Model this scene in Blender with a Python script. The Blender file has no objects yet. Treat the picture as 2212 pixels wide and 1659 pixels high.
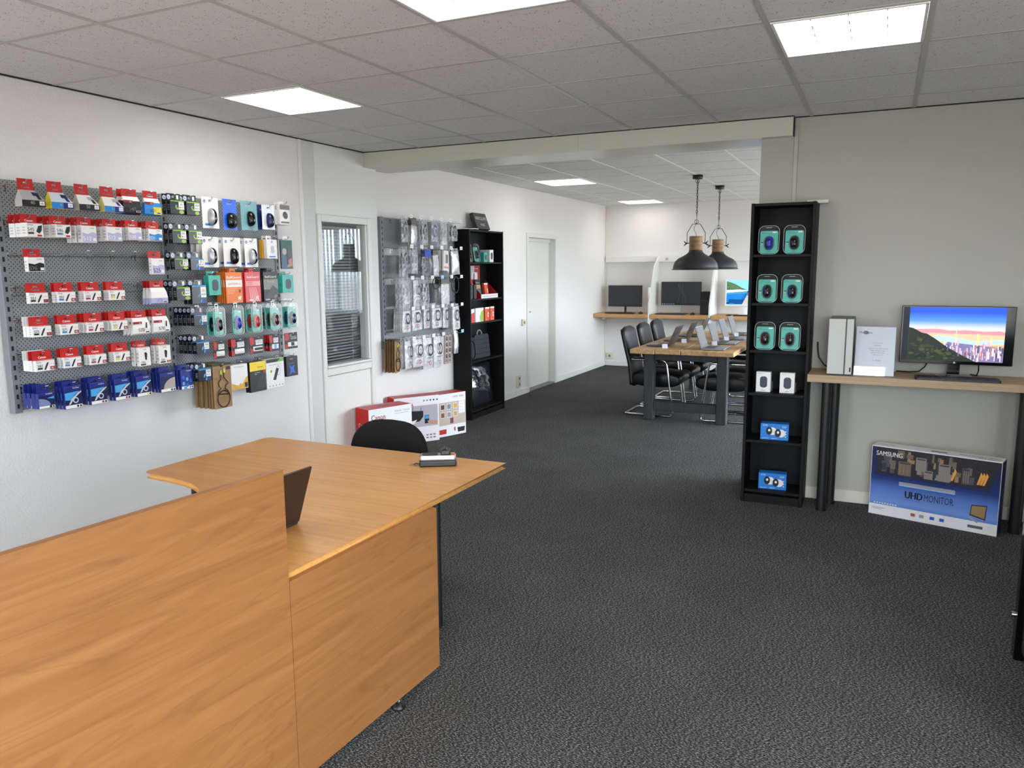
import bpy, bmesh, math, random
from mathutils import Matrix, Vector
random.seed(7)
S = bpy.context.scene
COL = S.collection

# ------------------------------------------------------------------ camera
def set_camera():
    yaw, pitch, roll = 0.4446, -0.1489, -0.0072
    ca, sa, cb, sb, cc, sc = math.cos(yaw), math.sin(yaw), math.cos(pitch), math.sin(pitch), math.cos(roll), math.sin(roll)
    f = Vector((-sa*cb, ca*cb, sb)); r = Vector((ca, sa, 0)); u = r.cross(f)
    r2 = cc*r + sc*u; u2 = cc*u - sc*r
    cam = bpy.data.cameras.new('camera'); o = bpy.data.objects.new('camera', cam); COL.objects.link(o)
    m = Matrix((r2, u2, -f)).transposed().to_4x4(); m.translation = (1.6885, -2.2455, 1.6136)
    o.matrix_world = m
    cam.sensor_fit = 'HORIZONTAL'; cam.sensor_width = 36.0; cam.lens = 36.0*1672.7/2212.0
    cam.clip_start = 0.02; cam.clip_end = 200
    S.camera = o
set_camera()

# ------------------------------------------------------------------ sky, daylight, exposure
W = bpy.data.worlds.new('overcast_sky'); S.world = W; W.use_nodes = True
bg = W.node_tree.nodes['Background']; bg.inputs[1].default_value = 13.6
_n = W.node_tree.nodes; _tc = _n.new('ShaderNodeTexCoord'); _sp = _n.new('ShaderNodeSeparateXYZ'); _rp = _n.new('ShaderNodeValToRGB')   # overcast sky over a paved street
_mr = _n.new('ShaderNodeMapRange'); _mr.inputs[1].default_value = -1.0; _mr.inputs[2].default_value = 1.0
W.node_tree.links.new(_tc.outputs['Generated'], _sp.inputs[0]); W.node_tree.links.new(_sp.outputs[2], _mr.inputs[0]); W.node_tree.links.new(_mr.outputs[0], _rp.inputs['Fac']); W.node_tree.links.new(_rp.outputs['Color'], bg.inputs[0])
_e = _rp.color_ramp.elements; _e[0].position = 0.49; _e[0].color = (0.30, 0.29, 0.28, 1); _e[1].position = 0.51; _e[1].color = (0.86, 0.93, 1.0, 1)
def portal(name, loc, rot, sx, sy):           # helps the renderer find the sky through a window opening
    l = bpy.data.lights.new(name, 'AREA'); l.shape = 'RECTANGLE'; l.size = sx; l.size_y = sy
    l.cycles.is_portal = True
    o = bpy.data.objects.new(name, l); COL.objects.link(o); o.location = loc; o.rotation_euler = rot
portal('daylight_shop_window', (2.45, -3.85, 1.4), (-math.pi/2, 0, math.pi), 1.8, 2.2)
portal('daylight_shop_window', (-1.6, -3.85, 1.4), (-math.pi/2, 0, math.pi), 1.2, 2.2)
portal('daylight_side_window', (3.75, -2.2, 1.45), (0, math.pi/2, 0), 1.9, 2.2)
portal('daylight_far_window', (2.5, 10.08, 1.6), (-math.pi/2, 0, 0), 2.0, 1.6)
portal('daylight_far_side_window', (3.75, 6.7, 1.45), (0, math.pi/2, 0), 1.9, 5.0)
vs = S.view_settings
vs.view_transform = 'Standard'; vs.look = 'None'; vs.gamma = 1; vs.use_curve_mapping = False; vs.exposure = 0.72
LAMP = 8.2; LAMP_BACK = 3.2
S.cycles.max_bounces = 8; S.cycles.diffuse_bounces = 5; S.cycles.glossy_bounces = 4
S.cycles.transmission_bounces = 6; S.cycles.transparent_max_bounces = 16
S.cycles.sample_clamp_indirect = 6.0; S.cycles.caustics_reflective = False; S.cycles.caustics_refractive = False
S.cycles.use_denoising = True

# ------------------------------------------------------------------ materials
def lin(c):
    o = []
    for v in c[:3]:
        v = v/255.0
        o.append(v/12.92 if v <= 0.04045 else ((v+0.055)/1.055)**2.4)
    return (o[0], o[1], o[2], 1)
MATS = {}
def nodes(m):
    m.use_nodes = True; nt = m.node_tree
    return nt, nt.nodes, nt.links, nt.nodes['Principled BSDF']
def mat(name, rgb, rough=0.5, metal=0.0, var=0.0, scale=30.0, bump=0.0, emit=0.0, spec=None, coat=0.0):
    if name in MATS: return MATS[name]
    m = bpy.data.materials.new(name); MATS[name] = m
    nt, N, L, b = nodes(m)
    b.inputs['Base Color'].default_value = lin(rgb); b.inputs['Roughness'].default_value = rough; b.inputs['Metallic'].default_value = metal
    if spec is not None: b.inputs['Specular IOR Level'].default_value = spec
    if coat: b.inputs['Coat Weight'].default_value = coat
    if emit:
        b.inputs['Emission Color'].default_value = lin(rgb); b.inputs['Emission Strength'].default_value = emit
    if var or bump:
        tc = N.new('ShaderNodeTexCoord'); nz = N.new('ShaderNodeTexNoise'); nz.inputs['Scale'].default_value = scale; nz.inputs['Detail'].default_value = 4
        L.new(tc.outputs['Object'], nz.inputs['Vector'])
        if var:
            mx = N.new('ShaderNodeMix'); mx.data_type = 'RGBA'
            a = lin([min(255, v*(1+var)) for v in rgb]); d = lin([v*(1-var) for v in rgb])
            mx.inputs[6].default_value = d; mx.inputs[7].default_value = a
            L.new(nz.outputs['Fac'], mx.inputs[0]); L.new(mx.outputs[2], b.inputs['Base Color'])
        if bump:
            bp = N.new('ShaderNodeBump'); bp.inputs['Strength'].default_value = bump; bp.inputs['Distance'].default_value = 0.004
            L.new(nz.outputs['Fac'], bp.inputs['Height']); L.new(bp.outputs['Normal'], b.inputs['Normal'])
    return m
def wood(name, c1, c2, c3, axis='X', rough=0.38, along=1.3, across=26.0, bump=0.02, knots=0.0):
    if name in MATS: return MATS[name]
    m = bpy.data.materials.new(name); MATS[name] = m
    nt, N, L, b = nodes(m)
    tc = N.new('ShaderNodeTexCoord'); mp = N.new('ShaderNodeMapping')
    sc = {'X': (along, across, across), 'Y': (across, along, across), 'Z': (across, across, along)}[axis]
    mp.inputs['Scale'].default_value = sc; L.new(tc.outputs['Object'], mp.inputs['Vector'])
    n1 = N.new('ShaderNodeTexNoise'); n1.inputs['Scale'].default_value = 1.0; n1.inputs['Detail'].default_value = 7; n1.inputs['Roughness'].default_value = 0.62; n1.inputs['Distortion'].default_value = 0.9
    L.new(mp.outputs['Vector'], n1.inputs['Vector'])
    mp2 = N.new('ShaderNodeMapping'); mp2.inputs['Scale'].default_value = [s*0.17 if s > along else s*0.55 for s in sc]; L.new(tc.outputs['Object'], mp2.inputs['Vector'])
    n2 = N.new('ShaderNodeTexNoise'); n2.inputs['Scale'].default_value = 1.0; n2.inputs['Detail'].default_value = 3; n2.inputs['Distortion'].default_value = 1.6
    L.new(mp2.outputs['Vector'], n2.inputs['Vector'])
    # cathedral lines: repeating contours of the broad noise
    mu = N.new('ShaderNodeMath'); mu.operation = 'MULTIPLY'; mu.inputs[1].default_value = 9.0; L.new(n2.outputs['Fac'], mu.inputs[0])
    fr = N.new('ShaderNodeMath'); fr.operation = 'PINGPONG'; fr.inputs[1].default_value = 0.5; L.new(mu.outputs[0], fr.inputs[0])
    rl = N.new('ShaderNodeValToRGB'); rl.color_ramp.elements[0].position = 0.0; rl.color_ramp.elements[0].color = (0.15, 0.15, 0.15, 1)
    rl.color_ramp.elements[1].position = 0.10; rl.color_ramp.elements[1].color = (0, 0, 0, 1); L.new(fr.outputs[0], rl.inputs['Fac'])
    rp = N.new('ShaderNodeValToRGB'); e = rp.color_ramp.elements
    e[0].position = 0.28; e[0].color = lin(c1); e[1].position = 0.72; e[1].color = lin(c3); k = e.new(0.5); k.color = lin(c2)
    L.new(n1.outputs['Fac'], rp.inputs['Fac'])
    mx = N.new('ShaderNodeMix'); mx.data_type = 'RGBA'; mx.blend_type = 'MULTIPLY'; mx.inputs[7].default_value = lin([v*0.74 for v in c1])
    L.new(rl.outputs['Color'], mx.inputs[0]); L.new(rp.outputs['Color'], mx.inputs[6])
    out = mx.outputs[2]
    if knots:
        vo = N.new('ShaderNodeTexVoronoi'); vo.inputs['Scale'].default_value = knots; L.new(tc.outputs['Object'], vo.inputs['Vector'])
        rk = N.new('ShaderNodeValToRGB'); rk.color_ramp.elements[0].color = (0.7, 0.7, 0.7, 1); rk.color_ramp.elements[1].color = (0, 0, 0, 1); rk.color_ramp.elements[1].position = 0.16
        L.new(vo.outputs['Distance'], rk.inputs['Fac'])
        mk = N.new('ShaderNodeMix'); mk.data_type = 'RGBA'; mk.inputs[7].default_value = lin([v*0.4 for v in c1]); L.new(rk.outputs['Color'], mk.inputs[0]); L.new(out, mk.inputs[6]); out = mk.outputs[2]
    L.new(out, b.inputs['Base Color']); b.inputs['Roughness'].default_value = rough
    bp = N.new('ShaderNodeBump'); bp.inputs['Strength'].default_value = bump; bp.inputs['Distance'].default_value = 0.003
    L.new(n1.outputs['Fac'], bp.inputs['Height']); L.new(bp.outputs['Normal'], b.inputs['Normal'])
    return m
def clear(name, tint=(255, 255, 255), fac=0.12, rough=0.08):
    if name in MATS: return MATS[name]
    m = bpy.data.materials.new(name); MATS[name] = m; m.use_nodes = True
    nt = m.node_tree; N = nt.nodes; L = nt.links
    for n in list(N): N.remove(n)
    o = N.new('ShaderNodeOutputMaterial'); t = N.new('ShaderNodeBsdfTransparent'); g = N.new('ShaderNodeBsdfGlossy'); mx = N.new('ShaderNodeMixShader')
    t.inputs[0].default_value = lin(tint); g.inputs['Roughness'].default_value = rough
    fr = N.new('ShaderNodeFresnel'); fr.inputs['IOR'].default_value = 1.5
    ad = N.new('ShaderNodeMath'); ad.operation = 'ADD'; ad.inputs[1].default_value = fac; ad.use_clamp = True
    nz = N.new('ShaderNodeTexNoise'); tc = N.new('ShaderNodeTexCoord'); bp = N.new('ShaderNodeBump'); nz.inputs['Scale'].default_value = 18; bp.inputs['Strength'].default_value = 0.25 if rough > 0.03 else 0.0
    L.new(tc.outputs['Object'], nz.inputs['Vector']); L.new(nz.outputs['Fac'], bp.inputs['Height'])
    if rough > 0.03: L.new(bp.outputs['Normal'], g.inputs['Normal'])
    ge = N.new('ShaderNodeNewGeometry'); iv = N.new('ShaderNodeMath'); iv.operation = 'SUBTRACT'; iv.inputs[0].default_value = 1.0; L.new(ge.outputs['Backfacing'], iv.inputs[1])
    mb = N.new('ShaderNodeMath'); mb.operation = 'MULTIPLY'; L.new(ad.outputs[0], mb.inputs[0]); L.new(iv.outputs[0], mb.inputs[1])
    L.new(fr.outputs[0], ad.inputs[0]); L.new(mb.outputs[0], mx.inputs[0]); L.new(t.outputs[0], mx.inputs[1]); L.new(g.outputs[0], mx.inputs[2]); L.new(mx.outputs[0], o.inputs[0])
    return m
def film(name, rgb, opac=0.4, rough=0.25):      # crumpled poly bag film: part transparent, part glossy white
    if name in MATS: return MATS[name]
    m = bpy.data.materials.new(name); MATS[name] = m
    nt, N, L, b = nodes(m)
    b.inputs['Base Color'].default_value = lin(rgb); b.inputs['Roughness'].default_value = rough
    tc = N.new('ShaderNodeTexCoord'); nz = N.new('ShaderNodeTexNoise'); nz.inputs['Scale'].default_value = 16; nz.inputs['Detail'].default_value = 3; nz.inputs['Distortion'].default_value = 1.5
    L.new(tc.outputs['Object'], nz.inputs['Vector'])
    bp = N.new('ShaderNodeBump'); bp.inputs['Strength'].default_value = 0.8; bp.inputs['Distance'].default_value = 0.01
    L.new(nz.outputs['Fac'], bp.inputs['Height']); L.new(bp.outputs['Normal'], b.inputs['Normal'])
    rp = N.new('ShaderNodeMapRange'); rp.inputs[1].default_value = 0.35; rp.inputs[2].default_value = 0.65; rp.inputs[3].default_value = max(0, opac-0.25); rp.inputs[4].default_value = min(1, opac+0.25)
    L.new(nz.outputs['Fac'], rp.inputs[0]); L.new(rp.outputs[0], b.inputs['Alpha'])
    return m

def wall_paint(name, rgb, scale=150.0, bump=0.35):
    if name in MATS: return MATS[name]
    m = bpy.data.materials.new(name); MATS[name] = m
    nt, N, L, b = nodes(m)
    tc = N.new('ShaderNodeTexCoord'); nz = N.new('ShaderNodeTexNoise'); nz.inputs['Scale'].default_value = scale; nz.inputs['Detail'].default_value = 3
    L.new(tc.outputs['Object'], nz.inputs['Vector'])
    big = N.new('ShaderNodeTexNoise'); big.inputs['Scale'].default_value = 1.3; L.new(tc.outputs['Object'], big.inputs['Vector'])
    mx = N.new('ShaderNodeMix'); mx.data_type = 'RGBA'; mx.inputs[6].default_value = lin([v*0.975 for v in rgb]); mx.inputs[7].default_value = lin(rgb)
    L.new(big.outputs['Fac'], mx.inputs[0]); L.new(mx.outputs[2], b.inputs['Base Color']); b.inputs['Roughness'].default_value = 0.65
    bp = N.new('ShaderNodeBump'); bp.inputs['Strength'].default_value = bump; bp.inputs['Distance'].default_value = 0.004
    L.new(nz.outputs['Fac'], bp.inputs['Height']); L.new(bp.outputs['Normal'], b.inputs['Normal'])
    return m
def carpet_mat():
    m = bpy.data.materials.new('charcoal_carpet'); nt, N, L, b = nodes(m)
    tc = N.new('ShaderNodeTexCoord')
    n1 = N.new('ShaderNodeTexNoise'); n1.inputs['Scale'].default_value = 175; n1.inputs['Detail'].default_value = 3; n1.inputs['Roughness'].default_value = 0.65
    n2 = N.new('ShaderNodeTexNoise'); n2.inputs['Scale'].default_value = 2.2; n2.inputs['Detail'].default_value = 3
    mp = N.new('ShaderNodeMapping'); mp.inputs['Rotation'].default_value = (0, 0, 0.35); mp.inputs['Scale'].default_value = (0.6, 1.5, 1)
    L.new(tc.outputs['Object'], mp.inputs['Vector']); L.new(mp.outputs['Vector'], n1.inputs['Vector']); L.new(tc.outputs['Object'], n2.inputs['Vector'])
    r = N.new('ShaderNodeValToRGB'); e = r.color_ramp.elements; e[0].position = 0.38; e[0].color = lin((16, 16, 16)); e[1].position = 0.67; e[1].color = lin((158, 157, 156)); k = e.new(0.51); k.color = lin((57, 57, 57))
    L.new(n1.outputs['Fac'], r.inputs['Fac'])
    mx = N.new('ShaderNodeMix'); mx.data_type = 'RGBA'; mx.blend_type = 'MULTIPLY'; mx.inputs[0].default_value = 1.0
    r2 = N.new('ShaderNodeValToRGB'); r2.color_ramp.elements[0].position = 0.3; r2.color_ramp.elements[0].color = (0.80, 0.80, 0.80, 1); r2.color_ramp.elements[1].position = 0.7
    L.new(n2.outputs['Fac'], r2.inputs['Fac']); L.new(r.outputs['Color'], mx.inputs[6]); L.new(r2.outputs['Color'], mx.inputs[7])
    L.new(mx.outputs[2], b.inputs['Base Color']); b.inputs['Roughness'].default_value = 0.95; b.inputs['Specular IOR Level'].default_value = 0.15
    bp = N.new('ShaderNodeBump'); bp.inputs['Strength'].default_value = 0.5; bp.inputs['Distance'].default_value = 0.003
    L.new(n1.outputs['Fac'], bp.inputs['Height']); L.new(bp.outputs['Normal'], b.inputs['Normal'])
    return m
def tile_mat():
    m = bpy.data.materials.new('mineral_fibre_tile'); nt, N, L, b = nodes(m)
    tc = N.new('ShaderNodeTexCoord'); oi = N.new('ShaderNodeObjectInfo'); ad = N.new('ShaderNodeVectorMath'); ad.operation = 'ADD'
    ml = N.new('ShaderNodeVectorMath'); ml.operation = 'SCALE'; ml.inputs['Scale'].default_value = 7.0
    cx = N.new('ShaderNodeCombineXYZ'); L.new(oi.outputs['Random'], cx.inputs[0]); L.new(oi.outputs['Random'], cx.inputs[1]); L.new(cx.outputs[0], ml.inputs[0])
    L.new(tc.outputs['Object'], ad.inputs[0]); L.new(ml.outputs[0], ad.inputs[1])
    vo = N.new('ShaderNodeTexVoronoi'); vo.inputs['Scale'].default_value = 95; vo.inputs['Randomness'].default_value = 1.0; L.new(ad.outputs[0], vo.inputs['Vector'])
    nz = N.new('ShaderNodeTexNoise'); nz.inputs['Scale'].default_value = 26; nz.inputs['Detail'].default_value = 4; L.new(ad.outputs[0], nz.inputs['Vector'])
    # pits: voronoi cores, only where the noise is high
    r1 = N.new('ShaderNodeMapRange'); r1.inputs[1].default_value = 0.14; r1.inputs[2].default_value = 0.30; r1.inputs[3].default_value = 1; r1.inputs[4].default_value = 0; L.new(vo.outputs['Distance'], r1.inputs[0])
    r2 = N.new('ShaderNodeMapRange'); r2.inputs[1].default_value = 0.48; r2.inputs[2].default_value = 0.58; L.new(nz.outputs['Fac'], r2.inputs[0])
    mu = N.new('ShaderNodeMath'); mu.operation = 'MULTIPLY'; L.new(r1.outputs[0], mu.inputs[0]); L.new(r2.outputs[0], mu.inputs[1])
    mx = N.new('ShaderNodeMix'); mx.data_type = 'RGBA'; mx.inputs[6].default_value = lin((230, 230, 228)); mx.inputs[7].default_value = lin((104, 102, 98)); L.new(mu.outputs[0], mx.inputs[0])
    L.new(mx.outputs[2], b.inputs['Base Color']); b.inputs['Roughness'].default_value = 0.95; b.inputs['Specular IOR Level'].default_value = 0.1
    bp = N.new('ShaderNodeBump'); bp.inputs['Strength'].default_value = 0.35; bp.inputs['Distance'].default_value = 0.004
    n3 = N.new('ShaderNodeTexNoise'); n3.inputs['Scale'].default_value = 130; L.new(ad.outputs[0], n3.inputs['Vector']); L.new(n3.outputs['Fac'], bp.inputs['Height']); L.new(bp.outputs['Normal'], b.inputs['Normal'])
    return m
def peg_mat():
    m = bpy.data.materials.new('perforated_grey_steel'); nt, N, L, b = nodes(m); MATS['peg'] = m
    tc = N.new('ShaderNodeTexCoord'); sp = N.new('ShaderNodeSeparateXYZ'); L.new(tc.outputs['Object'], sp.inputs[0])
    def cell(off):
        outs = []
        for i in (0, 1):
            a = N.new('ShaderNodeMath'); a.operation = 'MULTIPLY_ADD'; a.inputs[1].default_value = 1/0.022; a.inputs[2].default_value = off; L.new(sp.outputs[i], a.inputs[0])
            f = N.new('ShaderNodeMath'); f.operation = 'FRACT'; L.new(a.outputs[0], f.inputs[0])
            s = N.new('ShaderNodeMath'); s.operation = 'SUBTRACT'; s.inputs[1].default_value = 0.5; L.new(f.outputs[0], s.inputs[0])
            q = N.new('ShaderNodeMath'); q.operation = 'MULTIPLY'; L.new(s.outputs[0], q.inputs[0]); L.new(s.outputs[0], q.inputs[1]); outs.append(q)
        d = N.new('ShaderNodeMath'); d.operation = 'ADD'; L.new(outs[0].outputs[0], d.inputs[0]); L.new(outs[1].outputs[0], d.inputs[1])
        lt = N.new('ShaderNodeMath'); lt.operation = 'LESS_THAN'; lt.inputs[1].default_value = 0.021; L.new(d.outputs[0], lt.inputs[0]); return lt
    a, c = cell(0.0), cell(0.5)
    mxx = N.new('ShaderNodeMath'); mxx.operation = 'MAXIMUM'; L.new(a.outputs[0], mxx.inputs[0]); L.new(c.outputs[0], mxx.inputs[1])
    mx = N.new('ShaderNodeMix'); mx.data_type = 'RGBA'; mx.inputs[6].default_value = lin((138, 141, 143)); mx.inputs[7].default_value = lin((14, 14, 15)); L.new(mxx.outputs[0], mx.inputs[0])
    L.new(mx.outputs[2], b.inputs['Base Color']); b.inputs['Roughness'].default_value = 0.45
    return m

# ------------------------------------------------------------------ mesh builder
TXT = {}
def text_geo(s):
    if s not in TXT:
        c = bpy.data.curves.new('t', 'FONT'); c.body = s; c.resolution_u = 2; c.size = 1.0
        o = bpy.data.objects.new('t', c); me = bpy.data.meshes.new_from_object(o)
        vv = [v.co.copy() for v in me.vertices]; ff = [tuple(p.vertices) for p in me.polygons]
        if vv:
            x0 = min(v.x for v in vv); x1 = max(v.x for v in vv)
        else: x0 = x1 = 0
        TXT[s] = ([(v.x-x0, v.y) for v in vv], ff, x1-x0)
        bpy.data.objects.remove(o); bpy.data.curves.remove(c); bpy.data.meshes.remove(me)
    return TXT[s]
class MB:
    def __init__(self): self.v = []; self.f = []; self.m = []; self.mats = []; self.sm = []
    def mi(self, m):
        if m not in self.mats: self.mats.append(m)
        return self.mats.index(m)
    def add(self, vs, fs, m, smooth=False):
        b = len(self.v); k = self.mi(m); self.v += [tuple(x) for x in vs]
        for f in fs: self.f.append(tuple(b+i for i in f)); self.m.append(k); self.sm.append(smooth)
        return self
    def box(self, x0, x1, y0, y1, z0, z1, m):
        vs = [(x0,y0,z0),(x1,y0,z0),(x1,y1,z0),(x0,y1,z0),(x0,y0,z1),(x1,y0,z1),(x1,y1,z1),(x0,y1,z1)]
        return self.add(vs, [(3,2,1,0),(4,5,6,7),(0,1,5,4),(1,2,6,5),(2,3,7,6),(3,0,4,7)], m)
    def cbox(self, x0, x1, y0, y1, z0, z1, m, c=0.003):   # box with chamfered edges
        b = bmesh.new(); bmesh.ops.create_cube(b, size=1)
        for v in b.verts: v.co = ((x0+x1)/2+v.co.x*(x1-x0), (y0+y1)/2+v.co.y*(y1-y0), (z0+z1)/2+v.co.z*(z1-z0))
        bmesh.ops.bevel(b, geom=b.edges[:], offset=c, segments=1, affect='EDGES')
        b.verts.index_update(); r = self.add([v.co for v in b.verts], [[v.index for v in f.verts] for f in b.faces], m); b.free(); return r
    def quad(self, a, b, c, d, m): return self.add([a, b, c, d], [(0, 1, 2, 3)], m)
    def rect(self, x0, y0, x1, y1, z, m): return self.add([(x0,y0,z),(x1,y0,z),(x1,y1,z),(x0,y1,z)], [(0,1,2,3)], m)
    def poly(self, pts, z, m): return self.add([(p[0], p[1], z) for p in pts], [tuple(range(len(pts)))], m)
    def disc(self, cx, cy, rx, ry, z, m, n=16, rot=0.0):
        cr, sr = math.cos(rot), math.sin(rot)
        return self.poly([(cx+rx*math.cos(t)*cr-ry*math.sin(t)*sr, cy+rx*math.cos(t)*sr+ry*math.sin(t)*cr) for t in [2*math.pi*i/n for i in range(n)]], z, m)
    def ring(self, cx, cy, r0, r1, z, m, n=20, asp=1.0):
        vs = []; fs = []
        for i in range(n):
            t = 2*math.pi*i/n; vs += [(cx+r0*math.cos(t), cy+r0*asp*math.sin(t), z), (cx+r1*math.cos(t), cy+r1*asp*math.sin(t), z)]
        for i in range(n): j = (i+1) % n; fs.append((2*i, 2*i+1, 2*j+1, 2*j))
        return self.add(vs, fs, m)
    def text(self, s, x, y, h, z, m, align='c', width=None, bold=0.0):
        g, ff, w = text_geo(s); k = h/0.7; kx = k
        if width and w > 0: kx = width/w
        x -= {'c': w*kx/2, 'l': 0, 'r': w*kx}[align]
        for dx in ([0] if not bold else [-bold*h, 0, bold*h]):
            self.add([(x+p[0]*kx+dx, y+p[1]*k, z) for p in g], ff, m)
        return self
    def prism(self, pts, z0, z1, m, mside=None, smooth=False):   # polygon in xy pulled along z
        n = len(pts)
        self.add([(p[0], p[1], z0) for p in pts]+[(p[0], p[1], z1) for p in pts], [tuple(range(n-1, -1, -1)), tuple(range(n, 2*n))], m)
        return self.add([(p[0], p[1], z0) for p in pts]+[(p[0], p[1], z1) for p in pts], [(i, (i+1) % n, n+(i+1) % n, n+i) for i in range(n)], mside or m, smooth)
    def cyl(self, c, r, h, m, axis='Z', n=20, r2=None, smooth=True):
        r2 = r if r2 is None else r2; vs = []
        for i in range(n):
            t = 2*math.pi*i/n; vs.append((r*math.cos(t), r*math.sin(t), 0))
        for i in range(n):
            t = 2*math.pi*i/n; vs.append((r2*math.cos(t), r2*math.sin(t), h))
        f = {'Z': lambda p: (c[0]+p[0], c[1]+p[1], c[2]+p[2]), 'X': lambda p: (c[0]+p[2], c[1]+p[0], c[2]+p[1]), 'Y': lambda p: (c[0]+p[1], c[1]+p[2], c[2]+p[0])}[axis]
        vs = [f(p) for p in vs]
        self.add(vs, [(i, (i+1) % n, n+(i+1) % n, n+i) for i in range(n)], m, smooth)
        return self.add(vs, [tuple(range(n-1, -1, -1)), tuple(range(n, 2*n))], m)
    def tube(self, pts, r, m, n=8, closed=False):
        P = [Vector(p) for p in pts]; k = len(P); vs = []; prev = None
        for i in range(k):
            if closed: t = P[(i+1) % k]-P[i-1]
            else: t = P[min(i+1, k-1)]-P[max(i-1, 0)]
            t.normalize()
            if prev is None:
                a = Vector((0, 0, 1)) if abs(t.z) < 0.9 else Vector((1, 0, 0)); u = t.cross(a).normalized()
            else: u = (prev-t*prev.dot(t)).normalized()
            prev = u; w = t.cross(u)
            for j in range(n):
                q = 2*math.pi*j/n; vs.append(P[i]+u*(r*math.cos(q))+w*(r*math.sin(q)))
        fs = []
        for i in range(k if closed else k-1):
            a = i*n; b = ((i+1) % k)*n
            for j in range(n): fs.append((a+j, a+(j+1) % n, b+(j+1) % n, b+j))
        self.add(vs, fs, m, True)
        if not closed: self.add(vs[:n], [tuple(range(n-1, -1, -1))], m); self.add(vs[-n:], [tuple(range(n))], m)
        return self
    def lathe(self, prof, c, m, n=28, closed=False):
        vs = []
        for r, z in prof:
            for j in range(n): t = 2*math.pi*j/n; vs.append((c[0]+r*math.cos(t), c[1]+r*math.sin(t), c[2]+z))
        fs = [(i*n+j, i*n+(j+1) % n, (i+1)*n+(j+1) % n, (i+1)*n+j) for i in range(len(prof)-1) for j in range(n)]
        return self.add(vs, fs, m, True)
    def grid(self, fn, nu, nv, m, smooth=True, close_u=False):
        vs = [fn(i/(nu if close_u else nu-1), j/(nv-1)) for j in range(nv) for i in range(nu)]; fs = []
        for j in range(nv-1):
            for i in range(nu if close_u else nu-1):
                k = (i+1) % nu; fs.append((j*nu+i, j*nu+k, (j+1)*nu+k, (j+1)*nu+i))
        return self.add(vs, fs, m, smooth)
    def mesh(self, name):
        me = bpy.data.meshes.new(name); me.from_pydata(self.v, [], self.f)
        for mm in self.mats: me.materials.append(mm)
        me.polygons.foreach_set('material_index', self.m); me.polygons.foreach_set('use_smooth', self.sm); me.update(); return me
    def build(self, name, parent=None):
        o = bpy.data.objects.new(name, self.mesh(name)); COL.objects.link(o)
        if parent: o.parent = parent
        return o
def rrect(w, h, r, n=5, cx=0, cy=0):
    pts = []
    for sx, sy, a in ((1, 1, 0), (-1, 1, 90), (-1, -1, 180), (1, -1, 270)):
        for i in range(n+1):
            t = math.radians(a+90*i/n); pts.append((cx+sx*(w/2-r)+r*math.cos(t), cy+sy*(h/2-r)+r*math.sin(t)))
    return pts
def tag(o, label=None, cat=None, group=None, kind=None):
    if label: o['label'] = label
    if cat: o['category'] = cat
    if group: o['group'] = group
    if kind: o['kind'] = kind
    return o
def frame(ang, loc):            # local x = right as seen from the front, y = up, z = towards the viewer (heading ang in degrees)
    a = math.radians(ang); w = Vector((math.cos(a), math.sin(a), 0)); u = Vector((-math.sin(a), math.cos(a), 0)); v = Vector((0, 0, 1))
    m = Matrix((u, v, w)).transposed().to_4x4(); m.translation = loc; return m
def empty(name, label, cat, mtx=None, group=None):
    o = bpy.data.objects.new(name, None); COL.objects.link(o); o.empty_display_size = 0.05
    if mtx is not None: o.matrix_world = mtx
    return tag(o, label, cat, group)
def put(name, parts, label, cat, mtx, group=None):   # parts: list of (part name, mesh, [sub-parts])
    e = empty(name, label, cat, mtx, group)
    for p in parts:
        c = bpy.data.objects.new(p[0], p[1]); COL.objects.link(c); c.parent = e
        for q in (p[2] if len(p) > 2 else []):
            d = bpy.data.objects.new(q[0], q[1]); COL.objects.link(d); d.parent = c
    return e
def struct(o): o['kind'] = 'structure'; return o
# ------------------------------------------------------------------ the rooms
WHITE = wall_paint('white_wall_paint', (230, 228, 225))
GLASSF = wall_paint('white_glass_fibre_wall', (230, 228, 226), 85.0, 0.8)
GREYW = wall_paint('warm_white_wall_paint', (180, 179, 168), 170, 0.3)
TRIM = mat('white_trim_lacquer', (222, 223, 219), 0.4, var=0.01)
CREAM = mat('cream_trim_lacquer', (214, 211, 196), 0.4, var=0.01)
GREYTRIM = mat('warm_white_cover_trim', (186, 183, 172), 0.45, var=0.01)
BEAMW = mat('warm_white_beam_lacquer', (206, 205, 190), 0.28, var=0.01)
DARKGAP = mat('dark_shadow_gap', (40, 40, 40), 0.8)
CARPET = carpet_mat(); TILE = tile_mat(); peg_mat()
RAIL = mat('grey_white_ceiling_rail', (190, 189, 182), 0.35, var=0.01)
RAILW = mat('white_ceiling_rail', (228, 229, 225), 0.3, var=0.01)
GLASS = clear('window_glass', (246, 247, 248), 0.03, 0.0)
XL, XF, YR, CH = -2.36, -2.43, 3.41, 2.589     # left wall near / far room, partition, ceiling height

fl = struct(MB().box(-2.6, 3.9, -4.0, 10.3, -0.1, 0.0, CARPET).build('floor'))

def wall(name, boxes, m):
    b = MB()
    for x in boxes: b.box(*x, m)
    return struct(b.build(name))
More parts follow.
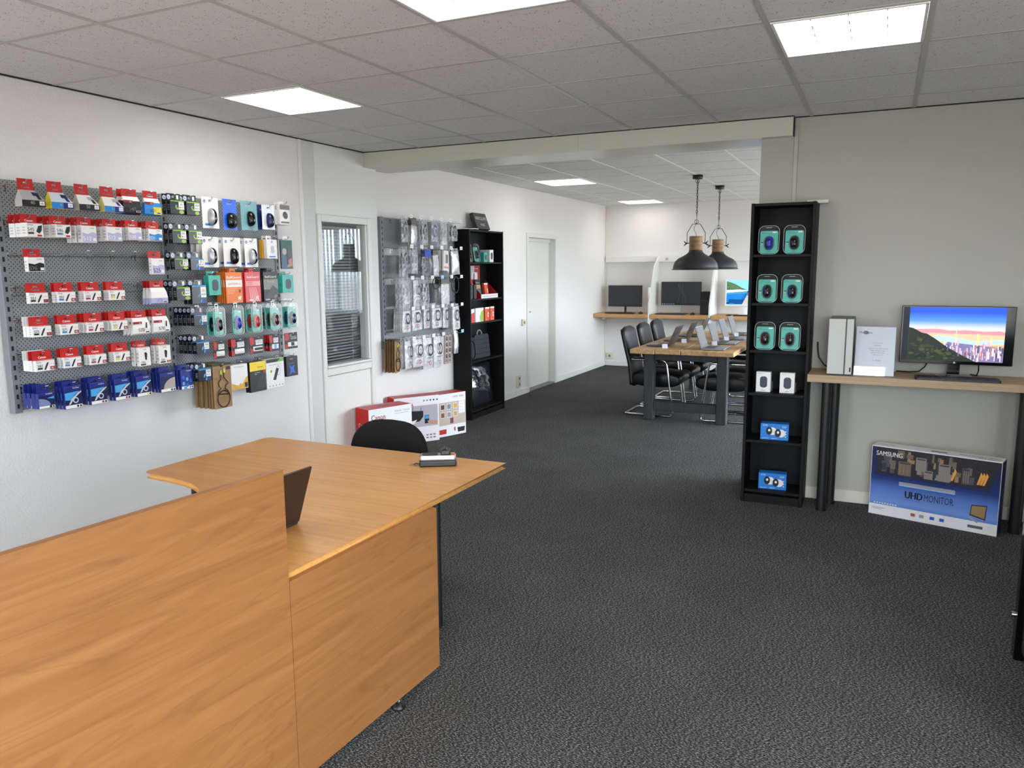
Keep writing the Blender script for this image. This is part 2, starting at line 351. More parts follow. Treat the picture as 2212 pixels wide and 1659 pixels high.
# left wall: near room, then the door partition, then the far room a little further back
wall('wall_left', [(-2.46, XL, -4.0, 2.56, 0, 2.7), (-2.46, XL, 2.56, 2.69, 0, 2.7), (-2.46, XL, 2.69, 3.40, 2.04, 2.7), (-2.46, XL, 3.40, 3.52, 0, 2.7)], GLASSF)
wall('wall_left_far', [(-2.55, XF, 3.52, 6.90, 0, 2.7), (-2.55, XF, 6.90, 7.80, 2.0, 2.7), (-2.55, XF, 7.80, 10.12, 0, 2.7)], WHITE)
wall('wall_back', [(XF, 1.5, 10.0, 10.12, 0, 2.7), (1.5, 3.5, 10.0, 10.12, 0, 0.8), (1.5, 3.5, 10.0, 10.12, 2.4, 2.7), (3.5, 3.9, 10.0, 10.12, 0, 2.7)], WHITE)
wall('wall_right', [(3.72, 3.84, -3.9, -3.3, 0, 2.7), (3.72, 3.84, -3.3, -1.1, 0, 0.5), (3.72, 3.84, -3.3, -1.1, 2.4, 2.7), (3.72, 3.84, -1.1, 4.2, 0, 2.7),
                    (3.72, 3.84, 4.2, 9.2, 0, 0.5), (3.72, 3.84, 4.2, 9.2, 2.4, 2.7), (3.72, 3.84, 9.2, 10.12, 0, 2.7)], WHITE)
wall('wall_front', [(-2.46, -2.2, -3.92, -3.8, 0, 2.7), (-2.2, -1.0, -3.92, -3.8, 0, 0.3), (-2.2, -1.0, -3.92, -3.8, 2.5, 2.7), (-1.0, 1.55, -3.92, -3.8, 0, 2.7), (1.55, 3.35, -3.92, -3.8, 0, 0.3), (1.55, 3.35, -3.92, -3.8, 2.5, 2.7), (3.35, 3.84, -3.92, -3.8, 0, 2.7)], WHITE)
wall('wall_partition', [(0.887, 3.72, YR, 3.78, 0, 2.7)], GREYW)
wall('wall_office_behind', [(-3.6, -3.5, 1.9, 4.3, 0, 2.7), (-3.6, -2.46, 1.9, 2.0, 0, 2.7), (-3.6, -2.56, 4.2, 4.3, 0, 2.7), (-3.6, -2.46, 1.9, 4.3, 2.6, 2.7), (-3.6, -2.46, 1.9, 4.3, -0.1, 0)], WHITE)
# beam over the opening
bm = struct(MB().box(XL+0.001, 1.094, 3.345, 3.78, 2.466, 2.70, BEAMW).box(XF+0.001, XL+0.001, 3.5205, 3.78, 2.466, 2.70, BEAMW).build('trim_1'))
MB().box(1.094, 1.098, 3.346, 3.409, 2.466, 2.588, DARKGAP).build('end_gap', bm)
MB().box(-0.42, -0.417, 3.3445, 3.346, 2.467, 2.587, GREYTRIM).build('joint', bm)
# cover strips
def trim(n, boxes, m):
    b = MB()
    for x in boxes: b.cbox(*x, m, 0.002)
    return struct(b.build('trim_%d' % n))
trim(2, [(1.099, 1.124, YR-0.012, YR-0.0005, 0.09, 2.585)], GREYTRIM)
trim(3, [(XL, XL+0.012, 2.515, 2.548, 0.0, 2.585)], TRIM)
trim(4, [(XL, XL+0.008, 2.552, 2.688, 0.0, 2.585)], mat('pale_grey_cover_panel', (204, 206, 203), 0.45, var=0.01))
trim(5, [(XL, XL+0.006, 2.692, 3.515, 2.045, 2.585)], GREYTRIM if False else TRIM)
trim(6, [(XF, XF+0.02, 9.965, 10.0, 0.075, 2.585)], CREAM)
trim(7, [(XF+0.021, 1.45, 9.93, 10.0, 1.69, 1.785)], WHITE)
trim(8, [(-1.42, -1.38, 9.925, 9.9295, 1.715, 1.755)], mat('beige_clip', (188, 180, 160), 0.5))
# ceiling edge shadow gap angle
MB_gap = MB(); MB_gap.box(XL, XL+0.012, -3.8, 3.345, CH-0.004, CH+0.006, DARKGAP); MB_gap.box(XL, 1.098, 3.338, 3.345, CH-0.003, CH+0.006, DARKGAP); MB_gap.box(1.1, 3.72, 3.404, 3.41, CH-0.003, CH+0.006, DARKGAP)
struct(MB_gap.build('trim_9'))
# baseboards
def baseb(side, boxes, m):
    b = MB()
    for x in boxes: b.cbox(*x, m, 0.003)
    return struct(b.build('baseboard_'+side))
baseb('left_far', [(XF, XF+0.014, 3.53, 6.84, 0, 0.075), (XF, XF+0.014, 7.86, 9.98, 0, 0.075)], TRIM)
baseb('back', [(XF+0.02, 3.7, 9.985, 10.0, 0, 0.075)], TRIM)
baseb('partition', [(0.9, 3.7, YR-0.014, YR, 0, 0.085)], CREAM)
baseb('left', [(XL, XL+0.012, -3.7, 2.50, 0, 0.075)], TRIM)

# ceilings: lay-in tiles on rails
def ceiling(name, xs, ys, zb, lamps, rail, wide_x, wide_y):
    x0, x1, y0, y1 = xs[0], xs[-1], ys[0], ys[-1]
    root = struct(MB().box(x0, x1, y0, y1, zb+0.09, zb+0.12, WHITE).build(name))
    cache = {}
    for i in range(len(xs)-1):
        for j in range(len(ys)-1):
            if (i, j) in lamps: continue
            w, h = round(xs[i+1]-xs[i], 3), round(ys[j+1]-ys[j], 3)
            if (w, h) not in cache: cache[(w, h)] = MB().cbox(-w/2+0.004, w/2-0.004, -h/2+0.004, h/2-0.004, 0.0, 0.016, TILE, 0.004).mesh('ceiling_tile')
            o = bpy.data.objects.new('ceiling_tile', cache[(w, h)]); COL.objects.link(o); o.parent = root
            o.location = ((xs[i]+xs[i+1])/2, (ys[j]+ys[j+1])/2, zb+0.0026+random.uniform(0, 0.0012))
    for x in xs[1:-1]: MB().box(x-wide_x, x+wide_x, y0, y1, zb, zb+0.0026, rail).build('ceiling_rail', root)
    for y in ys[1:-1]: MB().box(x0, x1, y-wide_y, y+wide_y, zb+0.0004, zb+0.0024, rail).build('ceiling_rail', root)
    return root
xs1 = [XL+0.001]+[-1.8+0.6*k for k in range(10)]+[3.719]
ys1 = [-3.799, -3.6]+[-3.0+0.6*k for k in range(11)]+[3.409]
L1 = [(1, ys1.index(min(ys1, key=lambda v: abs(v-1.2)))), (4, ys1.index(min(ys1, key=lambda v: abs(v-0.0)))), (6, ys1.index(min(ys1, key=lambda v: abs(v-1.2))))]
L1 += [(1, 2), (6, 2), (8, 5)]  # extra lamps out of view, added to light the near room
c1 = ceiling('ceiling', xs1, ys1, CH, set(L1), RAIL, 0.012, 0.012)
xs2 = [XF+0.001]+[-2.0+0.6*k for k in range(10)]+[3.719]
ys2 = [3.781]+[4.17+0.622*k for k in range(10)]+[9.999]
L2 = [(1, 4), (1, 9), (7, 4), (6, 9), (8, 2), (8, 7)]  # first two are in view, the rest are unseen lamps added for light
c2 = ceiling('ceiling_far', xs2, ys2, CH, set(L2), RAILW, 0.013, 0.006)
DIFF = mat('lit_prismatic_diffuser', (255, 253, 249), 0.5, emit=LAMP); DIFB = mat('lit_back_room_diffuser', (255, 252, 246), 0.5, emit=LAMP_BACK)
LFR = mat('white_lamp_housing', (236, 234, 230), 0.35)
LLINE = mat('louvre_grey', (90, 88, 86), 0.4)
def panel_lamp(x0, x1, y0, y1, label, far=False):
    cx, cy = (x0+x1)/2, (y0+y1)/2
    e = empty('ceiling_lamp', label, 'lamp', Matrix.Translation((cx, cy, CH)), 'recessed ceiling lamps')
    w, h = (x1-x0)/2-0.013, (y1-y0)/2-0.013
    fr = MB()
    for a in ((-w, w, -h, -h+0.012), (-w, w, h-0.012, h), (-w, -w+0.012, -h+0.0125, h-0.0125), (w-0.012, w, -h+0.0125, h-0.0125)): fr.box(*a, -0.004, 0.035, LFR)
    fr.build('housing', e)
    d = MB().box(-w+0.0125, w-0.0125, -h+0.0125, h-0.0125, 0.028, 0.034, DIFB if far else DIFF).build('diffuser', e)
    for k in (-1, 0, 1):
        for q in range(4):
            y = -h*0.72+q*h*0.42
            MB().box(k*w*0.5-0.0022, k*w*0.5+0.0022, y, y+0.05, 0.022, 0.0275, LLINE).build('louvre_mark', d)
for n, (i, j) in enumerate(L1):
    panel_lamp(xs1[i], xs1[i+1], ys1[j], ys1[j+1], ['lit square ceiling lamp above the product pegboard', 'lit square ceiling lamp cut by the top edge of the photo',
        'lit square ceiling lamp above the aisle towards the grey wall', 'added unseen ceiling lamp behind the viewer near the left wall', 'added unseen ceiling lamp behind the viewer over the shop floor', 'added unseen ceiling lamp near the side window'][n])
for n, (i, j) in enumerate(L2):
    panel_lamp(xs2[i], xs2[i+1], ys2[j], ys2[j+1], ['lit ceiling lamp in the back room, the nearer one by the white door', 'lit ceiling lamp in the back room, at the far corner above the monitors',
        'added back room ceiling lamp, unseen behind the grey wall', 'added back room ceiling lamp, unseen in the far corner', 'added unseen back room ceiling lamp by the side window', 'added unseen back room ceiling lamp by the far side window'][n], True)

panel_lamp(-3.3, -2.7, 2.6, 3.2, 'unseen ceiling lamp added in the office to brighten the blind')  # unseen lamp, added so the slats behind the door glass show up
# doors
FRAME = mat('door_frame_lacquer', (218, 220, 214), 0.35, var=0.01)
LEAF = mat('pale_grey_green_door_leaf', (220, 220, 214), 0.4, var=0.01)
HANDLE = mat('brushed_steel', (170, 170, 168), 0.3, 1.0)
CHROME = mat('polished_chrome', (210, 210, 212), 0.12, 1.0)
d1 = struct(empty('door_1', None, None)); d1['kind'] = 'structure'
b = MB()
for a in ((2.692, 2.735, 0, 2.04), (3.345, 3.398, 0, 2.04), (2.7355, 3.3445, 1.985, 2.04)): b.cbox(-2.45, XL+0.022, a[0], a[1], a[2], a[3], FRAME, 0.004)
b.build('door_frame', d1)
b = MB(); b.cbox(-2.44, XL+0.004, 2.7365, 3.3435, 0.02, 0.745, LEAF, 0.004); b.build('lower_panel', d1)
b = MB(); b.cbox(-2.44, XL+0.02, 2.7365, 3.3435, 0.75, 0.81, FRAME, 0.006); b.cbox(-2.44, XL+0.034, 2.7365, 3.3435, 0.815, 0.835, FRAME, 0.004)
b.cbox(-2.44, XL+0.012, 2.737, 2.752, 0.836, 1.984, FRAME, 0.004); b.cbox(-2.44, XL+0.012, 3.322, 3.343, 0.836, 1.984, FRAME, 0.004); b.build('glazing_bar', d1)
pn = MB().box(-0.002, 0.002, -0.2835, 0.2835, 0.836, 1.984, GLASS).build('pane', d1); pn.location = (XL-0.012, 3.037, 0); pn.rotation_euler = (0, 0, 0.03)
# venetian blind behind the door glass
SLAT = mat('white_blind_slat', (212, 218, 218), 0.5)
bl = empty('venetian_blind', 'white horizontal venetian blind behind the glass of the half-glazed door', 'blind', Matrix.Translation((-2.475, 3.04, 0.9)))
sm = MB().add([(-0.012, -0.30, -0.007), (-0.012, 0.30, -0.007), (0.012, 0.30, 0.007), (0.012, -0.30, 0.007), (-0.012, -0.30, -0.0055), (-0.012, 0.30, -0.0055), (0.012, 0.30, 0.0085), (0.012, -0.30, 0.0085)],
              [(0,1,2,3),(7,6,5,4),(0,4,5,1),(1,5,6,2),(2,6,7,3),(3,7,4,0)], SLAT).mesh('slat')
for k in range(45):
    o = bpy.data.objects.new('slat', sm); COL.objects.link(o); o.parent = bl; o.location = (0, 0, -0.07+k*0.0255)
MB().box(-0.015, 0.015, -0.30, 0.30, 1.085, 1.115, SLAT).build('head_rail', bl)
for y in (-0.2, 0.2): MB().cyl((0.0145, y, -0.08), 0.0015, 1.165, SLAT, n=6).build('cord', bl)
# far white door, recessed in its frame
d2 = struct(empty('door_2', None, None))
b = MB()
for a in ((6.845, 6.903, 0, 2.055), (7.797, 7.855, 0, 2.055), (6.9035, 7.7965, 1.997, 2.055)): b.cbox(XF-0.1, XF+0.016, a[0], a[1], a[2], a[3], FRAME, 0.004)
b.build('door_frame', d2)
MB().cbox(XF-0.118, XF-0.085, 6.9035, 7.7965, 0.02, 1.95, LEAF, 0.003).build('door_leaf', d2)
MB().cbox(XF-0.118, XF-0.06, 6.9035, 7.7965, 1.952, 1.9965, FRAME, 0.003).build('transom', d2)
MB().cbox(XF-0.118, XF, 6.9035, 7.7965, 0.0, 0.018, mat('threshold_grey', (120, 120, 118), 0.5), 0.003).build('threshold', d2)
hd = MB(); hd.cyl((XF-0.085, 6.97, 1.04), 0.011, 0.045, HANDLE, 'X', 12); hd.tube([(XF-0.045, 6.96, 1.04), (XF-0.045, 7.08, 1.04)], 0.009, HANDLE); hd.build('door_handle', d2)
# windows (out of view, they give the daylight and the reflections)
def window(n, boxes, pane, bars):
    e = struct(empty('window_%d' % n, None, None)); b = MB()
    for x in boxes: b.box(*x, FRAME)
    b.build('window_frame', e); MB().box(*pane, GLASS).build('pane', e); return e
def wframe_y(x0, x1, z0, z1, ya, yb, nb):
    t = 0.05; r = [(x0, x1, ya, yb, z0, z0+t), (x0, x1, ya, yb, z1-t, z1)]
    for k in range(nb+1):
        x = x0+t/2+(x1-x0-t)*k/nb; r.append((x-t/2, x+t/2, ya, yb, z0+t+0.0005, z1-t-0.0005))
    return r
def wframe_x(y0, y1, z0, z1, xa, xb, nb):
    return [(b0[2], b0[3], b0[0], b0[1], b0[4], b0[5]) for b0 in wframe_y(y0, y1, z0, z1, xa, xb, nb)]
window(1, wframe_y(1.55, 3.35, 0.3, 2.5, -3.89, -3.83, 2), (1.6, 3.3, -3.862, -3.858, 0.35, 2.45), 0)
window(5, wframe_y(-2.2, -1.0, 0.3, 2.5, -3.89, -3.83, 2), (-2.15, -1.05, -3.862, -3.858, 0.35, 2.45), 0)
window(2, wframe_x(-3.3, -1.1, 0.5, 2.4, 3.75, 3.81, 2), (3.778, 3.782, -3.25, -1.15, 0.55, 2.35), 0)
window(3, wframe_y(1.5, 3.5, 0.8, 2.4, 10.03, 10.09, 2), (1.55, 3.45, 10.058, 10.062, 0.85, 2.35), 0)
window(4, wframe_x(4.2, 9.2, 0.5, 2.4, 3.75, 3.81, 4), (3.778, 3.782, 4.25, 9.15, 0.55, 2.35), 0)
# vertical blinds of the hidden back-room window (seen mirrored in the door glass)
vb = empty('vertical_blind', 'white vertical blind strips, seen only mirrored in the door glass', 'blind', Matrix.Translation((2.5, 9.96, 0.8)))
STRIP = mat('translucent_white_blind', (236, 240, 242), 0.8)
STRIP.node_tree.nodes['Principled BSDF'].inputs['Transmission Weight'].default_value = 0.0
nt = STRIP.node_tree; tr = nt.nodes.new('ShaderNodeBsdfTranslucent'); tr.inputs[0].default_value = lin((236, 244, 250)); mxs = nt.nodes.new('ShaderNodeMixShader'); mxs.inputs[0].default_value = 0.7
nt.links.new(nt.nodes['Principled BSDF'].outputs[0], mxs.inputs[1]); nt.links.new(tr.outputs[0], mxs.inputs[2]); nt.links.new(mxs.outputs[0], nt.nodes['Material Output'].inputs[0])
vm = MB().box(-0.042, 0.042, -0.0006, 0.0006, 0, 1.55, STRIP).mesh('strip')
for k in range(25):
    o = bpy.data.objects.new('strip', vm); COL.objects.link(o); o.parent = vb; o.location = (-1.0+k*0.083, 0, 0.0); o.rotation_euler = (0, 0, 0.5)
MB().box(-1.05, 1.05, -0.02, 0.02, 1.552, 1.59, SLAT).build('head_rail', vb)
# wall sockets and switch
SOCK = mat('cream_socket_plastic', (214, 208, 184), 0.4)
def socket(name, mtx, label, w, h, holes):
    b = MB(); b.cbox(-w/2, w/2, -h/2, h/2, 0, 0.03, SOCK, 0.004); e = put(name, [('body', b.mesh('body'))], label, 'socket', mtx)
    for y in holes: MB().cyl((0, y, 0.0302), 0.02, 0.002, mat('socket_well', (120, 115, 100), 0.5), n=14).build('socket_well', e)
socket('wall_switch', frame(0, (XF, 6.72, 0.925)), 'cream surface switch box beside the white back-room door frame', 0.075, 0.085, [0])
socket('double_socket', frame(0, (XF, 6.56, 0.19)), 'cream double power socket low on the wall beside the door', 0.075, 0.15, [-0.037, 0.037])
socket('corner_socket', frame(-90, (-2.34, 10.0, 0.16)), 'cream power socket low in the back room corner', 0.11, 0.09, [0])
MB_cd = MB()
# cable duct above the tall black bookcase
tag(MB().cbox(1.20, 1.335, 3.35, 3.40, 2.021, 2.045, CREAM, 0.003).build('junction_box'), 'cream cable junction box on top of the tall narrow bookcase', 'box')
# ------------------------------------------------------------------ service desk
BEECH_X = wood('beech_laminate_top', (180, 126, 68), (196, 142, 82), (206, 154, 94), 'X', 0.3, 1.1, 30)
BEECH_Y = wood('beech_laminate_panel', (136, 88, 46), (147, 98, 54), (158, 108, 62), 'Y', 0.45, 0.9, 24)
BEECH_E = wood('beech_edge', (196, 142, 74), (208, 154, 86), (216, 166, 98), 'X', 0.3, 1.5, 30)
BLACKM = mat('matt_black_metal', (22, 22, 23), 0.45, var=0.02)
BLACKP = mat('black_plastic', (18, 18, 19), 0.4)
DARKP = mat('dark_grey_plastic', (45, 46, 48), 0.45)
desk = empty('service_desk', 'beech L-shaped service desk with a tall front screen panel', 'desk', Matrix.Translation((-0.5, 0.2, 0)))
def dpart(b, n, par=None):
    o = b.build(n, par or desk)
    if not par: o.matrix_parent_inverse = Matrix.Translation((0.5, -0.2, 0))
    return o
# top outline: back wing along x, front wing behind the screen, joined by a hollow curve
outl = [(0.142, 0.890), (-1.235, 0.880), (-1.255, 0.86), (-1.255, 0.125), (-1.235, 0.104)]
outl += [(-1.10, 0.095), (-0.98, 0.078), (-0.90, 0.055), (-0.82, 0.018), (-0.76, -0.04), (-0.71, -0.13), (-0.69, -0.25), (-0.68, -0.5), (-0.68, -1.45), (0.035, -1.45), (0.098, -0.59), (0.110, -0.575), (0.1235, -0.555)]
outl = outl[::-1]
def inset(p, d):
    n = len(p); r = []
    for i in range(n):
        a, b_, c = Vector(p[i-1]), Vector(p[i]), Vector(p[(i+1) % n]); e1 = (b_-a).normalized(); e2 = (c-b_).normalized()
        n1 = Vector((e1.y, -e1.x)); n2 = Vector((e2.y, -e2.x)); v = (n1+n2); k = 1+n1.dot(n2); v = v/max(k, 0.3)
        r.append((b_.x+v.x*d, b_.y+v.y*d))
    return r
sgn = sum(outl[i-1][0]*outl[i][1]-outl[i][0]*outl[i-1][1] for i in range(len(outl)))
DI = 1 if sgn < 0 else -1
DI = -DI if sgn < 0 else DI
def loops(b, zs, m, ms):
    n = len(outl); L = [inset(outl, d) for d, z in zs]
    for (k, (d, z)) in enumerate(zs[:-1]):
        b.add([(p[0], p[1], zs[k][1]) for p in L[k]]+[(p[0], p[1], zs[k+1][1]) for p in L[k+1]], [(i, (i+1) % n, n+(i+1) % n, n+i) for i in range(n)], ms, True)
    b.add([(p[0], p[1], zs[0][1]) for p in L[0]], [tuple(range(n))], m); b.add([(p[0], p[1], zs[-1][1]) for p in L[-1]], [tuple(range(n))[::-1]], m)
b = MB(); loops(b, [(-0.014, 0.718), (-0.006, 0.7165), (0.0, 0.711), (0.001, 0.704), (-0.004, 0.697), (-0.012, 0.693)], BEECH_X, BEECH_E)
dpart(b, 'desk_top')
def slab(x0, y0, x1, y1, th, z0, z1, m, medge):          # upright board, front face along (x0,y0)->(x1,y1), thickness to its left
    d = Vector((x1-x0, y1-y0)).normalized(); n = Vector((-d.y, d.x))*th
    pts = [(x0, y0), (x1, y1), (x1+n.x, y1+n.y), (x0+n.x, y0+n.y)]
    b = MB(); b.prism(pts, z0, z1, medge, m); return b
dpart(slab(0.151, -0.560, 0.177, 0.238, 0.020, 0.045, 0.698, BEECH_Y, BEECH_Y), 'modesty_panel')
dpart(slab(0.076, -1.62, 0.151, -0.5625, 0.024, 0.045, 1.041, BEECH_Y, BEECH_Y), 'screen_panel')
for (x, y) in ((0.153, -0.02), (0.12, -0.9), (0.09, -1.5)):
    f = MB(); f.lathe([(0.0, 0.0), (0.026, 0.0), (0.026, 0.006), (0.012, 0.018), (0.009, 0.02)], (x, y, 0), BLACKP, 14); f.cyl((x, y, 0.018), 0.008, 0.034, CHROME, n=10); f.cyl((x, y, 0.024), 0.012, 0.006, CHROME, n=6)
    dpart(f, 'levelling_foot')
for (x, y) in ((-0.055, 0.615), (-1.12, 0.74), (-1.12, 0.25), (-0.58, -1.3)):
    l = MB(); l.cyl((x, y, 0.0), 0.02, 0.692, BLACKM, n=18); dpart(l, 'leg')
l = MB(); l.box(-0.05, 0.01, -1.35, 0.59, 0.655, 0.69, BLACKM); dpart(l, 'under_frame')
g = MB(); g.lathe([(0.0, 0.0012), (0.024, 0.0012), (0.028, 0.0)], (-0.215, 0.70, 0.7181), mat('beech_grommet', (150, 108, 70), 0.4), 20); dpart(g, 'grommet')
# laptop on the desk, lid seen from behind
BROWN = mat('dark_brown_lid', (46, 34, 28), 0.42, var=0.04)
lp = empty('laptop', 'dark brown laptop with raised lid standing behind the tall desk panel', 'laptop', Matrix.Translation((-0.268, -0.353, 0.7185)))
lp.rotation_euler = (0, 0, math.radians(-92))
def laptop_parts(w, d, lidh, tilt, mbase, mlid, mscreen, mkeys, logo=None):
    base = MB(); base.cbox(-w/2, w/2, -d/2, d/2, 0, 0.014, mbase, 0.004)
    keys = MB(); keys.box(-w*0.43, w*0.43, -d*0.05, d*0.38, 0.0141, 0.0155, mkeys); keys.box(-w*0.14, w*0.14, -d*0.42, -d*0.12, 0.0141, 0.0147, mat('touchpad', (150, 152, 155), 0.3))
    lid = MB(); c, s = math.cos(tilt), math.sin(tilt)
    def T(x, a, t): return (x, d/2-0.004+a*s+t*c, 0.012+a*c-t*s)
    vs = [T(-w/2, 0, 0), T(w/2, 0, 0), T(w/2, lidh, 0), T(-w/2, lidh, 0), T(-w/2, 0, 0.007), T(w/2, 0, 0.007), T(w/2, lidh, 0.007), T(-w/2, lidh, 0.007)]
    lid.add(vs, [(3,2,1,0),(4,5,6,7),(0,1,5,4),(1,2,6,5),(2,3,7,6),(3,0,4,7)], mlid)
    scr = MB(); e = 0.008; z = -0.0006
    scr.add([T(-w/2+e, e*1.6, z), T(w/2-e, e*1.6, z), T(w/2-e, lidh-e, z), T(-w/2+e, lidh-e, z)], [(0,1,2,3)], mscreen)
    return [('base', base.mesh('base'), [('keyboard', keys.mesh('keyboard'))]), ('lid', lid.mesh('lid'), [('screen', scr.mesh('screen'))])]
SCR_OFF = mat('black_glossy_screen', (10, 11, 13), 0.08)
KEYS = mat('black_keys', (25, 25, 27), 0.5)
for p in laptop_parts(0.36, 0.24, 0.218, 0.33, DARKP, BROWN, SCR_OFF, KEYS):
    o = bpy.data.objects.new(p[0], p[1]); COL.objects.link(o); o.parent = lp
    for q in p[2]: k = bpy.data.objects.new(q[0], q[1]); COL.objects.link(k); k.parent = o
# payment terminal
SILV = mat('silver_plastic', (178, 180, 182), 0.3, 0.6)
t = empty('payment_terminal', 'silver and black card payment terminal lying on the desk', 'card terminal', Matrix.Translation((-0.115, 0.742, 0.7185)) @ Matrix.Rotation(math.radians(30), 4, 'Z'))
b = MB(); b.cbox(-0.085, 0.085, -0.04, 0.04, 0.0, 0.026, BLACKP, 0.006); b.build('base', t)
b = MB(); b.cbox(-0.083, 0.083, -0.038, 0.038, 0.0265, 0.050, SILV, 0.008); b.build('body', t)
b = MB(); b.cbox(-0.045, 0.045, -0.0385, -0.034, 0.006, 0.02, DARKP, 0.001); b.build('card_slot', t)
b = MB(); b.grid(lambda u, v: (0.012+0.046*u, -0.03+0.06*v, 0.0505+0.03*math.sin(math.pi*min(1, u*0.95+0.05))**0.6), 8, 3, DARKP); b.cbox(0.012, 0.058, -0.03, 0.03, 0.0503, 0.075, DARKP, 0.006); b.build('printer_cover', t)
b = MB(); b.box(-0.07, 0.0, -0.028, 0.028, 0.0502, 0.052, DARKP); b.build('keypad', t)
b = MB(); b.box(0.062, 0.076, -0.026, -0.010, 0.0503, 0.0545, mat('red_key', (190, 60, 30), 0.4)); b.box(0.062, 0.076, -0.006, 0.010, 0.0503, 0.0545, mat('yellow_key', (210, 180, 40), 0.4)); b.build('colour_keys', t)
b = MB(); b.tube([(-0.084, -0.02, 0.012), (-0.10, -0.015, 0.014), (-0.108, 0.0, 0.006), (-0.110, 0.01, 0.004)], 0.0025, BLACKP, 6); b.build('cable', t)

# ------------------------------------------------------------------ black office chair behind the desk
FAB = mat('black_chair_fabric', (24, 24, 24), 0.95, var=0.12, scale=260, bump=0.25, spec=0.2)
ch = empty('office_chair', 'black fabric office chair tucked behind the desk', 'chair', Matrix.Translation((-0.69, 1.22, 0)))
def cushion(b, w, h, t, m, r=0.25, nx=22, crown=0.0, bow=0.0):    # rounded slab standing in xz, thickness y
    def outline(s):
        a = 2*math.pi*s; ca, sa = math.cos(a), math.sin(a); n = 3.2
        return (w/2*math.copysign(abs(ca)**(2/n), ca), h/2*math.copysign(abs(sa)**(2/n), sa))
    prof = [(0.0, -1), (0.6, -1), (0.9, -0.85), (0.98, -0.5), (1.0, 0), (0.98, 0.5), (0.9, 0.85), (0.6, 1), (0.0, 1)]
    def fn(u, v):
        k, y = prof[min(len(prof)-1, int(round(v*(len(prof)-1))))]
        x, z = outline(u); x *= k; z *= k
        return (x, y*t/2+bow*(x/(w/2))**2, z+crown*(1-(x/(w/2))**2)*(1 if z > 0 else 0))
    b.grid(fn, nx*2, len(prof), m, True, True); return b
b = MB(); cushion(b, 0.50, 0.46, 0.07, FAB, crown=0.02, bow=-0.04); o = b.build('backrest', ch); o.location = (0.0, 0.0, 0.55)
b = MB(); cushion(b, 0.48, 0.46, 0.08, FAB); o = b.build('seat', ch); o.rotation_euler = (math.pi/2, 0, 0); o.location = (0, -0.28, 0.45)
b = MB(); b.tube([(0, 0.03, 0.5), (0, 0.06, 0.42), (0, -0.05, 0.39), (0, -0.25, 0.39)], 0.018, BLACKM); b.build('back_bracket', ch)
b = MB(); b.cyl((0, -0.28, 0.09), 0.028, 0.31, BLACKM); b.build('gas_column', ch)
for k in range(5):
    a = 2*math.pi*k/5+0.3; c_, s_ = math.cos(a), math.sin(a)
    b = MB(); b.tube([(0, -0.28, 0.09), (0.26*c_, -0.28+0.26*s_, 0.065)], 0.02, BLACKP); o = b.build('base_arm', ch)
    w = MB(); w.cyl((0.26*c_-0.012, -0.28+0.26*s_, 0.028), 0.028, 0.024, BLACKP, 'X', 14); w.build('caster', o)

# ------------------------------------------------------------------ bookcases
BLK = wood('black_brown_veneer', (7, 7, 8), (9, 9, 10), (13, 13, 14), 'Z', 0.55, 2.0, 40, 0.04)
BLK.node_tree.nodes['Principled BSDF'].inputs['Specular IOR Level'].default_value = 0.22
def bookcase(name, label, mtx, w, d, h, shelves, th=0.02, plinth=0.075):
    e = empty(name, label, 'bookcase', mtx)
    for s in (-1, 1): MB().cbox(s*(w/2-th/2)-th/2, s*(w/2-th/2)+th/2, 0, h, -d, 0, BLK, 0.0015).build('side_panel', e)
    MB().box(-w/2+th+0.0005, w/2-th-0.0005, 0.02, h-0.02, -d, -d+0.006, BLK).build('back_panel', e)
    i = w/2-th-0.0005
    MB().cbox(-i, i, h-th, h-0.002, -d+0.0065, -0.003, BLK, 0.001).build('top_panel', e)
    for z in shelves: MB().cbox(-i, i, z-0.018, z, -d+0.0065, -0.012, BLK, 0.001).build('shelf', e)
    MB().cbox(-i, i, 0, plinth-0.019, -0.025, -0.01, BLK, 0.001).build('plinth', e)
    return e
SH1 = [1.689, 1.370, 1.054, 0.764, 0.438, 0.09]
bookcase('narrow_bookcase', 'tall narrow black bookcase with mice and speaker boxes beside the opening', frame(-90, (1.079, 3.13, 0)), 0.40, 0.262, 2.02, SH1)
SH2 = [1.676, 1.287, 1.037, 0.628, 0.09]
bookcase('wide_bookcase', 'black bookcase with software boxes and laptop bags against the far-left wall', frame(0, (-2.205, 5.325, 0)), 0.80, 0.215, 2.015, SH2)
tag(MB().cbox(1.032, 1.045, 3.36, 3.405, 2.021, 2.034, TRIM, 0.002).build('wall_bracket'), 'tiny white wall bracket on top of the tall narrow bookcase', 'bracket')

# ------------------------------------------------------------------ counter with the computer
OAKL = wood('grey_oak_laminate', (150, 126, 96), (168, 143, 112), (182, 158, 126), 'X', 0.5, 1.4, 60)
ct = empty('wall_counter', 'grey oak counter top on black round legs by the right-hand wall', 'counter', Matrix.Translation((1.95, 3.2, 0)))
def cpart(b, n):
    o = b.build(n, ct); o.matrix_parent_inverse = Matrix.Translation((-1.95, -3.2, 0)); return o
cpart(MB().cbox(1.281, 2.85, 3.04, YR-0.001, 0.872, 0.92, OAKL, 0.0015), 'counter_top')
for (x, y) in ((1.398, 3.145), (1.44, 3.33), (2.49, 3.135), (2.53, 3.33)):
    l = MB(); l.cyl((x, y, 0.0), 0.03, 0.864, BLACKM, n=24); l.cyl((x, y, 0.0), 0.033, 0.02, BLACKP, n=24)
    l.box(x-0.06, x+0.06, y-0.06, y+0.06, 0.8645, 0.8715, BLACKM) if y < 3.2 else None
    cpart(l, 'leg')
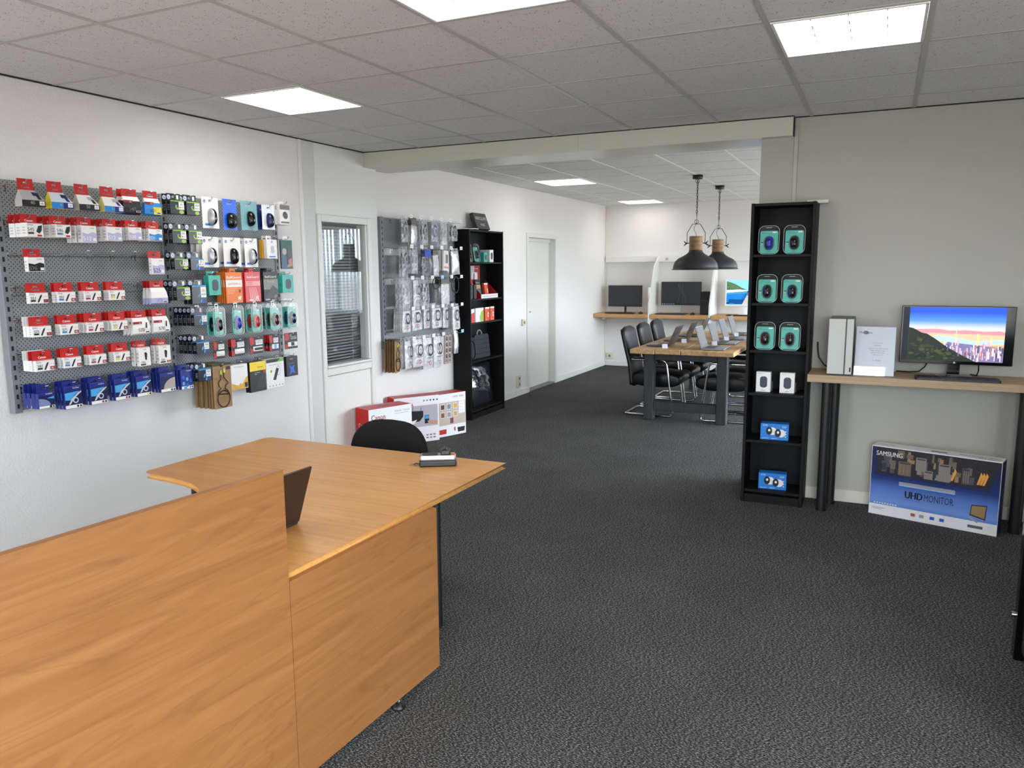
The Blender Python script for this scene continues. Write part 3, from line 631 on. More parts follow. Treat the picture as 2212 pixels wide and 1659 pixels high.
# desktop tower
TWF = mat('pale_grey_tower_front', (186, 190, 184), 0.5, var=0.01); TWS = mat('dark_tower_case', (70, 68, 64), 0.45)
t = empty('desktop_tower', 'slim pale grey desktop tower with a dark groove on the counter', 'computer', frame(-90, (1.467, 3.06, 0.9205)))
MB().cbox(-0.073, 0.073, 0.006, 0.362, -0.30, -0.012, TWS, 0.003).build('case', t)
MB().cbox(-0.073, 0.026, 0.008, 0.360, -0.0115, 0, TWF, 0.003).build('front_panel', t)
MB().cbox(0.032, 0.073, 0.008, 0.360, -0.0115, 0, TWF, 0.003).build('front_panel', t)
MB().cbox(0.058, 0.067, 0.026, 0.054, 0.0002, 0.0012, BLACKP, 0.0004).build('badge', t)
MB().box(-0.06, 0.06, 0.0, 0.0055, -0.28, -0.02, BLACKP).build('foot', t)
# price stand
PAPER = mat('white_paper', (226, 226, 228), 0.6); ACRYL = clear('acrylic', (250, 252, 255), 0.05, 0.02)
INK = mat('black_print', (30, 30, 32), 0.6); INKG = mat('grey_print', (120, 120, 124), 0.6)
ps = empty('price_stand', 'clear acrylic stand holding a white printed price sheet on the counter', 'price sign', frame(-90, (1.667, 3.105, 0.9225)) @ Matrix.Rotation(-0.20, 4, 'X'))
b = MB(); b.box(-0.113, 0.113, 0.003, 0.312, -0.004, -0.003, PAPER)
z = -0.0027
b.text('Multi', -0.095, 0.268, 0.014, z, INK, 'l'); b.disc(-0.058, 0.274, 0.016, 0.012, z+0.0001, INKG); b.text('Byte', -0.054, 0.268, 0.014, z+0.0002, INK, 'l')
for i, s in enumerate(['Lenovo desktop', 'aanbieding!']): b.text(s, 0.012, 0.206-i*0.014, 0.0068, z, INKG)
for i, s in enumerate(['Intel Core i5 9400 6 core', '8GB werkgeheugen', '256GB SSD Drive', 'Windows 10']): b.text(s, 0.016, 0.171-i*0.0135, 0.0074, z, INKG)
b.text('\u20ac 599,00', 0.012, 0.094, 0.009, z, INKG); b.box(-0.06, 0.06, 0.045, 0.046, z-0.0002, z, INKG)
b.build('printed_sheet', ps)
b = MB(); b.box(-0.116, 0.116, 0.0, 0.315, -0.002, 0.0, ACRYL); b.box(-0.116, 0.116, 0.0, 0.315, -0.0075, -0.0055, ACRYL); b.build('acrylic_holder', ps); o = MB().box(-0.116, 0.116, -0.0018, 0.0, -0.09, -0.0, ACRYL).build('foot', ps); o.rotation_euler = (0.20, 0, 0)

# monitor with the harbour skyline picture
def emis(name, rgb, s=1.0):
    return mat(name, rgb, 0.3, emit=s, spec=0.1)
def screen_mat(name, stops, s=1.0, axis=1, h=1.0):     # vertical colour bands on a lit screen
    m = bpy.data.materials.new(name); nt, N, L, b = nodes(m)
    tc = N.new('ShaderNodeTexCoord'); sp = N.new('ShaderNodeSeparateXYZ'); L.new(tc.outputs['Object'], sp.inputs[0])
    d = N.new('ShaderNodeMath'); d.operation = 'DIVIDE'; d.inputs[1].default_value = h; L.new(sp.outputs[axis], d.inputs[0])
    r = N.new('ShaderNodeValToRGB'); e = r.color_ramp.elements
    e[0].position, e[0].color = stops[0][0], lin(stops[0][1]); e[1].position, e[1].color = stops[-1][0], lin(stops[-1][1])
    for p, c in stops[1:-1]: k = e.new(p); k.color = lin(c)
    L.new(d.outputs[0], r.inputs['Fac']); b.inputs['Base Color'].default_value = (0.01, 0.01, 0.01, 1); b.inputs['Roughness'].default_value = 0.2; b.inputs['Specular IOR Level'].default_value = 0.1
    L.new(r.outputs['Color'], b.inputs['Emission Color']); b.inputs['Emission Strength'].default_value = s; return m
GLOSSB = mat('glossy_black_bezel', (8, 8, 9), 0.1)
def monitor(name, label, mtx, w, h, zb, bezel, mb, mscr, foot, chin=0.0, neck=0.034, mneck=None):
    e = empty(name, label, 'monitor', mtx)
    MB().cbox(-w/2, w/2, zb, zb+h, -0.022, 0, mb, 0.003).build('housing', e)
    MB().rect(-w/2+bezel, zb+bezel+chin, w/2-bezel, zb+h-bezel, 0.0006, mscr).build('screen', e)
    n = MB(); n.box(-neck, neck, 0.012, zb+0.08, -0.05, -0.0225, mneck or mb); n.build('neck', e)
    f = MB(); f.prism(rrect(foot[0], foot[1], 0.02, 4), 0, 0.008, mb); o = f.build('foot', e); o.rotation_euler = (-math.pi/2, 0, 0); o.location = (0, 0, -0.03)
    return e
SKY = screen_mat('sunset_sky_screen', [(0.0, (214, 150, 120)), (0.42, (236, 150, 110)), (0.52, (252, 214, 120)), (0.66, (214, 214, 230)), (0.82, (80, 140, 240)), (1.0, (28, 78, 214))], 1.0, 1, 0.30)
mo = monitor('display_monitor', 'black monitor showing a sunset harbour skyline on the counter', frame(-90, (2.116, 3.25, 0.9205)), 0.615, 0.360, 0.080, 0.004, GLOSSB, GLOSSB, (0.20, 0.11), 0.012)
zb, z0 = 0.082, 0.0008
x0, x1, y0, y1 = -0.262, 0.256, 0.10, 0.432
pic = MB(); pic.rect(x0, 0.0, x1, y1-y0, z0, SKY)
def P(u, v): return (x0+u*(x1-x0), v*(y1-y0))
z1 = z0+0.0002
def em(n, c): return emis('screen_'+n, c, 0.9)
pic.poly([P(0.0, 0.44), P(1, 0.44), P(1, 0.56), P(0.95, 0.58), P(0.8, 0.565), P(0.6, 0.585), P(0.45, 0.57), P(0.3, 0.6), P(0.0, 0.58)], z1, em('hills', (190, 120, 130)))
pic.poly([P(0.2, 0.34), P(1, 0.30), P(1, 0.50), P(0.2, 0.52)], z1+0.0001, em('far_city', (226, 160, 130)))
pic.poly([P(0.25, 0.40), P(0.6, 0.30), P(1, 0.34), P(1, 0.42), P(0.7, 0.38), P(0.45, 0.46), P(0.3, 0.48)], z1+0.0002, em('water', (150, 180, 236)))
rs = random.Random(3); twr = [em('tower_a', (120, 104, 128)), em('tower_b', (176, 150, 170)), em('tower_c', (66, 64, 96)), em('tower_d', (216, 200, 214)), em('tower_e', (150, 100, 110))]
pic.poly([P(0.3, 0.0), P(1, 0.0), P(1, 0.26), P(0.42, 0.36)], z1+0.0003, em('city_base', (100, 96, 130)))
for k in range(130):
    u = rs.uniform(0.36, 0.985); w = rs.uniform(0.008, 0.020); bv = rs.uniform(0.0, 0.2); tv = min(bv+rs.uniform(0.05, 0.17), 0.36+0.06*rs.random()); q = z1+0.0004+k*0.000004
    pic.poly([P(u, bv), P(min(1, u+w), bv), P(min(1, u+w), tv), P(u, tv)], q, twr[k % 5])
for u, tv, w in ((0.50, 0.57, 0.010), (0.72, 0.52, 0.022), (0.86, 0.47, 0.014), (0.52, 0.40, 0.02), (0.83, 0.38, 0.045)):
    pic.poly([P(u, 0.30), P(u+w, 0.30), P(u+w, tv), P(u, tv)], z1+0.0008, em('gold_tower', (244, 190, 120)) if tv > 0.45 else twr[1])
pic.poly([P(0, 0.0), P(0.72, 0.0), P(0.55, 0.14), P(0.42, 0.26), P(0.28, 0.42), P(0.2, 0.5), P(0.14, 0.52), P(0.05, 0.60), P(0.0, 0.62)], z1+0.0009, emis('screen_hillside', (34, 40, 34), 0.8))
for k in range(60):
    u = rs.uniform(0.01, 0.5); v = rs.uniform(0.02, 0.62*(1-u/0.62)-0.04)
    if v < 0.03: continue
    c = P(u, v); pic.disc(c[0], c[1], rs.uniform(0.008, 0.02), rs.uniform(0.005, 0.011), z1+0.00095+k*0.000002, [em('bush_a', (42, 52, 38)), em('bush_b', (56, 62, 42)), em('bush_c', (28, 34, 30))][k % 3], 9)
o = pic.build('screen_picture', mo); o.location = (0, y0, 0)
sd = MB(); SB = emis('screen_side_bar', (30, 36, 42), 0.7); sd.rect(-0.298, y0, x0-0.0005, y1, z0, SB); sd.build('screen_bar', mo); MB().rect(x1+0.0005, y0, 0.298, y1, z0, mat('black_screen_bar', (12, 13, 16), 0.1)).build('screen_bar', mo)
lg = MB(); lg.disc(0.0, zb+0.0085, 0.006, 0.006, z0, mat('silver_logo', (190, 190, 192), 0.3)); lg.text('hp', 0.0, zb+0.006, 0.0055, z0+0.0002, GLOSSB); lg.build('logo', mo)
# wireless keyboard in front of the monitor
def keyboard(name, label, mtx, w, d, mb, mk):
    e = empty(name, label, 'keyboard', mtx)
    b = MB(); b.prism(rrect(w, d, 0.012, 4), 0, 0.012, mb); b.build('case', e)
    k = MB(); rows = 5; cols = 18; kw = (w-0.03)/cols; kd = (d-0.03)/rows
    for r in range(rows):
        for c in range(cols): k.box(-w/2+0.015+c*kw+0.001, -w/2+0.015+(c+1)*kw-0.001, -d/2+0.015+r*kd+0.001, -d/2+0.015+(r+1)*kd-0.001, 0.0122, 0.0155, mk)
    k.build('keys', e)
    return e
keyboard('keyboard', 'black wireless keyboard lying in front of the skyline monitor', Matrix.Translation((2.125, 3.118, 0.9205)), 0.45, 0.145, BLACKP, KEYS)
tag(MB().tube([(1.40, 3.37, 0.925), (1.36, 3.36, 0.95), (1.325, 3.36, 1.00), (1.315, 3.375, 1.05), (1.31, 3.39, 1.10)], 0.005, BLACKP, 7).build('power_cable'), 'black cable hanging beside the grey desktop tower', 'cable')
tag(MB().tube([(1.80, 3.385, 0.927), (1.88, 3.37, 0.9265), (1.93, 3.35, 0.935), (1.96, 3.32, 0.97), (1.975, 3.285, 1.015)], 0.004, BLACKP, 7).build('monitor_cable'), 'black cable running from the skyline monitor behind the price sheet', 'cable')
tag(MB().tube([(2.25, 3.285, 1.012), (2.255, 3.30, 0.96), (2.25, 3.33, 0.927), (2.22, 3.37, 0.9265)], 0.004, BLACKP, 7).build('monitor_cable'), 'short black cable dropping from the underside of the skyline monitor', 'cable')

# ------------------------------------------------------------------ monitor carton under the counter
NAVY = mat('navy_carton_print', (26, 36, 84), 0.4); CART = mat('white_carton', (226, 226, 230), 0.5); 
def ramp_print(name, stops, axis, h, noise=0.0):
    m = bpy.data.materials.new(name); nt, N, L, b = nodes(m)
    tc = N.new('ShaderNodeTexCoord'); sp = N.new('ShaderNodeSeparateXYZ'); L.new(tc.outputs['Object'], sp.inputs[0])
    d = N.new('ShaderNodeMath'); d.operation = 'DIVIDE'; d.inputs[1].default_value = h; L.new(sp.outputs[axis], d.inputs[0])
    r = N.new('ShaderNodeValToRGB'); e = r.color_ramp.elements
    e[0].position, e[0].color = stops[0][0], lin(stops[0][1]); e[1].position, e[1].color = stops[-1][0], lin(stops[-1][1])
    for p, c in stops[1:-1]: k = e.new(p); k.color = lin(c)
    L.new(d.outputs[0], r.inputs['Fac']); L.new(r.outputs['Color'], b.inputs['Base Color']); b.inputs['Roughness'].default_value = 0.35; return m
mc = empty('monitor_carton', 'blue and white monitor carton with a night city picture under the counter', 'box', frame(-106, (2.037, 3.109, 0)))
w, h, d = 0.365, 0.458, 0.125
BLUEG = ramp_print('blue_gradient_print', [(0.0, (54, 88, 160)), (0.25, (110, 146, 214)), (0.45, (84, 120, 196)), (0.62, (30, 54, 118)), (1.0, (20, 28, 70))], 1, 0.40)
b = MB(); b.cbox(-w, w, 0, h, -d, 0, CART, 0.002); b.rect(w+0.0004, 0.03, w+0.0004, 0.03, 0, NAVY); b.build('carton', mc)
pr = MB(); pr.rect(-w+0.004, 0.072, w-0.003, h-0.006, 0.0006, BLUEG)
NIGHT = mat('night_city_print', (34, 30, 34), 0.4, var=0.5, scale=60)
pr.poly([(-w+0.006, h-0.008), (w-0.004, h-0.008), (w-0.05, 0.262), (-w+0.02, 0.262)], 0.0009, NAVY); pr.poly([(-w+0.03, h-0.008), (w-0.006, h-0.008), (w-0.06, 0.28), (-w+0.04, 0.28)], 0.0011, NIGHT)
rs = random.Random(9); cm = [mat('bld_a', (112, 96, 84), 0.5), mat('bld_b', (76, 74, 86), 0.5), mat('bld_c', (150, 120, 84), 0.5), mat('bld_d', (46, 48, 64), 0.5), mat('bld_e', (130, 128, 126), 0.5), mat('bld_glow', (222, 160, 70), 0.5)]
for k in range(46):
    x = rs.uniform(-w+0.06, w-0.12); y = rs.uniform(0.285, 0.40); ww = rs.uniform(0.012, 0.04); hh = min(rs.uniform(0.02, 0.07), h-0.012-y)
    pr.poly([(x, y), (x+ww, y-0.0), (x+ww*1.05, y+hh), (x+0.003, y+hh)], 0.0013+k*0.000006, cm[k % 6] if k % 6 < 5 or k % 4 == 0 else cm[0])
for x, y, ww, hh, c in ((-0.20, 0.285, 0.075, 0.09, 0), (-0.10, 0.33, 0.06, 0.085, 4), (0.03, 0.285, 0.065, 0.11, 4), (0.16, 0.29, 0.04, 0.10, 1), (-0.05, 0.285, 0.05, 0.055, 4)):
    pr.poly([(x, y), (x+ww, y), (x+ww, y+hh), (x, y+hh)], 0.0017, cm[c]); pr.poly([(x+0.006, y+hh-0.014), (x+ww-0.006, y+hh-0.014), (x+ww-0.006, y+hh-0.006), (x+0.006, y+hh-0.006)], 0.0018, cm[3])
    for q in range(3): pr.rect(x+0.008+q*ww/3.4, y+0.008, x+0.012+q*ww/3.4, y+hh-0.018, 0.0019, cm[2])
for x in (0.10, 0.24, 0.255, 0.27): pr.poly([(x, 0.30), (x+0.012, 0.30), (x+0.03, 0.36), (x+0.02, 0.38)], 0.00195, cm[5])
SILP = mat('silver_print', (150, 154, 162), 0.35)
pr.poly([(-0.19, 0.222), (0.13, 0.222), (0.13, 0.242), (-0.19, 0.242)], 0.0012, SILP); pr.rect(-0.19, 0.216, 0.13, 0.222, 0.0012, mat('pale_blue_print', (150, 190, 236), 0.4))
WPR = mat('white_print', (238, 238, 240), 0.5)
pr.text('SAMSUNG', -w+0.03, 0.397, 0.030, 0.0022, WPR, 'l', 0.155, 0.03)
pr.text('UHD', -0.15, 0.142, 0.046, 0.0014, INK, 'l', 0.10, 0.05); pr.text('MONITOR', -0.04, 0.142, 0.044, 0.0014, INK, 'l', 0.165)
pr.rect(-0.14, 0.132, -0.06, 0.1335, 0.0014, INK)
pr.poly([(0.215, 0.105), (0.30, 0.088), (0.305, 0.18), (0.222, 0.172)], 0.0014, INK); pr.poly([(0.22, 0.112), (0.295, 0.096), (0.30, 0.173), (0.226, 0.167)], 0.0016, cm[2]); pr.poly([(0.21, 0.09), (0.26, 0.062), (0.262, 0.07), (0.214, 0.10)], 0.0016, SILP)
for k in range(9): pr.disc(-w+0.036+k*0.016, 0.082, 0.005, 0.004, 0.0014, WPR, 8)
for i, (x, c) in enumerate(((-0.11, mat('rust_print', (150, 90, 70), 0.5)), (-0.06, SILP), (0.0, mat('blue_icon', (40, 90, 190), 0.5)), (0.055, mat('blue_icon', (40, 90, 190), 0.5)))): pr.rect(x, 0.03, x+0.026, 0.05, 0.0008, c)
pr.rect(0.21, 0.028, 0.29, 0.046, 0.0008, mat('grey_label_print', (90, 92, 96), 0.5))
for i in range(3): pr.rect(-w+0.02, 0.05-i*0.006, -w+0.10-i*0.01, 0.052-i*0.006, 0.0008, INKG)
pr.build('front_print', mc)
tp = MB()
tp.add([(-0.03, h+0.0006, -0.04), (0.06, h+0.0006, -0.04), (0.06, h+0.0006, -0.06), (-0.03, h+0.0006, -0.06)], [(0, 1, 2, 3)], INK)
tp.build('handle_hole', mc); tp = MB(); g, ff, tw = text_geo('UHD MONITOR'); tp.add([(0.345-p[0]*0.22/tw, h+0.0006, -0.075+p[1]*0.045) for p in g], ff, INKG)
tp.build('top_print', mc); tp = MB(); g, ff, tw = text_geo('SAMSUNG'); tp.add([(0.345-p[0]*0.11/tw, h+0.0006, -0.035+p[1]*0.032) for p in g], ff, INKG)
tp.build('top_print', mc); tp = MB(); g, ff, tw = text_geo('Curved'); tp.add([(-0.24-p[0]*0.08/tw, h+0.0006, -0.06+p[1]*0.03) for p in g], ff, INKG); tp.build('top_print', mc)
sp = MB(); sp.add([(w+0.0006, 0.003, 0.0), (w+0.0006, 0.003, -d), (w+0.0006, h-0.003, -d), (w+0.0006, h-0.003, 0)], [(0, 1, 2, 3)], NAVY); sp.build('side_print', mc)
# black cabinet at the photo's edge
cb = empty('black_cabinet', 'black cabinet with a chrome lock standing at the very edge of the photo', 'cabinet', Matrix.Translation((2.5, 1.0, 0)))
def kpart(b, n):
    o = b.build(n, cb); o.matrix_parent_inverse = Matrix.Translation((-2.5, -1.0, 0)); return o
kpart(MB().cbox(2.30, 2.75, 0.55, 1.395, 0.07, 1.05, BLACKM, 0.003), 'body')
kpart(MB().cbox(2.262, 2.299, 1.335, 1.40, 0.0, 1.05, GLOSSB, 0.003), 'post'); kpart(MB().cbox(2.262, 2.299, 0.55, 0.61, 0.0, 1.05, GLOSSB, 0.003), 'post')
kpart(MB().cbox(2.275, 2.299, 0.612, 1.333, 0.075, 1.04, GLOSSB, 0.002), 'door')
kpart(MB().cbox(2.2995, 2.745, 0.615, 1.333, 0.0, 0.068, mat('grey_plinth', (84, 82, 78), 0.5), 0.002), 'plinth')
k = MB(); k.cyl((2.246, 1.367, 0.185), 0.012, 0.0155, CHROME, 'X', 16); kpart(k, 'lock')
# ------------------------------------------------------------------ back room: plank table
OLDW = wood('reclaimed_oak', (166, 126, 84), (188, 150, 106), (206, 172, 130), 'Y', 0.6, 1.6, 34, 0.15, 4.0)
OLDX = wood('reclaimed_oak_shelf', (164, 118, 72), (188, 144, 96), (204, 166, 120), 'X', 0.6, 1.6, 30, 0.15, 5.0)
POST = wood('black_stained_post', (34, 36, 38), (44, 46, 48), (58, 60, 62), 'Z', 0.6, 2.5, 40, 0.1)
tb = empty('plank_table', 'long table of thick old oak planks on black square legs', 'table', Matrix.Translation((-0.12, 6.8, 0)))
def tpart(b, n):
    o = b.build(n, tb); o.matrix_parent_inverse = Matrix.Translation((0.12, -6.8, 0)); return o
xs = [-0.655, -0.395, -0.128, 0.140, 0.405]; off = [0.0, 0.02, 0.035, 0.0]
for k in range(4):
    tpart(MB().cbox(xs[k]+0.001, xs[k+1]-0.002-(0.004 if k == 1 else 0), 5.53+off[k]*0.7, 8.15-off[k], 0.722+0.002*(k % 2), 0.768+0.002*(k % 2), OLDW, 0.005), 'plank')
for (x, y) in ((-0.50, 5.765), (0.262, 5.765), (-0.50, 7.95), (0.262, 7.95)): tpart(MB().cbox(x-0.052, x+0.052, y-0.052, y+0.052, 0, 0.721, POST, 0.006), 'leg')
for y in (5.765, 7.95): tpart(MB().cbox(-0.447, 0.209, y-0.04, y+0.04, 0.105, 0.20, POST, 0.004), 'stretcher')
for y in (5.765, 7.95): tpart(MB().cbox(-0.447, 0.209, y-0.03, y+0.03, 0.64, 0.7205, POST, 0.004), 'apron')
# cantilever chairs
LEATH = mat('black_leather', (13, 14, 16), 0.36, var=0.1, scale=90, bump=0.08, spec=0.35)
def chair_meshes():
    w = 0.45
    seat = MB()
    def sfn(u, v):
        a = 2*math.pi*u; n = 3.0; ca, sa = math.cos(a), math.sin(a)
        x = 0.275*math.copysign(abs(ca)**(2/n), ca); z = 0.078*math.copysign(abs(sa)**(2/n), sa)
        k = [0, 0.86, 0.97, 1, 1, 0.97, 0.86, 0][int(round(v*7))]; y = [-0.5, -0.5, -0.485, -0.46, 0.46, 0.485, 0.5, 0.5][int(round(v*7))]*w
        return (x*k+0.055, y, z*k+0.398)
    seat.grid(sfn, 28, 8, LEATH, True, True)
    back = MB()
    def bfn(u, v):
        n = 12; a = 2*math.pi*u; ca, sa = math.cos(a), math.sin(a)
        y = w/2*math.copysign(abs(ca)**(2/4.0), ca); t = 0.038*math.copysign(abs(sa)**(2/3.0), sa)
        z = 0.30+v*0.66; k = 1.0
        if v > 0.93: k = max(0.0, 1-((v-0.93)/0.07)**2*1.0)
        if v < 0.04: k = v/0.04
        cx = -0.205-0.03*math.sin(math.pi*v*0.9)-0.13*max(0, v-0.35)**1.3*1.6
        return (cx-t*max(k, 0.05)*(1.0), y*(0.97 if k < 1 else 1)*max(k, 0.001)**0.1, z)
    back.grid(bfn, 26, 22, LEATH, True, True)
    top = [bfn(i/26, 1.0) for i in range(26)]; back.add(top, [tuple(range(26))], LEATH); bot = [bfn(i/26, 0.0) for i in range(26)]; back.add(bot, [tuple(range(26))[::-1]], LEATH)
    seam = MB(); seam.tube([(bfn(0.25, v)[0]*0+(-0.205-0.03*math.sin(math.pi*v*0.9)-0.13*max(0, v-0.35)**1.3*1.6)-0.0385, y, 0.30+v*0.66) for v in [0.06+0.06*i for i in range(15)] for y in (0.0,)], 0.0025, BLACKP, 5)
    fr = MB(); r = 0.0115
    def bend(ps, q=0.05, n=5):
        out = [Vector(ps[0])]
        for i in range(1, len(ps)-1):
            a, b_, c = Vector(ps[i-1]), Vector(ps[i]), Vector(ps[i+1]); p0 = b_+(a-b_).normalized()*q; p1 = b_+(c-b_).normalized()*q
            for k in range(n+1): t = k/n; out.append(p0*(1-t)**2+b_*2*t*(1-t)+p1*t*t)
        return out+[Vector(ps[-1])]
    y = w/2+0.02
    fr.tube(bend([(-0.20, -y, 0.615), (0.18, -y, 0.615), (0.265, -y, 0.012), (-0.27, -y, 0.012), (-0.27, y, 0.012), (0.265, y, 0.012), (0.18, y, 0.615), (-0.20, y, 0.615)], 0.045), r, CHROME, 8)
    arm = MB()
    for s in (-1, 1): arm.cbox(-0.19, 0.16, s*y-0.016, s*y+0.016, 0.622, 0.642, BLACKP, 0.006)
    arms = []
    for s in (-1, 1): arms.append(('armrest', MB().cbox(-0.19, 0.16, s*y-0.016, s*y+0.016, 0.628, 0.646, BLACKP, 0.006).mesh('armrest')))
    return [('seat', seat.mesh('seat')), ('backrest', back.mesh('backrest'), [('seam', seam.mesh('seam'))]), ('frame', fr.mesh('frame'))]+arms
CM = chair_meshes()
ords = ['nearest', 'middle', 'farthest']
for k in range(3):
    put('cantilever_chair', CM, 'black leather cantilever chair on the door side of the table, %s' % ['nearest', 'in the middle', 'farthest'][k], 'chair', Matrix.Translation((-0.545, 6.16+0.60*k, 0)), 'chairs around the plank table')
for k in range(3):
    put('cantilever_chair', CM, 'black leather cantilever chair half hidden behind the narrow bookcase, %s' % ['first', 'second', 'third'][k], 'chair', Matrix.Translation((0.285, 6.10+0.60*k, 0)) @ Matrix.Rotation(math.pi, 4, 'Z'), 'chairs around the plank table')
# laptops on the table
SIL = mat('silver_aluminium', (150, 152, 154), 0.35, 0.7); GRY = mat('grey_aluminium', (92, 93, 96), 0.4, 0.6); KG = mat('grey_keys', (70, 72, 75), 0.5)
SCG = mat('dim_grey_screen', (70, 74, 78), 0.12)
LA = laptop_parts(0.34, 0.235, 0.225, 0.30, SIL, GRY, SCG, KG); LB = laptop_parts(0.33, 0.23, 0.22, 0.42, GRY, GRY, SCR_OFF, KEYS)
TZ = 0.7725
for k, (x, y, lab) in enumerate([(0.165, 5.86, 'open silver laptop at the near end of the table, beside the bookcase'), (0.165, 6.49, 'open silver laptop on the table, second from the near end by the bookcase'),
                                 (0.175, 7.06, 'open silver laptop on the table, third from the near end by the bookcase'), (0.165, 7.70, 'open laptop with a blue-lit keyboard at the far end of the table')]):
    put('laptop', LA, lab, 'laptop', Matrix.Translation((x, y, TZ)) @ Matrix.Rotation(math.radians(90), 4, 'Z'), 'laptops on the plank table')
for k, (x, y, lab) in enumerate([(-0.455, 6.02, 'dark grey laptop with its lid back turned, at the near end by the chairs'), (-0.43, 6.64, 'dark grey laptop with its lid back turned, second along the chair side'),
                                 (-0.42, 7.28, 'dark grey laptop with its lid back turned, at the far end by the chairs')]):
    put('laptop', LB, lab, 'laptop', Matrix.Translation((x, y, TZ)) @ Matrix.Rotation(math.radians(-90), 4, 'Z'), 'laptops on the plank table')
TENT = MB(); TENT.add([(-0.028, -0.018, 0), (0.028, -0.018, 0), (0.028, 0, 0.045), (-0.028, 0, 0.045), (-0.028, 0.018, 0), (0.028, 0.018, 0)], [(0, 1, 2, 3), (3, 2, 5, 4)], mat('pale_lilac_card', (222, 222, 240), 0.5))
tm = TENT.mesh('tent_card')
for k, (x, y, lab) in enumerate([(-0.33, 5.70, 'white tent price card in front of the near dark laptop'), (0.09, 6.17, 'white tent price card between the first and second silver laptops'), (0.11, 6.76, 'white tent price card between the second and third silver laptops'),
                                 (0.12, 7.36, 'white tent price card before the blue-lit laptop'), (-0.28, 6.35, 'white tent price card behind the near dark laptop')]):
    o = bpy.data.objects.new('tent_card', tm); COL.objects.link(o); o.location = (x, y, TZ); o.rotation_euler = (0, 0, 0.5); tag(o, lab, 'price card', 'tent cards on the plank table')

# ------------------------------------------------------------------ pendant lamps
SHADE = mat('black_enamel_shade', (34, 35, 36), 0.5, var=0.03); SHIN = mat('white_enamel_inside', (226, 222, 214), 0.5)
PWOOD = wood('turned_mango_wood', (112, 82, 54), (140, 106, 72), (168, 134, 96), 'X', 0.55, 2.0, 40)
def pendant_parts(drop, turn):
    a = MB(); a.lathe([(0, 0), (0.055, 0), (0.055, -0.035), (0.05, -0.04), (0, -0.04)], (0, 0, 0), BLACKM, 24)
    chain = MB(); n = int((drop-0.04-0.04)/0.03)
    for k in range(n):
        z = -0.055-k*0.03; pts = []
        for q in range(10):
            t = 2*math.pi*q/10; u, v = 0.0085*math.cos(t), 0.019*math.sin(t)
            pts.append((u if k % 2 else 0, 0 if k % 2 else u, z+v))
        chain.tube(pts, 0.0026, BLACKM, 5, True)
    ring = MB()
    for zz in (-0.062, -drop+0.0): ring.tube([(0.02*math.cos(t), 0, zz+0.02*math.sin(t)) for t in [2*math.pi*q/14 for q in range(14)]], 0.0028, BLACKM, 5, True)
    y = MB(); z = -drop
    y.tube([(-0.095, 0, z-0.24), (-0.098, 0, z-0.12), (-0.04, 0, z-0.025), (0.04, 0, z-0.025), (0.098, 0, z-0.12), (0.095, 0, z-0.24)], 0.004, BLACKM, 6)
    cord = MB(); cord.tube([(0.004, 0.004, -0.04), (0.006, 0.004, z*0.5), (0.0, 0.0, z-0.02), (-0.025, 0, z-0.06), (-0.02, 0, z-0.10), (0.0, 0, z-0.13), (0, 0, z-0.16)], 0.0028, BLACKP, 6)
    zt = z-0.155
    wd = MB(); wd.lathe([(0.0, 0.0), (0.070, 0.0), (0.072, -0.004), (0.072, -0.146), (0.069, -0.15)], (0, 0, zt), PWOOD, 28)
    wing = []
    for s in (-1, 1):
        b = MB(); b.cyl((s*0.0725, 0, zt-0.075), 0.005, s*0.03, BLACKM, 'X', 8); b.add([(s*0.10, 0.0, zt-0.07), (s*0.128, 0.002, zt-0.05), (s*0.132, 0.002, zt-0.058), (s*0.113, 0, zt-0.077), (s*0.130, 0.002, zt-0.098), (s*0.124, 0.002, zt-0.105), (s*0.098, 0, zt-0.084)], [(0, 1, 2, 3, 4, 5, 6)], BLACKM); wing.append(('wing_nut', b.mesh('wing_nut')))
    sh = MB(); zs = zt-0.15
    prof = [(0.072, 0.0), (0.076, -0.02), (0.098, -0.042), (0.137, -0.066), (0.186, -0.09), (0.215, -0.118), (0.232, -0.145), (0.241, -0.18), (0.243, -0.205), (0.256, -0.211), (0.256, -0.215)]
    sh.lathe(prof, (0, 0, zs), SHADE, 40)
    ins = MB(); ins.lathe([(max(0.01, r-0.004), zz-0.001) for r, zz in prof[:-2]]+[(0.252, -0.2155)], (0, 0, zs), SHIN, 40)
    bulb = MB(); bulb.lathe([(0.0, -0.03), (0.016, -0.03), (0.018, -0.06), (0.03, -0.09), (0.032, -0.11), (0.02, -0.135), (0, -0.14)], (0, 0, zs), mat('warm_bulb', (255, 236, 200), 0.3), 18)
    return [('ceiling_rose', a.mesh('ceiling_rose')), ('chain', chain.mesh('chain'), [('ring', ring.mesh('ring'))]), ('yoke', y.mesh('yoke')), ('cord', cord.mesh('cord')), ('wooden_neck', wd.mesh('wooden_neck')),
            ('shade', sh.mesh('shade'), [('lining', ins.mesh('lining'))]), ('bulb', bulb.mesh('bulb'))]+wing
put('pendant_lamp', pendant_parts(0.492, 0), 'black dome pendant lamp with wooden neck, the nearer and larger of two', 'pendant lamp', Matrix.Translation((-0.187, 6.40, CH)) @ Matrix.Rotation(0.3, 4, 'Z'), 'pendant lamps over the plank table')
put('pendant_lamp', pendant_parts(0.492, 1), 'black dome pendant lamp with wooden neck, the farther one behind', 'pendant lamp', Matrix.Translation((-0.185, 7.65, CH)) @ Matrix.Rotation(0.3, 4, 'Z'), 'pendant lamps over the plank table')

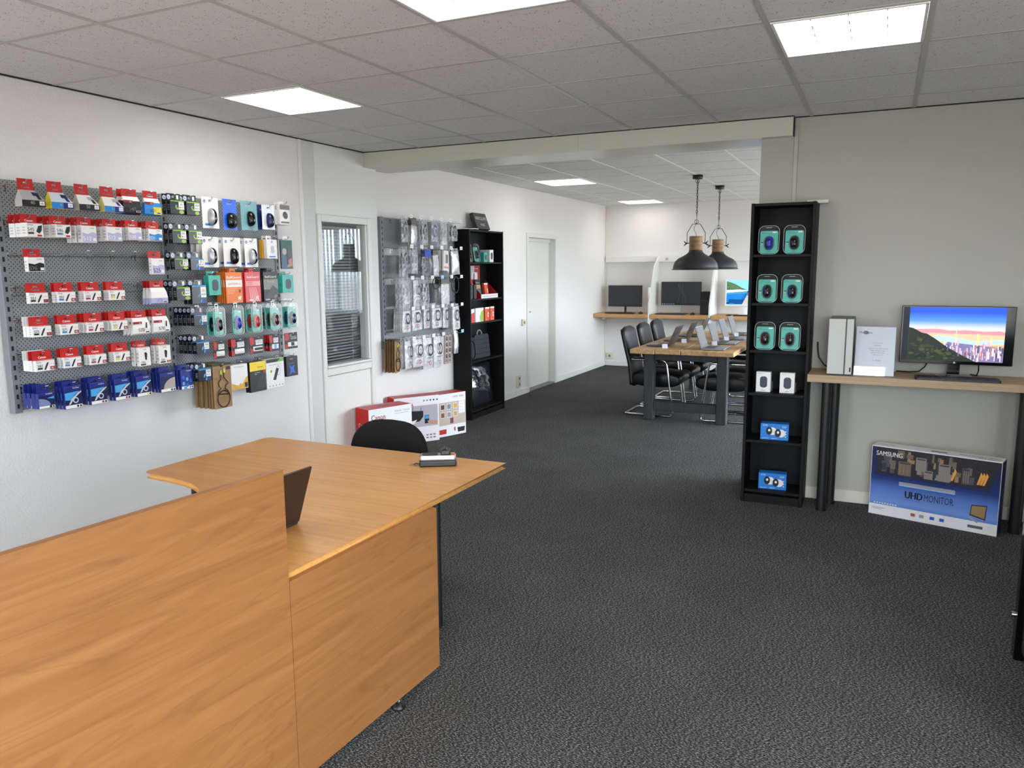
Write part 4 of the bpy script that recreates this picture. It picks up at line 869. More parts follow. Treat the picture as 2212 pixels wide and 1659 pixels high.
# ------------------------------------------------------------------ wall desks with monitors
bays = [(XF+0.002, -1.552, 'bay'), (-1.518, -0.632, 'bay'), (-0.598, 0.29, 'bay')]
dl = ['thick old oak wall shelf under the black monitor in the corner bay', 'thick old oak wall shelf under the monitor in the middle bay', 'thick old oak wall shelf under the white all-in-one computer']
for k, (a, c_, _) in enumerate(bays):
    e = empty('wall_shelf', dl[k], 'shelf', Matrix.Translation(((a+c_)/2, 9.7, 0.83)), 'oak desk shelves on the back wall')
    o = MB().cbox(-(c_-a)/2, (c_-a)/2, -0.30, 0.296, 0, 0.06, OLDX, 0.006).build('board', e)
    MB().box(-(c_-a)/2+0.05, -(c_-a)/2+0.09, 0.0, 0.296, -0.05, -0.0005, TRIM).build('bracket', e)
DIVM = mat('white_divider_board', (226, 228, 222), 0.4, var=0.01)
for k, x in enumerate((-1.535, -0.615)):
    pts = [(9.999, 0.70), (9.42, 0.70), (9.40, 1.0), (9.69, 1.60), (9.93, 1.765), (9.999, 1.785)] if False else [(9.928, 0.72), (9.395, 0.72), (9.405, 1.03), (9.70, 1.62), (9.928, 1.775)]
    b = MB(); b.add([(x-0.011, p[0], p[1]) for p in pts]+[(x+0.011, p[0], p[1]) for p in pts], [tuple(range(len(pts))), tuple(range(len(pts), 2*len(pts)))[::-1]]+[(i, len(pts)+i, len(pts)+(i+1) % len(pts), (i+1) % len(pts)) for i in range(len(pts))], DIVM)
    tag(b.build('desk_divider'), ['white sloping desk divider between the corner bay and the middle bay', 'white sloping desk divider beside the white all-in-one computer'][k], 'divider', 'desk dividers')
DZ = 0.8905
monitor('monitor', 'black switched-off monitor in the corner bay', frame(-90, (-2.01, 9.72, DZ)), 0.555, 0.335, 0.10, 0.010, BLACKP, mat('dark_screen', (34, 37, 40), 0.25), (0.20, 0.16), 0.008, 0.014)
m2 = monitor('monitor', 'black monitor with a grey wave picture in the middle bay', frame(-90, (-1.115, 9.72, DZ)), 0.62, 0.358, 0.135, 0.006, BLACKP, mat('dark_grey_screen', (44, 46, 50), 0.2), (0.22, 0.16), 0.006, 0.007, HANDLE)
wv = MB(); WG = emis('wave_grey', (86, 90, 96), 0.6)
for k in range(3): wv.tube([(-0.05+0.05*k+0.03*math.sin(t*3+k), 0.17+0.29*t, 0.0009) for t in [i/14 for i in range(15)]], 0.0012, WG, 4)
wv.build('wave_picture', m2)
tk = MB(); tk.rect(-0.30, 0.146, 0.30, 0.158, 0.0009, mat('task_bar', (20, 22, 28), 0.2))
for k in range(7): tk.rect(-0.295+k*0.03, 0.149, -0.283+k*0.03, 0.156, 0.0012, emis('task_icon', (150, 170, 200), 0.7))
tk.build('task_bar', m2)
WPL = mat('white_bezel', (232, 232, 234), 0.3)
m3 = monitor('all_in_one_computer', 'white all-in-one computer showing a blue lake and jetty', frame(-90, (-0.135, 9.70, DZ)), 0.62, 0.40, 0.135, 0.02, WPL, emis('lake_sky', (110, 176, 236), 0.9), (0.22, 0.18), 0.0)
lk = MB(); w2 = 0.288
lk.rect(-w2, 0.16, w2, 0.36, 0.001, emis('lake_water', (20, 100, 196), 0.9)); lk.rect(-w2, 0.16, w2, 0.235, 0.0012, emis('lake_deep', (8, 60, 110), 0.9))
lk.poly([(-w2, 0.34), (0.02, 0.37), (-0.08, 0.41), (-0.16, 0.46), (-0.24, 0.49), (-w2, 0.50)], 0.0014, emis('lake_hill', (70, 96, 66), 0.8)); lk.poly([(-w2, 0.33), (0.0, 0.355), (0.02, 0.37), (-0.1, 0.38), (-w2, 0.37)], 0.0016, emis('lake_shore', (196, 204, 204), 0.8))
lk.poly([(-0.06, 0.16), (0.08, 0.16), (0.05, 0.34), (0.03, 0.34)], 0.0016, emis('jetty', (160, 156, 150), 0.8))
for k in range(4): lk.rect(-0.06+k*0.024, 0.20+k*0.03, -0.052+k*0.024, 0.27+k*0.03, 0.0018, emis('jetty_post', (30, 40, 60), 0.6))
lk.poly([(-w2, 0.30), (0.05, 0.33), (0.02, 0.352), (-w2, 0.335)], 0.0013, emis('lake_reflection', (60, 120, 150), 0.8))
rl = random.Random(4)
for k in range(26):
    x, y = rl.uniform(-w2+0.01, -0.02), rl.uniform(0.375, 0.47)
    if y < 0.37+(-0.02-x)*0.36: lk.disc(x, y, rl.uniform(0.008, 0.018), rl.uniform(0.004, 0.009), 0.0015+k*0.000003, emis('lake_trees_'+'ab'[k % 2], ((52, 78, 50), (96, 112, 80))[k % 2], 0.8), 8)
for k in range(22):
    x, y = rl.uniform(-w2, 0.2), rl.uniform(0.165, 0.30); lk.disc(x, y, rl.uniform(0.01, 0.03), 0.002, 0.00135+k*0.000003, emis('lake_ripple_'+'ab'[k % 2], ((60, 160, 220), (6, 44, 90))[k % 2], 0.9), 8)
lk.build('lake_picture', m3)
keyboard('keyboard', 'black keyboard before the switched-off corner monitor', Matrix.Translation((-2.02, 9.50, DZ)), 0.46, 0.15, BLACKP, KEYS)
keyboard('keyboard', 'dark grey keyboard before the wave-picture monitor', Matrix.Translation((-1.22, 9.50, DZ)), 0.45, 0.14, DARKP, KEYS)
keyboard('keyboard', 'black keyboard before the white all-in-one computer', Matrix.Translation((-0.16, 9.50, DZ)), 0.44, 0.13, BLACKP, KEYS)
def mouse_geo(b, w, h, d, m, m2=None, split=-0.2, n=14, z0=0.0):   # mouse lying on the xy plane, length along y, back up z
    def fn(u, v):
        a = 2*math.pi*u; r = math.sin(v*math.pi/2)
        ca, sa = math.cos(a), math.sin(a); k = 2.5
        x = w/2*math.copysign(abs(ca)**(2/k), ca)*(1-0.10*(1-abs(sa))); y = h/2*math.copysign(abs(sa)**(2/k), sa)
        return (x*r, y*r, z0+d*(max(0.0, 1-r**2.6))**0.55*(1-0.12*(y*r/(h/2))))
    mm = MB(); nu, nv = n*2, 7
    vs = [fn(i/nu, 1-j/(nv-1)) for j in range(nv) for i in range(nu)]
    fa, fb = [], []
    for j in range(nv-1):
        for i in range(nu):
            k = (i+1) % nu; f = (j*nu+i, j*nu+k, (j+1)*nu+k, (j+1)*nu+i)
            cx = sum(vs[q][0] for q in f)/4
            (fb if (m2 is not None and cx < split*w/2) else fa).append(f)
    b.add(vs, fa, m, True)
    if fb: b.add(vs, fb, m2, True)
    return b
for k, (x, y, lab, m) in enumerate([(-1.685, 9.50, 'small dark computer mouse beside the corner keyboard', DARKP), (-0.885, 9.50, 'small black computer mouse beside the dark grey keyboard', BLACKP)]):
    b = MB(); mouse_geo(b, 0.07, 0.11, 0.036, m); mw = b.mesh('shell'); wh = MB(); wh.cyl((-0.004, 0.028, 0.031), 0.008, 0.008, DARKP, 'X', 10)
    put('computer_mouse', [('shell', mw), ('scroll_wheel', wh.mesh('scroll_wheel'))], lab, 'computer mouse', Matrix.Translation((x, y, DZ)), 'mice on the oak shelves')
t = empty('tower_computer', 'black tower computer in the middle bay beside the white divider', 'computer', frame(-90, (-0.725, 9.62, DZ)))
MB().cbox(-0.075, 0.075, 0.004, 0.345, -0.3, -0.01, BLACKP, 0.004).build('case', t); MB().cbox(-0.073, 0.073, 0.006, 0.343, -0.0095, 0, GLOSSB, 0.003).build('front_panel', t); MB().box(-0.06, 0.06, 0.21, 0.215, 0.0003, 0.002, DARKP).build('drive_slot', t)
t = empty('wall_phone', 'small white and black device beside the corner bay divider', 'device', frame(180, (-1.5465, 9.55, 1.13)))
MB().cbox(-0.06, 0.06, 0.0, 0.17, 0.0, 0.03, TRIM, 0.005).build('housing', t); MB().cbox(-0.045, 0.045, 0.015, 0.09, 0.0305, 0.033, BLACKP, 0.002).build('display', t)
# ------------------------------------------------------------------ pegboards
STEEL = mat('grey_steel_post', (128, 132, 136), 0.45, var=0.02); SLOT = mat('post_slot', (20, 21, 22), 0.7); PEG = MATS['peg']
def hook_mesh(L, tagmat=None):
    b = MB(); b.tube([(0, 0, 0.004), (0, 0.0012, L-0.012), (0, 0.005, L-0.005), (0, 0.016, L)], 0.0022, CHROME, 6)
    b.tube([(-0.008, 0.016, L), (0.008, 0.016, L)], 0.0022, CHROME, 6)
    b.box(-0.017, 0.017, -0.004, 0.002, 0.0005, 0.004, CHROME)
    for s in (-1, 1): b.box(s*0.012-0.0022, s*0.012+0.0022, -0.034, -0.004, 0.0005, 0.004, CHROME)
    return b.mesh('hook')
HOOK = hook_mesh(0.195)
def pegboard(name, label, x, y0, y1, z0, z1, splits, posts, gaps=None):
    e = empty(name, label, 'pegboard', frame(0, (x, 0, 0)))
    for (a, c) in splits:
        for (p, q) in posts[:-1] and [(posts[i]+0.022, posts[i+1]-0.022) for i in range(len(posts)-1)]:
            MB().cbox(p, q, a+0.001, c-0.001, -0.016, 0, PEG, 0.0015).build('panel', e)
    for p in posts:
        b = MB(); b.cbox(p-0.021, p+0.021, z0-0.012, z1+0.004, -0.040, 0.004, STEEL, 0.003)
        o = b.build('post', e); s = MB(); n = int((z1-z0)/0.05)
        for k in range(n): s.rect(p-0.006, z0+0.012+k*0.05, p+0.006, z0+0.036+k*0.05, 0.0045, SLOT)
        so = s.build('slots', o); so['kind'] = 'stuff'
    return e
def peg_panel_fix(e):            # the hole pattern reads the object's y and z: panels are built in local x,y so remap
    pass
XB = -2.31
pb = pegboard('pegboard', 'grey perforated pegboard on the near wall full of ink and mice', XB, 0.19, 2.20, 0.90, 2.07, [(0.90, 1.19), (1.19, 1.49), (1.49, 1.69), (1.69, 2.07)], [0.215, 1.205, 2.18])
XB2 = -2.385
pb2 = pegboard('pegboard', 'grey slotted pegboard on the far wall hung with cable bags', XB2, 3.6, 4.9, 0.90, 2.07, [(1.80, 2.07), (1.525, 1.735), (1.27, 1.47), (1.06, 1.245), (0.92, 1.04)], [3.62, 4.90])
def hook(board, u, v, tagm=None):
    o = bpy.data.objects.new('hook', HOOK if tagm is None else HOOK2); COL.objects.link(o); o.parent = board; o.location = (u, v, 0)
    if tagm is not None:
        t = bpy.data.objects.new('price_tag', tagm); COL.objects.link(t); t.parent = o; t.location = (0, 0.005, 0.228)

# ------------------------------------------------------------------ package kinds (local: x right, y up, z out; origin at the hook)
RED = mat('red_card', (184, 26, 22), 0.4); REDD = mat('dark_red_print', (150, 20, 26), 0.45); PWH = mat('white_card', (232, 230, 228), 0.45); PGR = mat('grey_print_side', (172, 170, 168), 0.5)
CY = mat('cyan_print', (30, 130, 206), 0.45); MG = mat('magenta_print', (170, 24, 84), 0.45); YE = mat('yellow_print', (226, 206, 40), 0.45); KBL = mat('black_card', (20, 20, 22), 0.4)
BLU = mat('royal_blue_card', (20, 38, 122), 0.35); BLD = mat('deep_blue_card', (16, 24, 74), 0.35); SKYB = mat('sky_blue_print', (70, 160, 220), 0.4); LIME = mat('lime_print', (140, 196, 60), 0.4)
ORG = mat('orange_card', (224, 112, 20), 0.4); TEAL = mat('teal_card', (58, 176, 160), 0.4); KRAFT = mat('kraft_card', (158, 124, 84), 0.7, var=0.05); HOLE = mat('hang_hole_dark', (92, 40, 38), 0.6)
LILAC = mat('lilac_print', (178, 176, 214), 0.45); CLEAR = clear('clear_blister', (250, 252, 252), 0.02, 0.12); FILM = film('clear_bag_film', (225, 228, 232), 0.30)
CHIP = {'k': KBL, 'c': CY, 'm': MG, 'y': YE}
Z = 0.0006
def holecard(b, w, h, m, th=0.0012, sx=0.011, v0=-0.0096, v1=-0.0002):     # card with a real hang slot, top edge at 0.014
    b.box(-w/2, w/2, v1, 0.014, -th, 0, m); b.box(-w/2, -sx, v0, v1, -th, 0, m); b.box(sx, w/2, v0, v1, -th, 0, m); b.box(-w/2, w/2, 0.014-h, v0, -th, 0, m)
def hung(parts, d, w=0.05, m=None):      # lower the pack and add a hang tab behind it
    for p in parts:
        p[1].transform(Matrix.Translation((0, -0.026, 0)))
        for q in (p[2] if len(p) > 2 else []): q[1].transform(Matrix.Translation((0, -0.026, 0)))
    b = MB(); holecard(b, w, 0.030, m or PWH); me = b.mesh('hang_tab'); me.transform(Matrix.Translation((0, 0, -d+0.0008)))
    return parts+[('hang_tab', me)]
def tabpart(hw, hh, m, brand, bm, hole=HOLE, bh=0.011, by=0.42, extra=None):
    b = MB(); holecard(b, hw, hh, m)
    if brand: b.text(brand, 0, 0.014-hh+hh*0.18, bh, Z, bm, 'c', None, 0.03)
    if extra: extra(b)
    return b.mesh('hang_tab')
def inkbox(num, chip, w=0.10, h=0.055, d=0.022, hw=0.10, hh=0.046, xl=True, style='pen'):
    t = 0.014-hh; b = MB(); b.cbox(-w/2, w/2, t-h, t, 0.0003, d, PWH, 0.0015); f = d+Z
    b.rect(-w/2+0.003, t-0.0025, w/2-0.003, t-0.0005, f, RED)
    if style == 'pen':
        b.text('PIXMA', -w*0.46, t-h*0.24, 0.0062, f, INK, 'l'); b.text(num, -w*0.40, t-h*0.62, 0.013, f, INK, 'l', None, 0.03); b.rect(-w*0.42, t-h*0.82, -w*0.16, t-h*0.66, f, CHIP[chip])
        b.poly([(-w*0.08, t-h*0.86), (0.0, t-h*0.90), (w*0.16, t-h*0.34), (w*0.17, t-h*0.16), (w*0.07, t-h*0.30)], f, INK)
        b.text('c 13 ml', w*0.23, t-h*0.42, 0.0055, f, INKG, 'l')
        if xl: b.rect(w*0.24, t-h*0.92, w*0.48, t-h*0.62, f, REDD); b.text('XL', w*0.36, t-h*0.86, 0.0095, f+Z*0.5, PWH, 'c', None, 0.04)
    elif style == 'cart':
        b.rect(-w*0.46, t-h*0.8, -w*0.06, t-h*0.28, f, PWH); b.text('PIXMA', -w*0.44, t-h*0.2, 0.007, f, INK, 'l'); b.text(num, -w*0.26, t-h*0.58, 0.016, f, INK, 'c', None, 0.03); b.rect(-w*0.45, t-h*0.80, -w*0.08, t-h*0.64, f, CHIP[chip])
        b.poly([(w*0.06, t-h*0.62), (w*0.26, t-h*0.74), (w*0.40, t-h*0.52), (w*0.44, t-h*0.14), (w*0.2, t-h*0.2)], f, INK); b.rect(w*0.12, t-h*0.95, w*0.40, t-h*0.82, f, RED)
    elif style == 'tall':
        b.text('PIXMA', 0, t-h*0.14, 0.006, f, INK); b.poly([(-w*0.02, t-h*0.66), (w*0.12, t-h*0.7), (w*0.2, t-h*0.34), (w*0.06, t-h*0.26), (-w*0.06, t-h*0.3)], f, INK)
        b.text(num, -w*0.2, t-h*0.86, 0.013, f, INK, 'c'); b.rect(-w*0.45, t-h*0.95, w*0.02, t-h*0.88, f, CHIP[chip])
        if xl: b.rect(w*0.12, t-h*0.95, w*0.46, t-h*0.84, f, REDD); b.text('XL', w*0.29, t-h*0.93, 0.008, f+Z*0.5, PWH)
    elif style == 'slope':   # big number box with a sloping front
        art = {'k': KBL, 'c': CY, 'l': LILAC, 'm': LILAC, 'y': LILAC}[chip]
        b.poly([(-w*0.46, t-h*0.42), (-w*0.1, t-h*0.50), (w*0.2, t-h*0.38), (w*0.46, t-h*0.46), (w*0.46, t-h*0.96), (-w*0.46, t-h*0.96)], f, art)
        b.text(num, -w*0.42, t-h*0.88, h*0.26, f+Z*0.5, PWH, 'l', None, 0.03); b.rect(w*0.22, t-h*0.90, w*0.43, t-h*0.72, f+Z*0.5, PWH); b.text('PIXMA', w*0.2, t-h*0.2, 0.006, f, INK, 'c')
    for i in range(3): b.add([(-w/2-Z, t-h*(0.3+0.2*i), d*0.25), (-w/2-Z, t-h*(0.3+0.2*i), d*0.75), (-w/2-Z, t-h*(0.36+0.2*i), d*0.75), (-w/2-Z, t-h*(0.36+0.2*i), d*0.25)], [(0, 1, 2, 3)], PGR)
    return [('hang_tab', tabpart(hw, hh, RED, 'Canon', PWH)), ('box', b.mesh('box'))]
def wedge(num, cols, w=0.116, h=0.082, d=0.055, hw=0.078, hh=0.055):       # flared pack under a folded red header
    t = 0.014-hh; b = MB()
    vs = [(-hw/2, t, 0.002), (hw/2, t, 0.002), (hw/2, t, 0.010), (-hw/2, t, 0.010), (-w/2, t-h, 0.0), (w/2, t-h, 0.0), (w/2, t-h, d), (-w/2, t-h, d), (-w/2, t-h*0.62, 0.0), (w/2, t-h*0.62, 0.0), (w/2, t-h*0.62, d), (-w/2, t-h*0.62, d)]
    fs = [(0, 1, 9, 8), (8, 9, 5, 4), (0, 8, 11, 3), (8, 4, 7, 11), (1, 2, 10, 9), (9, 10, 6, 5), (4, 5, 6, 7), (0, 3, 2, 1)]
    b.add(vs, fs, cols[0]); b.add(vs, [(3, 11, 10, 2)], cols[1]); b.add(vs, [(11, 7, 6, 10)], cols[2])
    f = d+Z
    b.rect(w*0.02, t-h*0.98, w*0.5, t-h*0.64, f, cols[3]); b.rect(w*0.24, t-h*0.90, w*0.46, t-h*0.66, f+Z*0.5, PWH); b.text(num, w*0.35, t-h*0.85, 0.010, f+Z, INK); b.text(num, -w*0.06, t-h*0.86, 0.016, f+Z, PGR)
    def q(u, v):   # point on the sloping face
        k = (t-v)/(h*0.62); return (u, v, 0.010+(d-0.010)*k+Z)
    b.add([q(w*0.10, t-h*0.12), q(w*0.36, t-h*0.12), q(w*0.40, t-h*0.34), q(w*0.10, t-h*0.34)], [(3, 2, 1, 0)], cols[4]); b.add([q(w*0.22, t-h*0.30), q(w*0.36, t-h*0.30), q(w*0.40, t-h*0.56), q(w*0.24, t-h*0.56)], [(3, 2, 1, 0)], cols[3])
    return [('hang_tab', tabpart(hw, hh, RED, 'Canon', PWH)), ('wedge_pack', b.mesh('wedge_pack'))]
def pouch(num, art, w=0.116, h=0.098, d=0.022, hw=0.096, hh=0.041, strip=True, light=False, art2=None, wt=1):
    t = 0.014-hh; b = MB()
    prof = [(0, 0.006), (0.25, d*0.8), (0.6, d), (0.9, d*0.9), (1.0, 0.004)]
    for i in range(len(prof)-1):
        (a, da), (c, dc) = prof[i], prof[i+1]; wa = hw/2+(w-hw)/2*min(1, a*2); wc = hw/2+(w-hw)/2*min(1, c*2)
        m = PWH if i < wt or art is None else art
        b.add([(-wa, t-h*a, da), (wa, t-h*a, da), (wc, t-h*c, dc), (-wc, t-h*c, dc), (-wa, t-h*a, 0.0004), (wa, t-h*a, 0.0004), (wc, t-h*c, 0.0004), (-wc, t-h*c, 0.0004)], [(3, 2, 1, 0), (0, 4, 7, 3), (1, 2, 6, 5), (4, 5, 6, 7)], m)
    f = d+Z*1.5
    if art2: b.rect(w*0.0, t-h*0.92, w*0.47, t-h*0.5, f, art2)
    if strip: b.rect(-w*0.48, t-h*0.36, w*0.02, t-h*0.22, d*0.92+Z*3, REDD); b.text('XL', -w*0.1, t-h*0.34, 0.008, d*0.95+Z*5, PWH)
    b.text(num, -w*0.02, t-h*0.80, 0.020, f+Z, PWH if not light else PGR, 'c', None, 0.03); b.rect(w*0.18, t-h*0.88, w*0.42, t-h*0.78, f+Z*2, PWH); b.rect(w*0.2, t-h*0.86, w*0.4, t-h*0.8, f+Z*3, INK)
    if light: b.poly([(w*0.22, t-h*0.6), (w*0.3, t-h*0.6), (w*0.3, t-h*0.3), (w*0.24, t-h*0.26)], d+Z*3, INK)
    return [('hang_tab', tabpart(hw, hh, RED, 'Canon', PWH)), ('pouch', b.mesh('pouch'))]
def bluebox(kind, chip, w=0.098, h=0.118, d=0.022, hw=0.09, hh=0.026):
    t = 0.014-hh; b = MB(); b.cbox(-w/2, w/2, t-h, t, 0.0003, d, BLU, 0.0015); f = d+Z
    b.text('brother', w*0.18, t-h*0.11, 0.008, f, PWH, 'c'); b.rect(-w*0.48, t-h*0.985, w*0.48, t-h*0.84, f, PWH); b.disc(w*0.22, t-h*0.91, 0.0065, 0.0065, f+Z*0.5, CHIP[chip], 12); b.rect(w*0.33, t-h*0.96, w*0.44, t-h*0.87, f+Z*0.5, INK)
    if kind == 'car':
        b.rect(-w*0.48, t-h*0.84, w*0.48, t-h*0.22, f, BLD); b.poly([(-w*0.48, t-h*0.60), (-w*0.48, t-h*0.28), (w*0.35, t-h*0.24), (w*0.1, t-h*0.38), (-w*0.2, t-h*0.62)], f+Z*0.3, SKYB)
        b.poly([(-w*0.30, t-h*0.82), (-w*0.12, t-h*0.56), (w*0.28, t-h*0.30), (w*0.48, t-h*0.24), (w*0.48, t-h*0.29), (w*0.05, t-h*0.54), (-w*0.18, t-h*0.80)], f+Z*0.6, mat('silver_car_print', (190, 200, 206), 0.4))
        b.ring(w*0.12, t-h*0.64, 0.010, 0.016, f+Z*0.8, mat('silver_car_print', (190, 200, 206), 0.4), 14)
    elif kind == 'moon':
        b.rect(-w*0.48, t-h*0.84, w*0.48, t-h*0.22, f, BLD); n = 12
        b.poly([(w*0.48, t-h*0.84), (w*0.48, t-h*0.30)]+[(w*0.48-w*0.78*math.sin(math.pi/2*i/n), t-h*0.30-h*0.54*(1-math.cos(math.pi/2*i/n))) for i in range(1, n)]+[(-w*0.30, t-h*0.84)], f+Z*0.3, mat('moon_print', (168, 160, 150), 0.5, var=0.08))
    elif kind == 'planet':
        b.rect(-w*0.48, t-h*0.82, w*0.48, t-h*0.2, f, BLD); n = 12; b.poly([(-w*0.48, t-h*0.82)]+[(-w*0.48+w*0.7*math.sin(math.pi/2*i/n), t-h*0.34-h*0.48*(1-math.cos(math.pi/2*i/n))) for i in range(n+1)], f+Z*0.3, mat('planet_print', (120, 130, 176), 0.5)); b.poly([(w*0.0, t-h*0.35), (w*0.46, t-h*0.25), (w*0.46, t-h*0.42)], f+Z*0.4, SKYB)
    else:
        for k in range(5): b.disc(-w*0.3+(k % 3)*w*0.3, t-h*(0.4+0.1*k), 0.010, 0.012, f+Z*0.3, SKYB if k % 2 else mat('mid_blue_print', (36, 90, 190), 0.4), 10)
        b.rect(-w*0.3, t-h*0.98, -w*0.05, t-h*0.86, f+Z, SKYB)
    return [('hang_tab', tabpart(hw, hh, BLU, None, None, BLD)), ('box', b.mesh('box'))]
HPB = mat('black_gloss_card', (18, 22, 30), 0.25); HPW = mat('logo_white', (206, 212, 236), 0.4)
def hplogo(b, u, v, r, z, m=HPW, n=INK):
    b.disc(u, v, r, r, z, m, 16); b.text('hp', u, v-r*0.42, r*1.0, z+Z*0.3, n, 'c', r*1.1)
def hpbox(num, acc, w=0.10, h=0.078, d=0.034, hw=0.10, hh=0.042, lab=True):
    t = 0.014-hh; b = MB(); b.cbox(-w/2, w/2, t-h, t, 0.0003, d, HPB, 0.0015); f = d+Z; A = LIME if acc == 'g' else SKYB
    b.add([(-w*0.49, t+Z, 0.002), (w*0.49, t+Z, 0.002), (w*0.49, t+Z, d-0.001), (-w*0.49, t+Z, d-0.001)], [(3, 2, 1, 0)], A); b.rect(-w*0.48, t-h*0.08, w*0.48, t-h*0.01, f, A)
    b.rect(w*0.08, t-h*0.66, w*0.47, t-h*0.10, f+Z*0.4, PWH); b.text(num, w*0.27, t-h*0.34, 0.0125, f+Z*0.8, INK, 'c', None, 0.02); b.disc(w*0.17, t-h*0.5, 0.004, 0.004, f+Z*0.8, INK if acc == 'g' else CY, 8); b.rect(w*0.24, t-h*0.53, w*0.42, t-h*0.46, f+Z*0.8, PGR)
    if acc == 'g':
        b.disc(w*0.26, t-h*0.84, 0.017, 0.011, f+Z*0.5, mat('pear_print', (150, 190, 90), 0.4), 14); b.disc(-w*0.05, t-h*0.5, 0.010, 0.016, f+Z*0.5, mat('pear_print', (150, 190, 90), 0.4), 14, 0.6); b.disc(-w*0.03, t-h*0.46, 0.004, 0.009, f+Z*0.7, INK, 10, 0.6)
    else:
        b.rect(w*0.02, t-h*0.98, w*0.48, t-h*0.72, f, mat('deep_hp_blue', (16, 50, 110), 0.35)); b.disc(-w*0.04, t-h*0.55, 0.006, 0.014, f+Z*0.5, SKYB, 10, -0.5); b.disc(w*0.1, t-h*0.84, 0.006, 0.011, f+Z*0.5, SKYB, 10, -0.4)
    for i in range(4): b.add([(-w/2-Z, t-h*(0.3+0.12*i), d*0.2), (-w/2-Z, t-h*(0.3+0.12*i), d*0.8), (-w/2-Z, t-h*(0.33+0.12*i), d*0.8), (-w/2-Z, t-h*(0.33+0.12*i), d*0.2)], [(0, 1, 2, 3)], PGR)
    def ex(q): hplogo(q, -hw*0.33, -0.007, 0.0135, Z); q.rect(hw*0.22, -0.018, hw*0.38, 0.006, Z, PWH)
    return [('hang_tab', tabpart(hw, hh, HPB, None, None, DARKP, extra=ex)), ('box', b.mesh('box'))]
def mouse_part(w, h, d, m, m2=None, at=(0, 0, 0), split=-0.2):
    b = MB(); mouse_geo(b, w, h, d, m, m2, split); b.v = [(v[0]+at[0], v[1]+at[1], v[2]+at[2]) for v in b.v]; return b.mesh('mouse')
MBLK = mat('black_gloss_mouse', (14, 14, 15), 0.15); MSIL = mat('silver_mouse', (176, 178, 182), 0.25, 0.3); MBLU = mat('blue_mouse', (26, 40, 150), 0.2); MRED = mat('red_mouse', (170, 30, 34), 0.2); MDRD = mat('dark_red_mouse', (60, 16, 22), 0.15); MNAV = mat('navy_mouse', (20, 36, 80), 0.15)
def mousecard(w, h, card, m, m2, band=True, logo=True, mw=0.062, mh=0.105, mv=-0.105):
    b = MB(); holecard(b, w, h, card)
    if logo: hplogo(b, -w*0.34, -0.012, 0.010, Z, mat('hp_blue', (70, 100, 190), 0.4), PWH); b.text('Wireless Mouse', w*0.1, -0.015, 0.006, Z, LILAC)
    if band: b.rect(-w*0.36, 0.014-h+0.016, w*0.12, 0.014-h+0.030, Z, mat('band_blue', (50, 110, 210), 0.4))
    if not logo: b.text('MOUSE', -w*0.2, -0.02, 0.008, Z, PWH, 'l')
    bl = MB(); bl.prism(rrect(mw*1.25, mh*1.18, 0.02, 4, 0.006, mv), 0.0002, 0.004, CLEAR)
    return [('card', b.mesh('card')), ('mouse', mouse_part(mw, mh, 0.034, m, m2, (0.006, mv, 0.004)))]
def blister(w, h, m, m2=None, d=0.045, big=False, label=True):      # clear rounded shell, teal card, mouse in the window
    tv = 0.014 if not big else h
    bt = tv-h
    card = MB(); ch = h*0.80; card.prism(rrect(w*0.86, ch, 0.012, 4, 0, bt+0.006+ch/2), 0.004, 0.006, TEAL); f = 0.006+Z
    card.text('logitech', 0, bt+0.014, 0.007, f, KBL); card.rect(-w*0.38, bt+h*0.40, -w*0.28, bt+h*0.44, f, INK); card.rect(-w*0.38, bt+h*0.35, -w*0.28, bt+h*0.395, f, PGR)
    card.rect(w*0.16, bt+ch-0.008, w*0.36, bt+ch, f, PWH); card.text('Wireless', -w*0.38, bt+ch-0.006, 0.005, f, KBL, 'l'); card.rect(-w*0.38, bt+ch-0.013, w*0.1, bt+ch-0.011, f, mat('dark_teal_print', (30, 110, 100), 0.4))
    well = MB(); well.disc(0.0, bt+h*0.40, w*0.28, h*0.28, f+Z*0.3, mat('dark_teal_well', (42, 132, 122), 0.3), 20); 
    sh = MB(); o1 = rrect(w, h, w*0.28, 6, 0, bt+h/2); o2 = rrect(w*0.94, h*0.965, w*0.25, 6, 0, bt+h/2); n = len(o1)
    vs = [(p[0], p[1], 0.0) for p in o1]+[(p[0], p[1], d*0.45) for p in o1]+[(p[0], p[1], d*0.62) for p in o2]
    sh.add(vs, [(i, (i+1) % n, n+(i+1) % n, n+i) for i in range(n)]+[(n+i, n+(i+1) % n, 2*n+(i+1) % n, 2*n+i) for i in range(n)]+[tuple(range(2*n, 3*n))], CLEAR)
    rim = MB(); rim.tube([(p[0], p[1], d*0.45) for p in o1], 0.0014, mat('frosted_rim', (206, 216, 218), 0.2), 5, True); rim.tube([(-w*0.14, tv-h*0.07, d*0.64), (w*0.14, tv-h*0.07, d*0.64)], 0.0016, mat('frosted_rim', (206, 216, 218), 0.2), 5)
    return [('card', card.mesh('card'), [('mouse_well', well.mesh('mouse_well'))]), ('mouse', mouse_part(w*0.48, h*0.48, 0.03, m, m2, (0, bt+h*0.40, 0.008))), ('clear_shell', sh.mesh('clear_shell'), [('rim', rim.mesh('rim'))])]
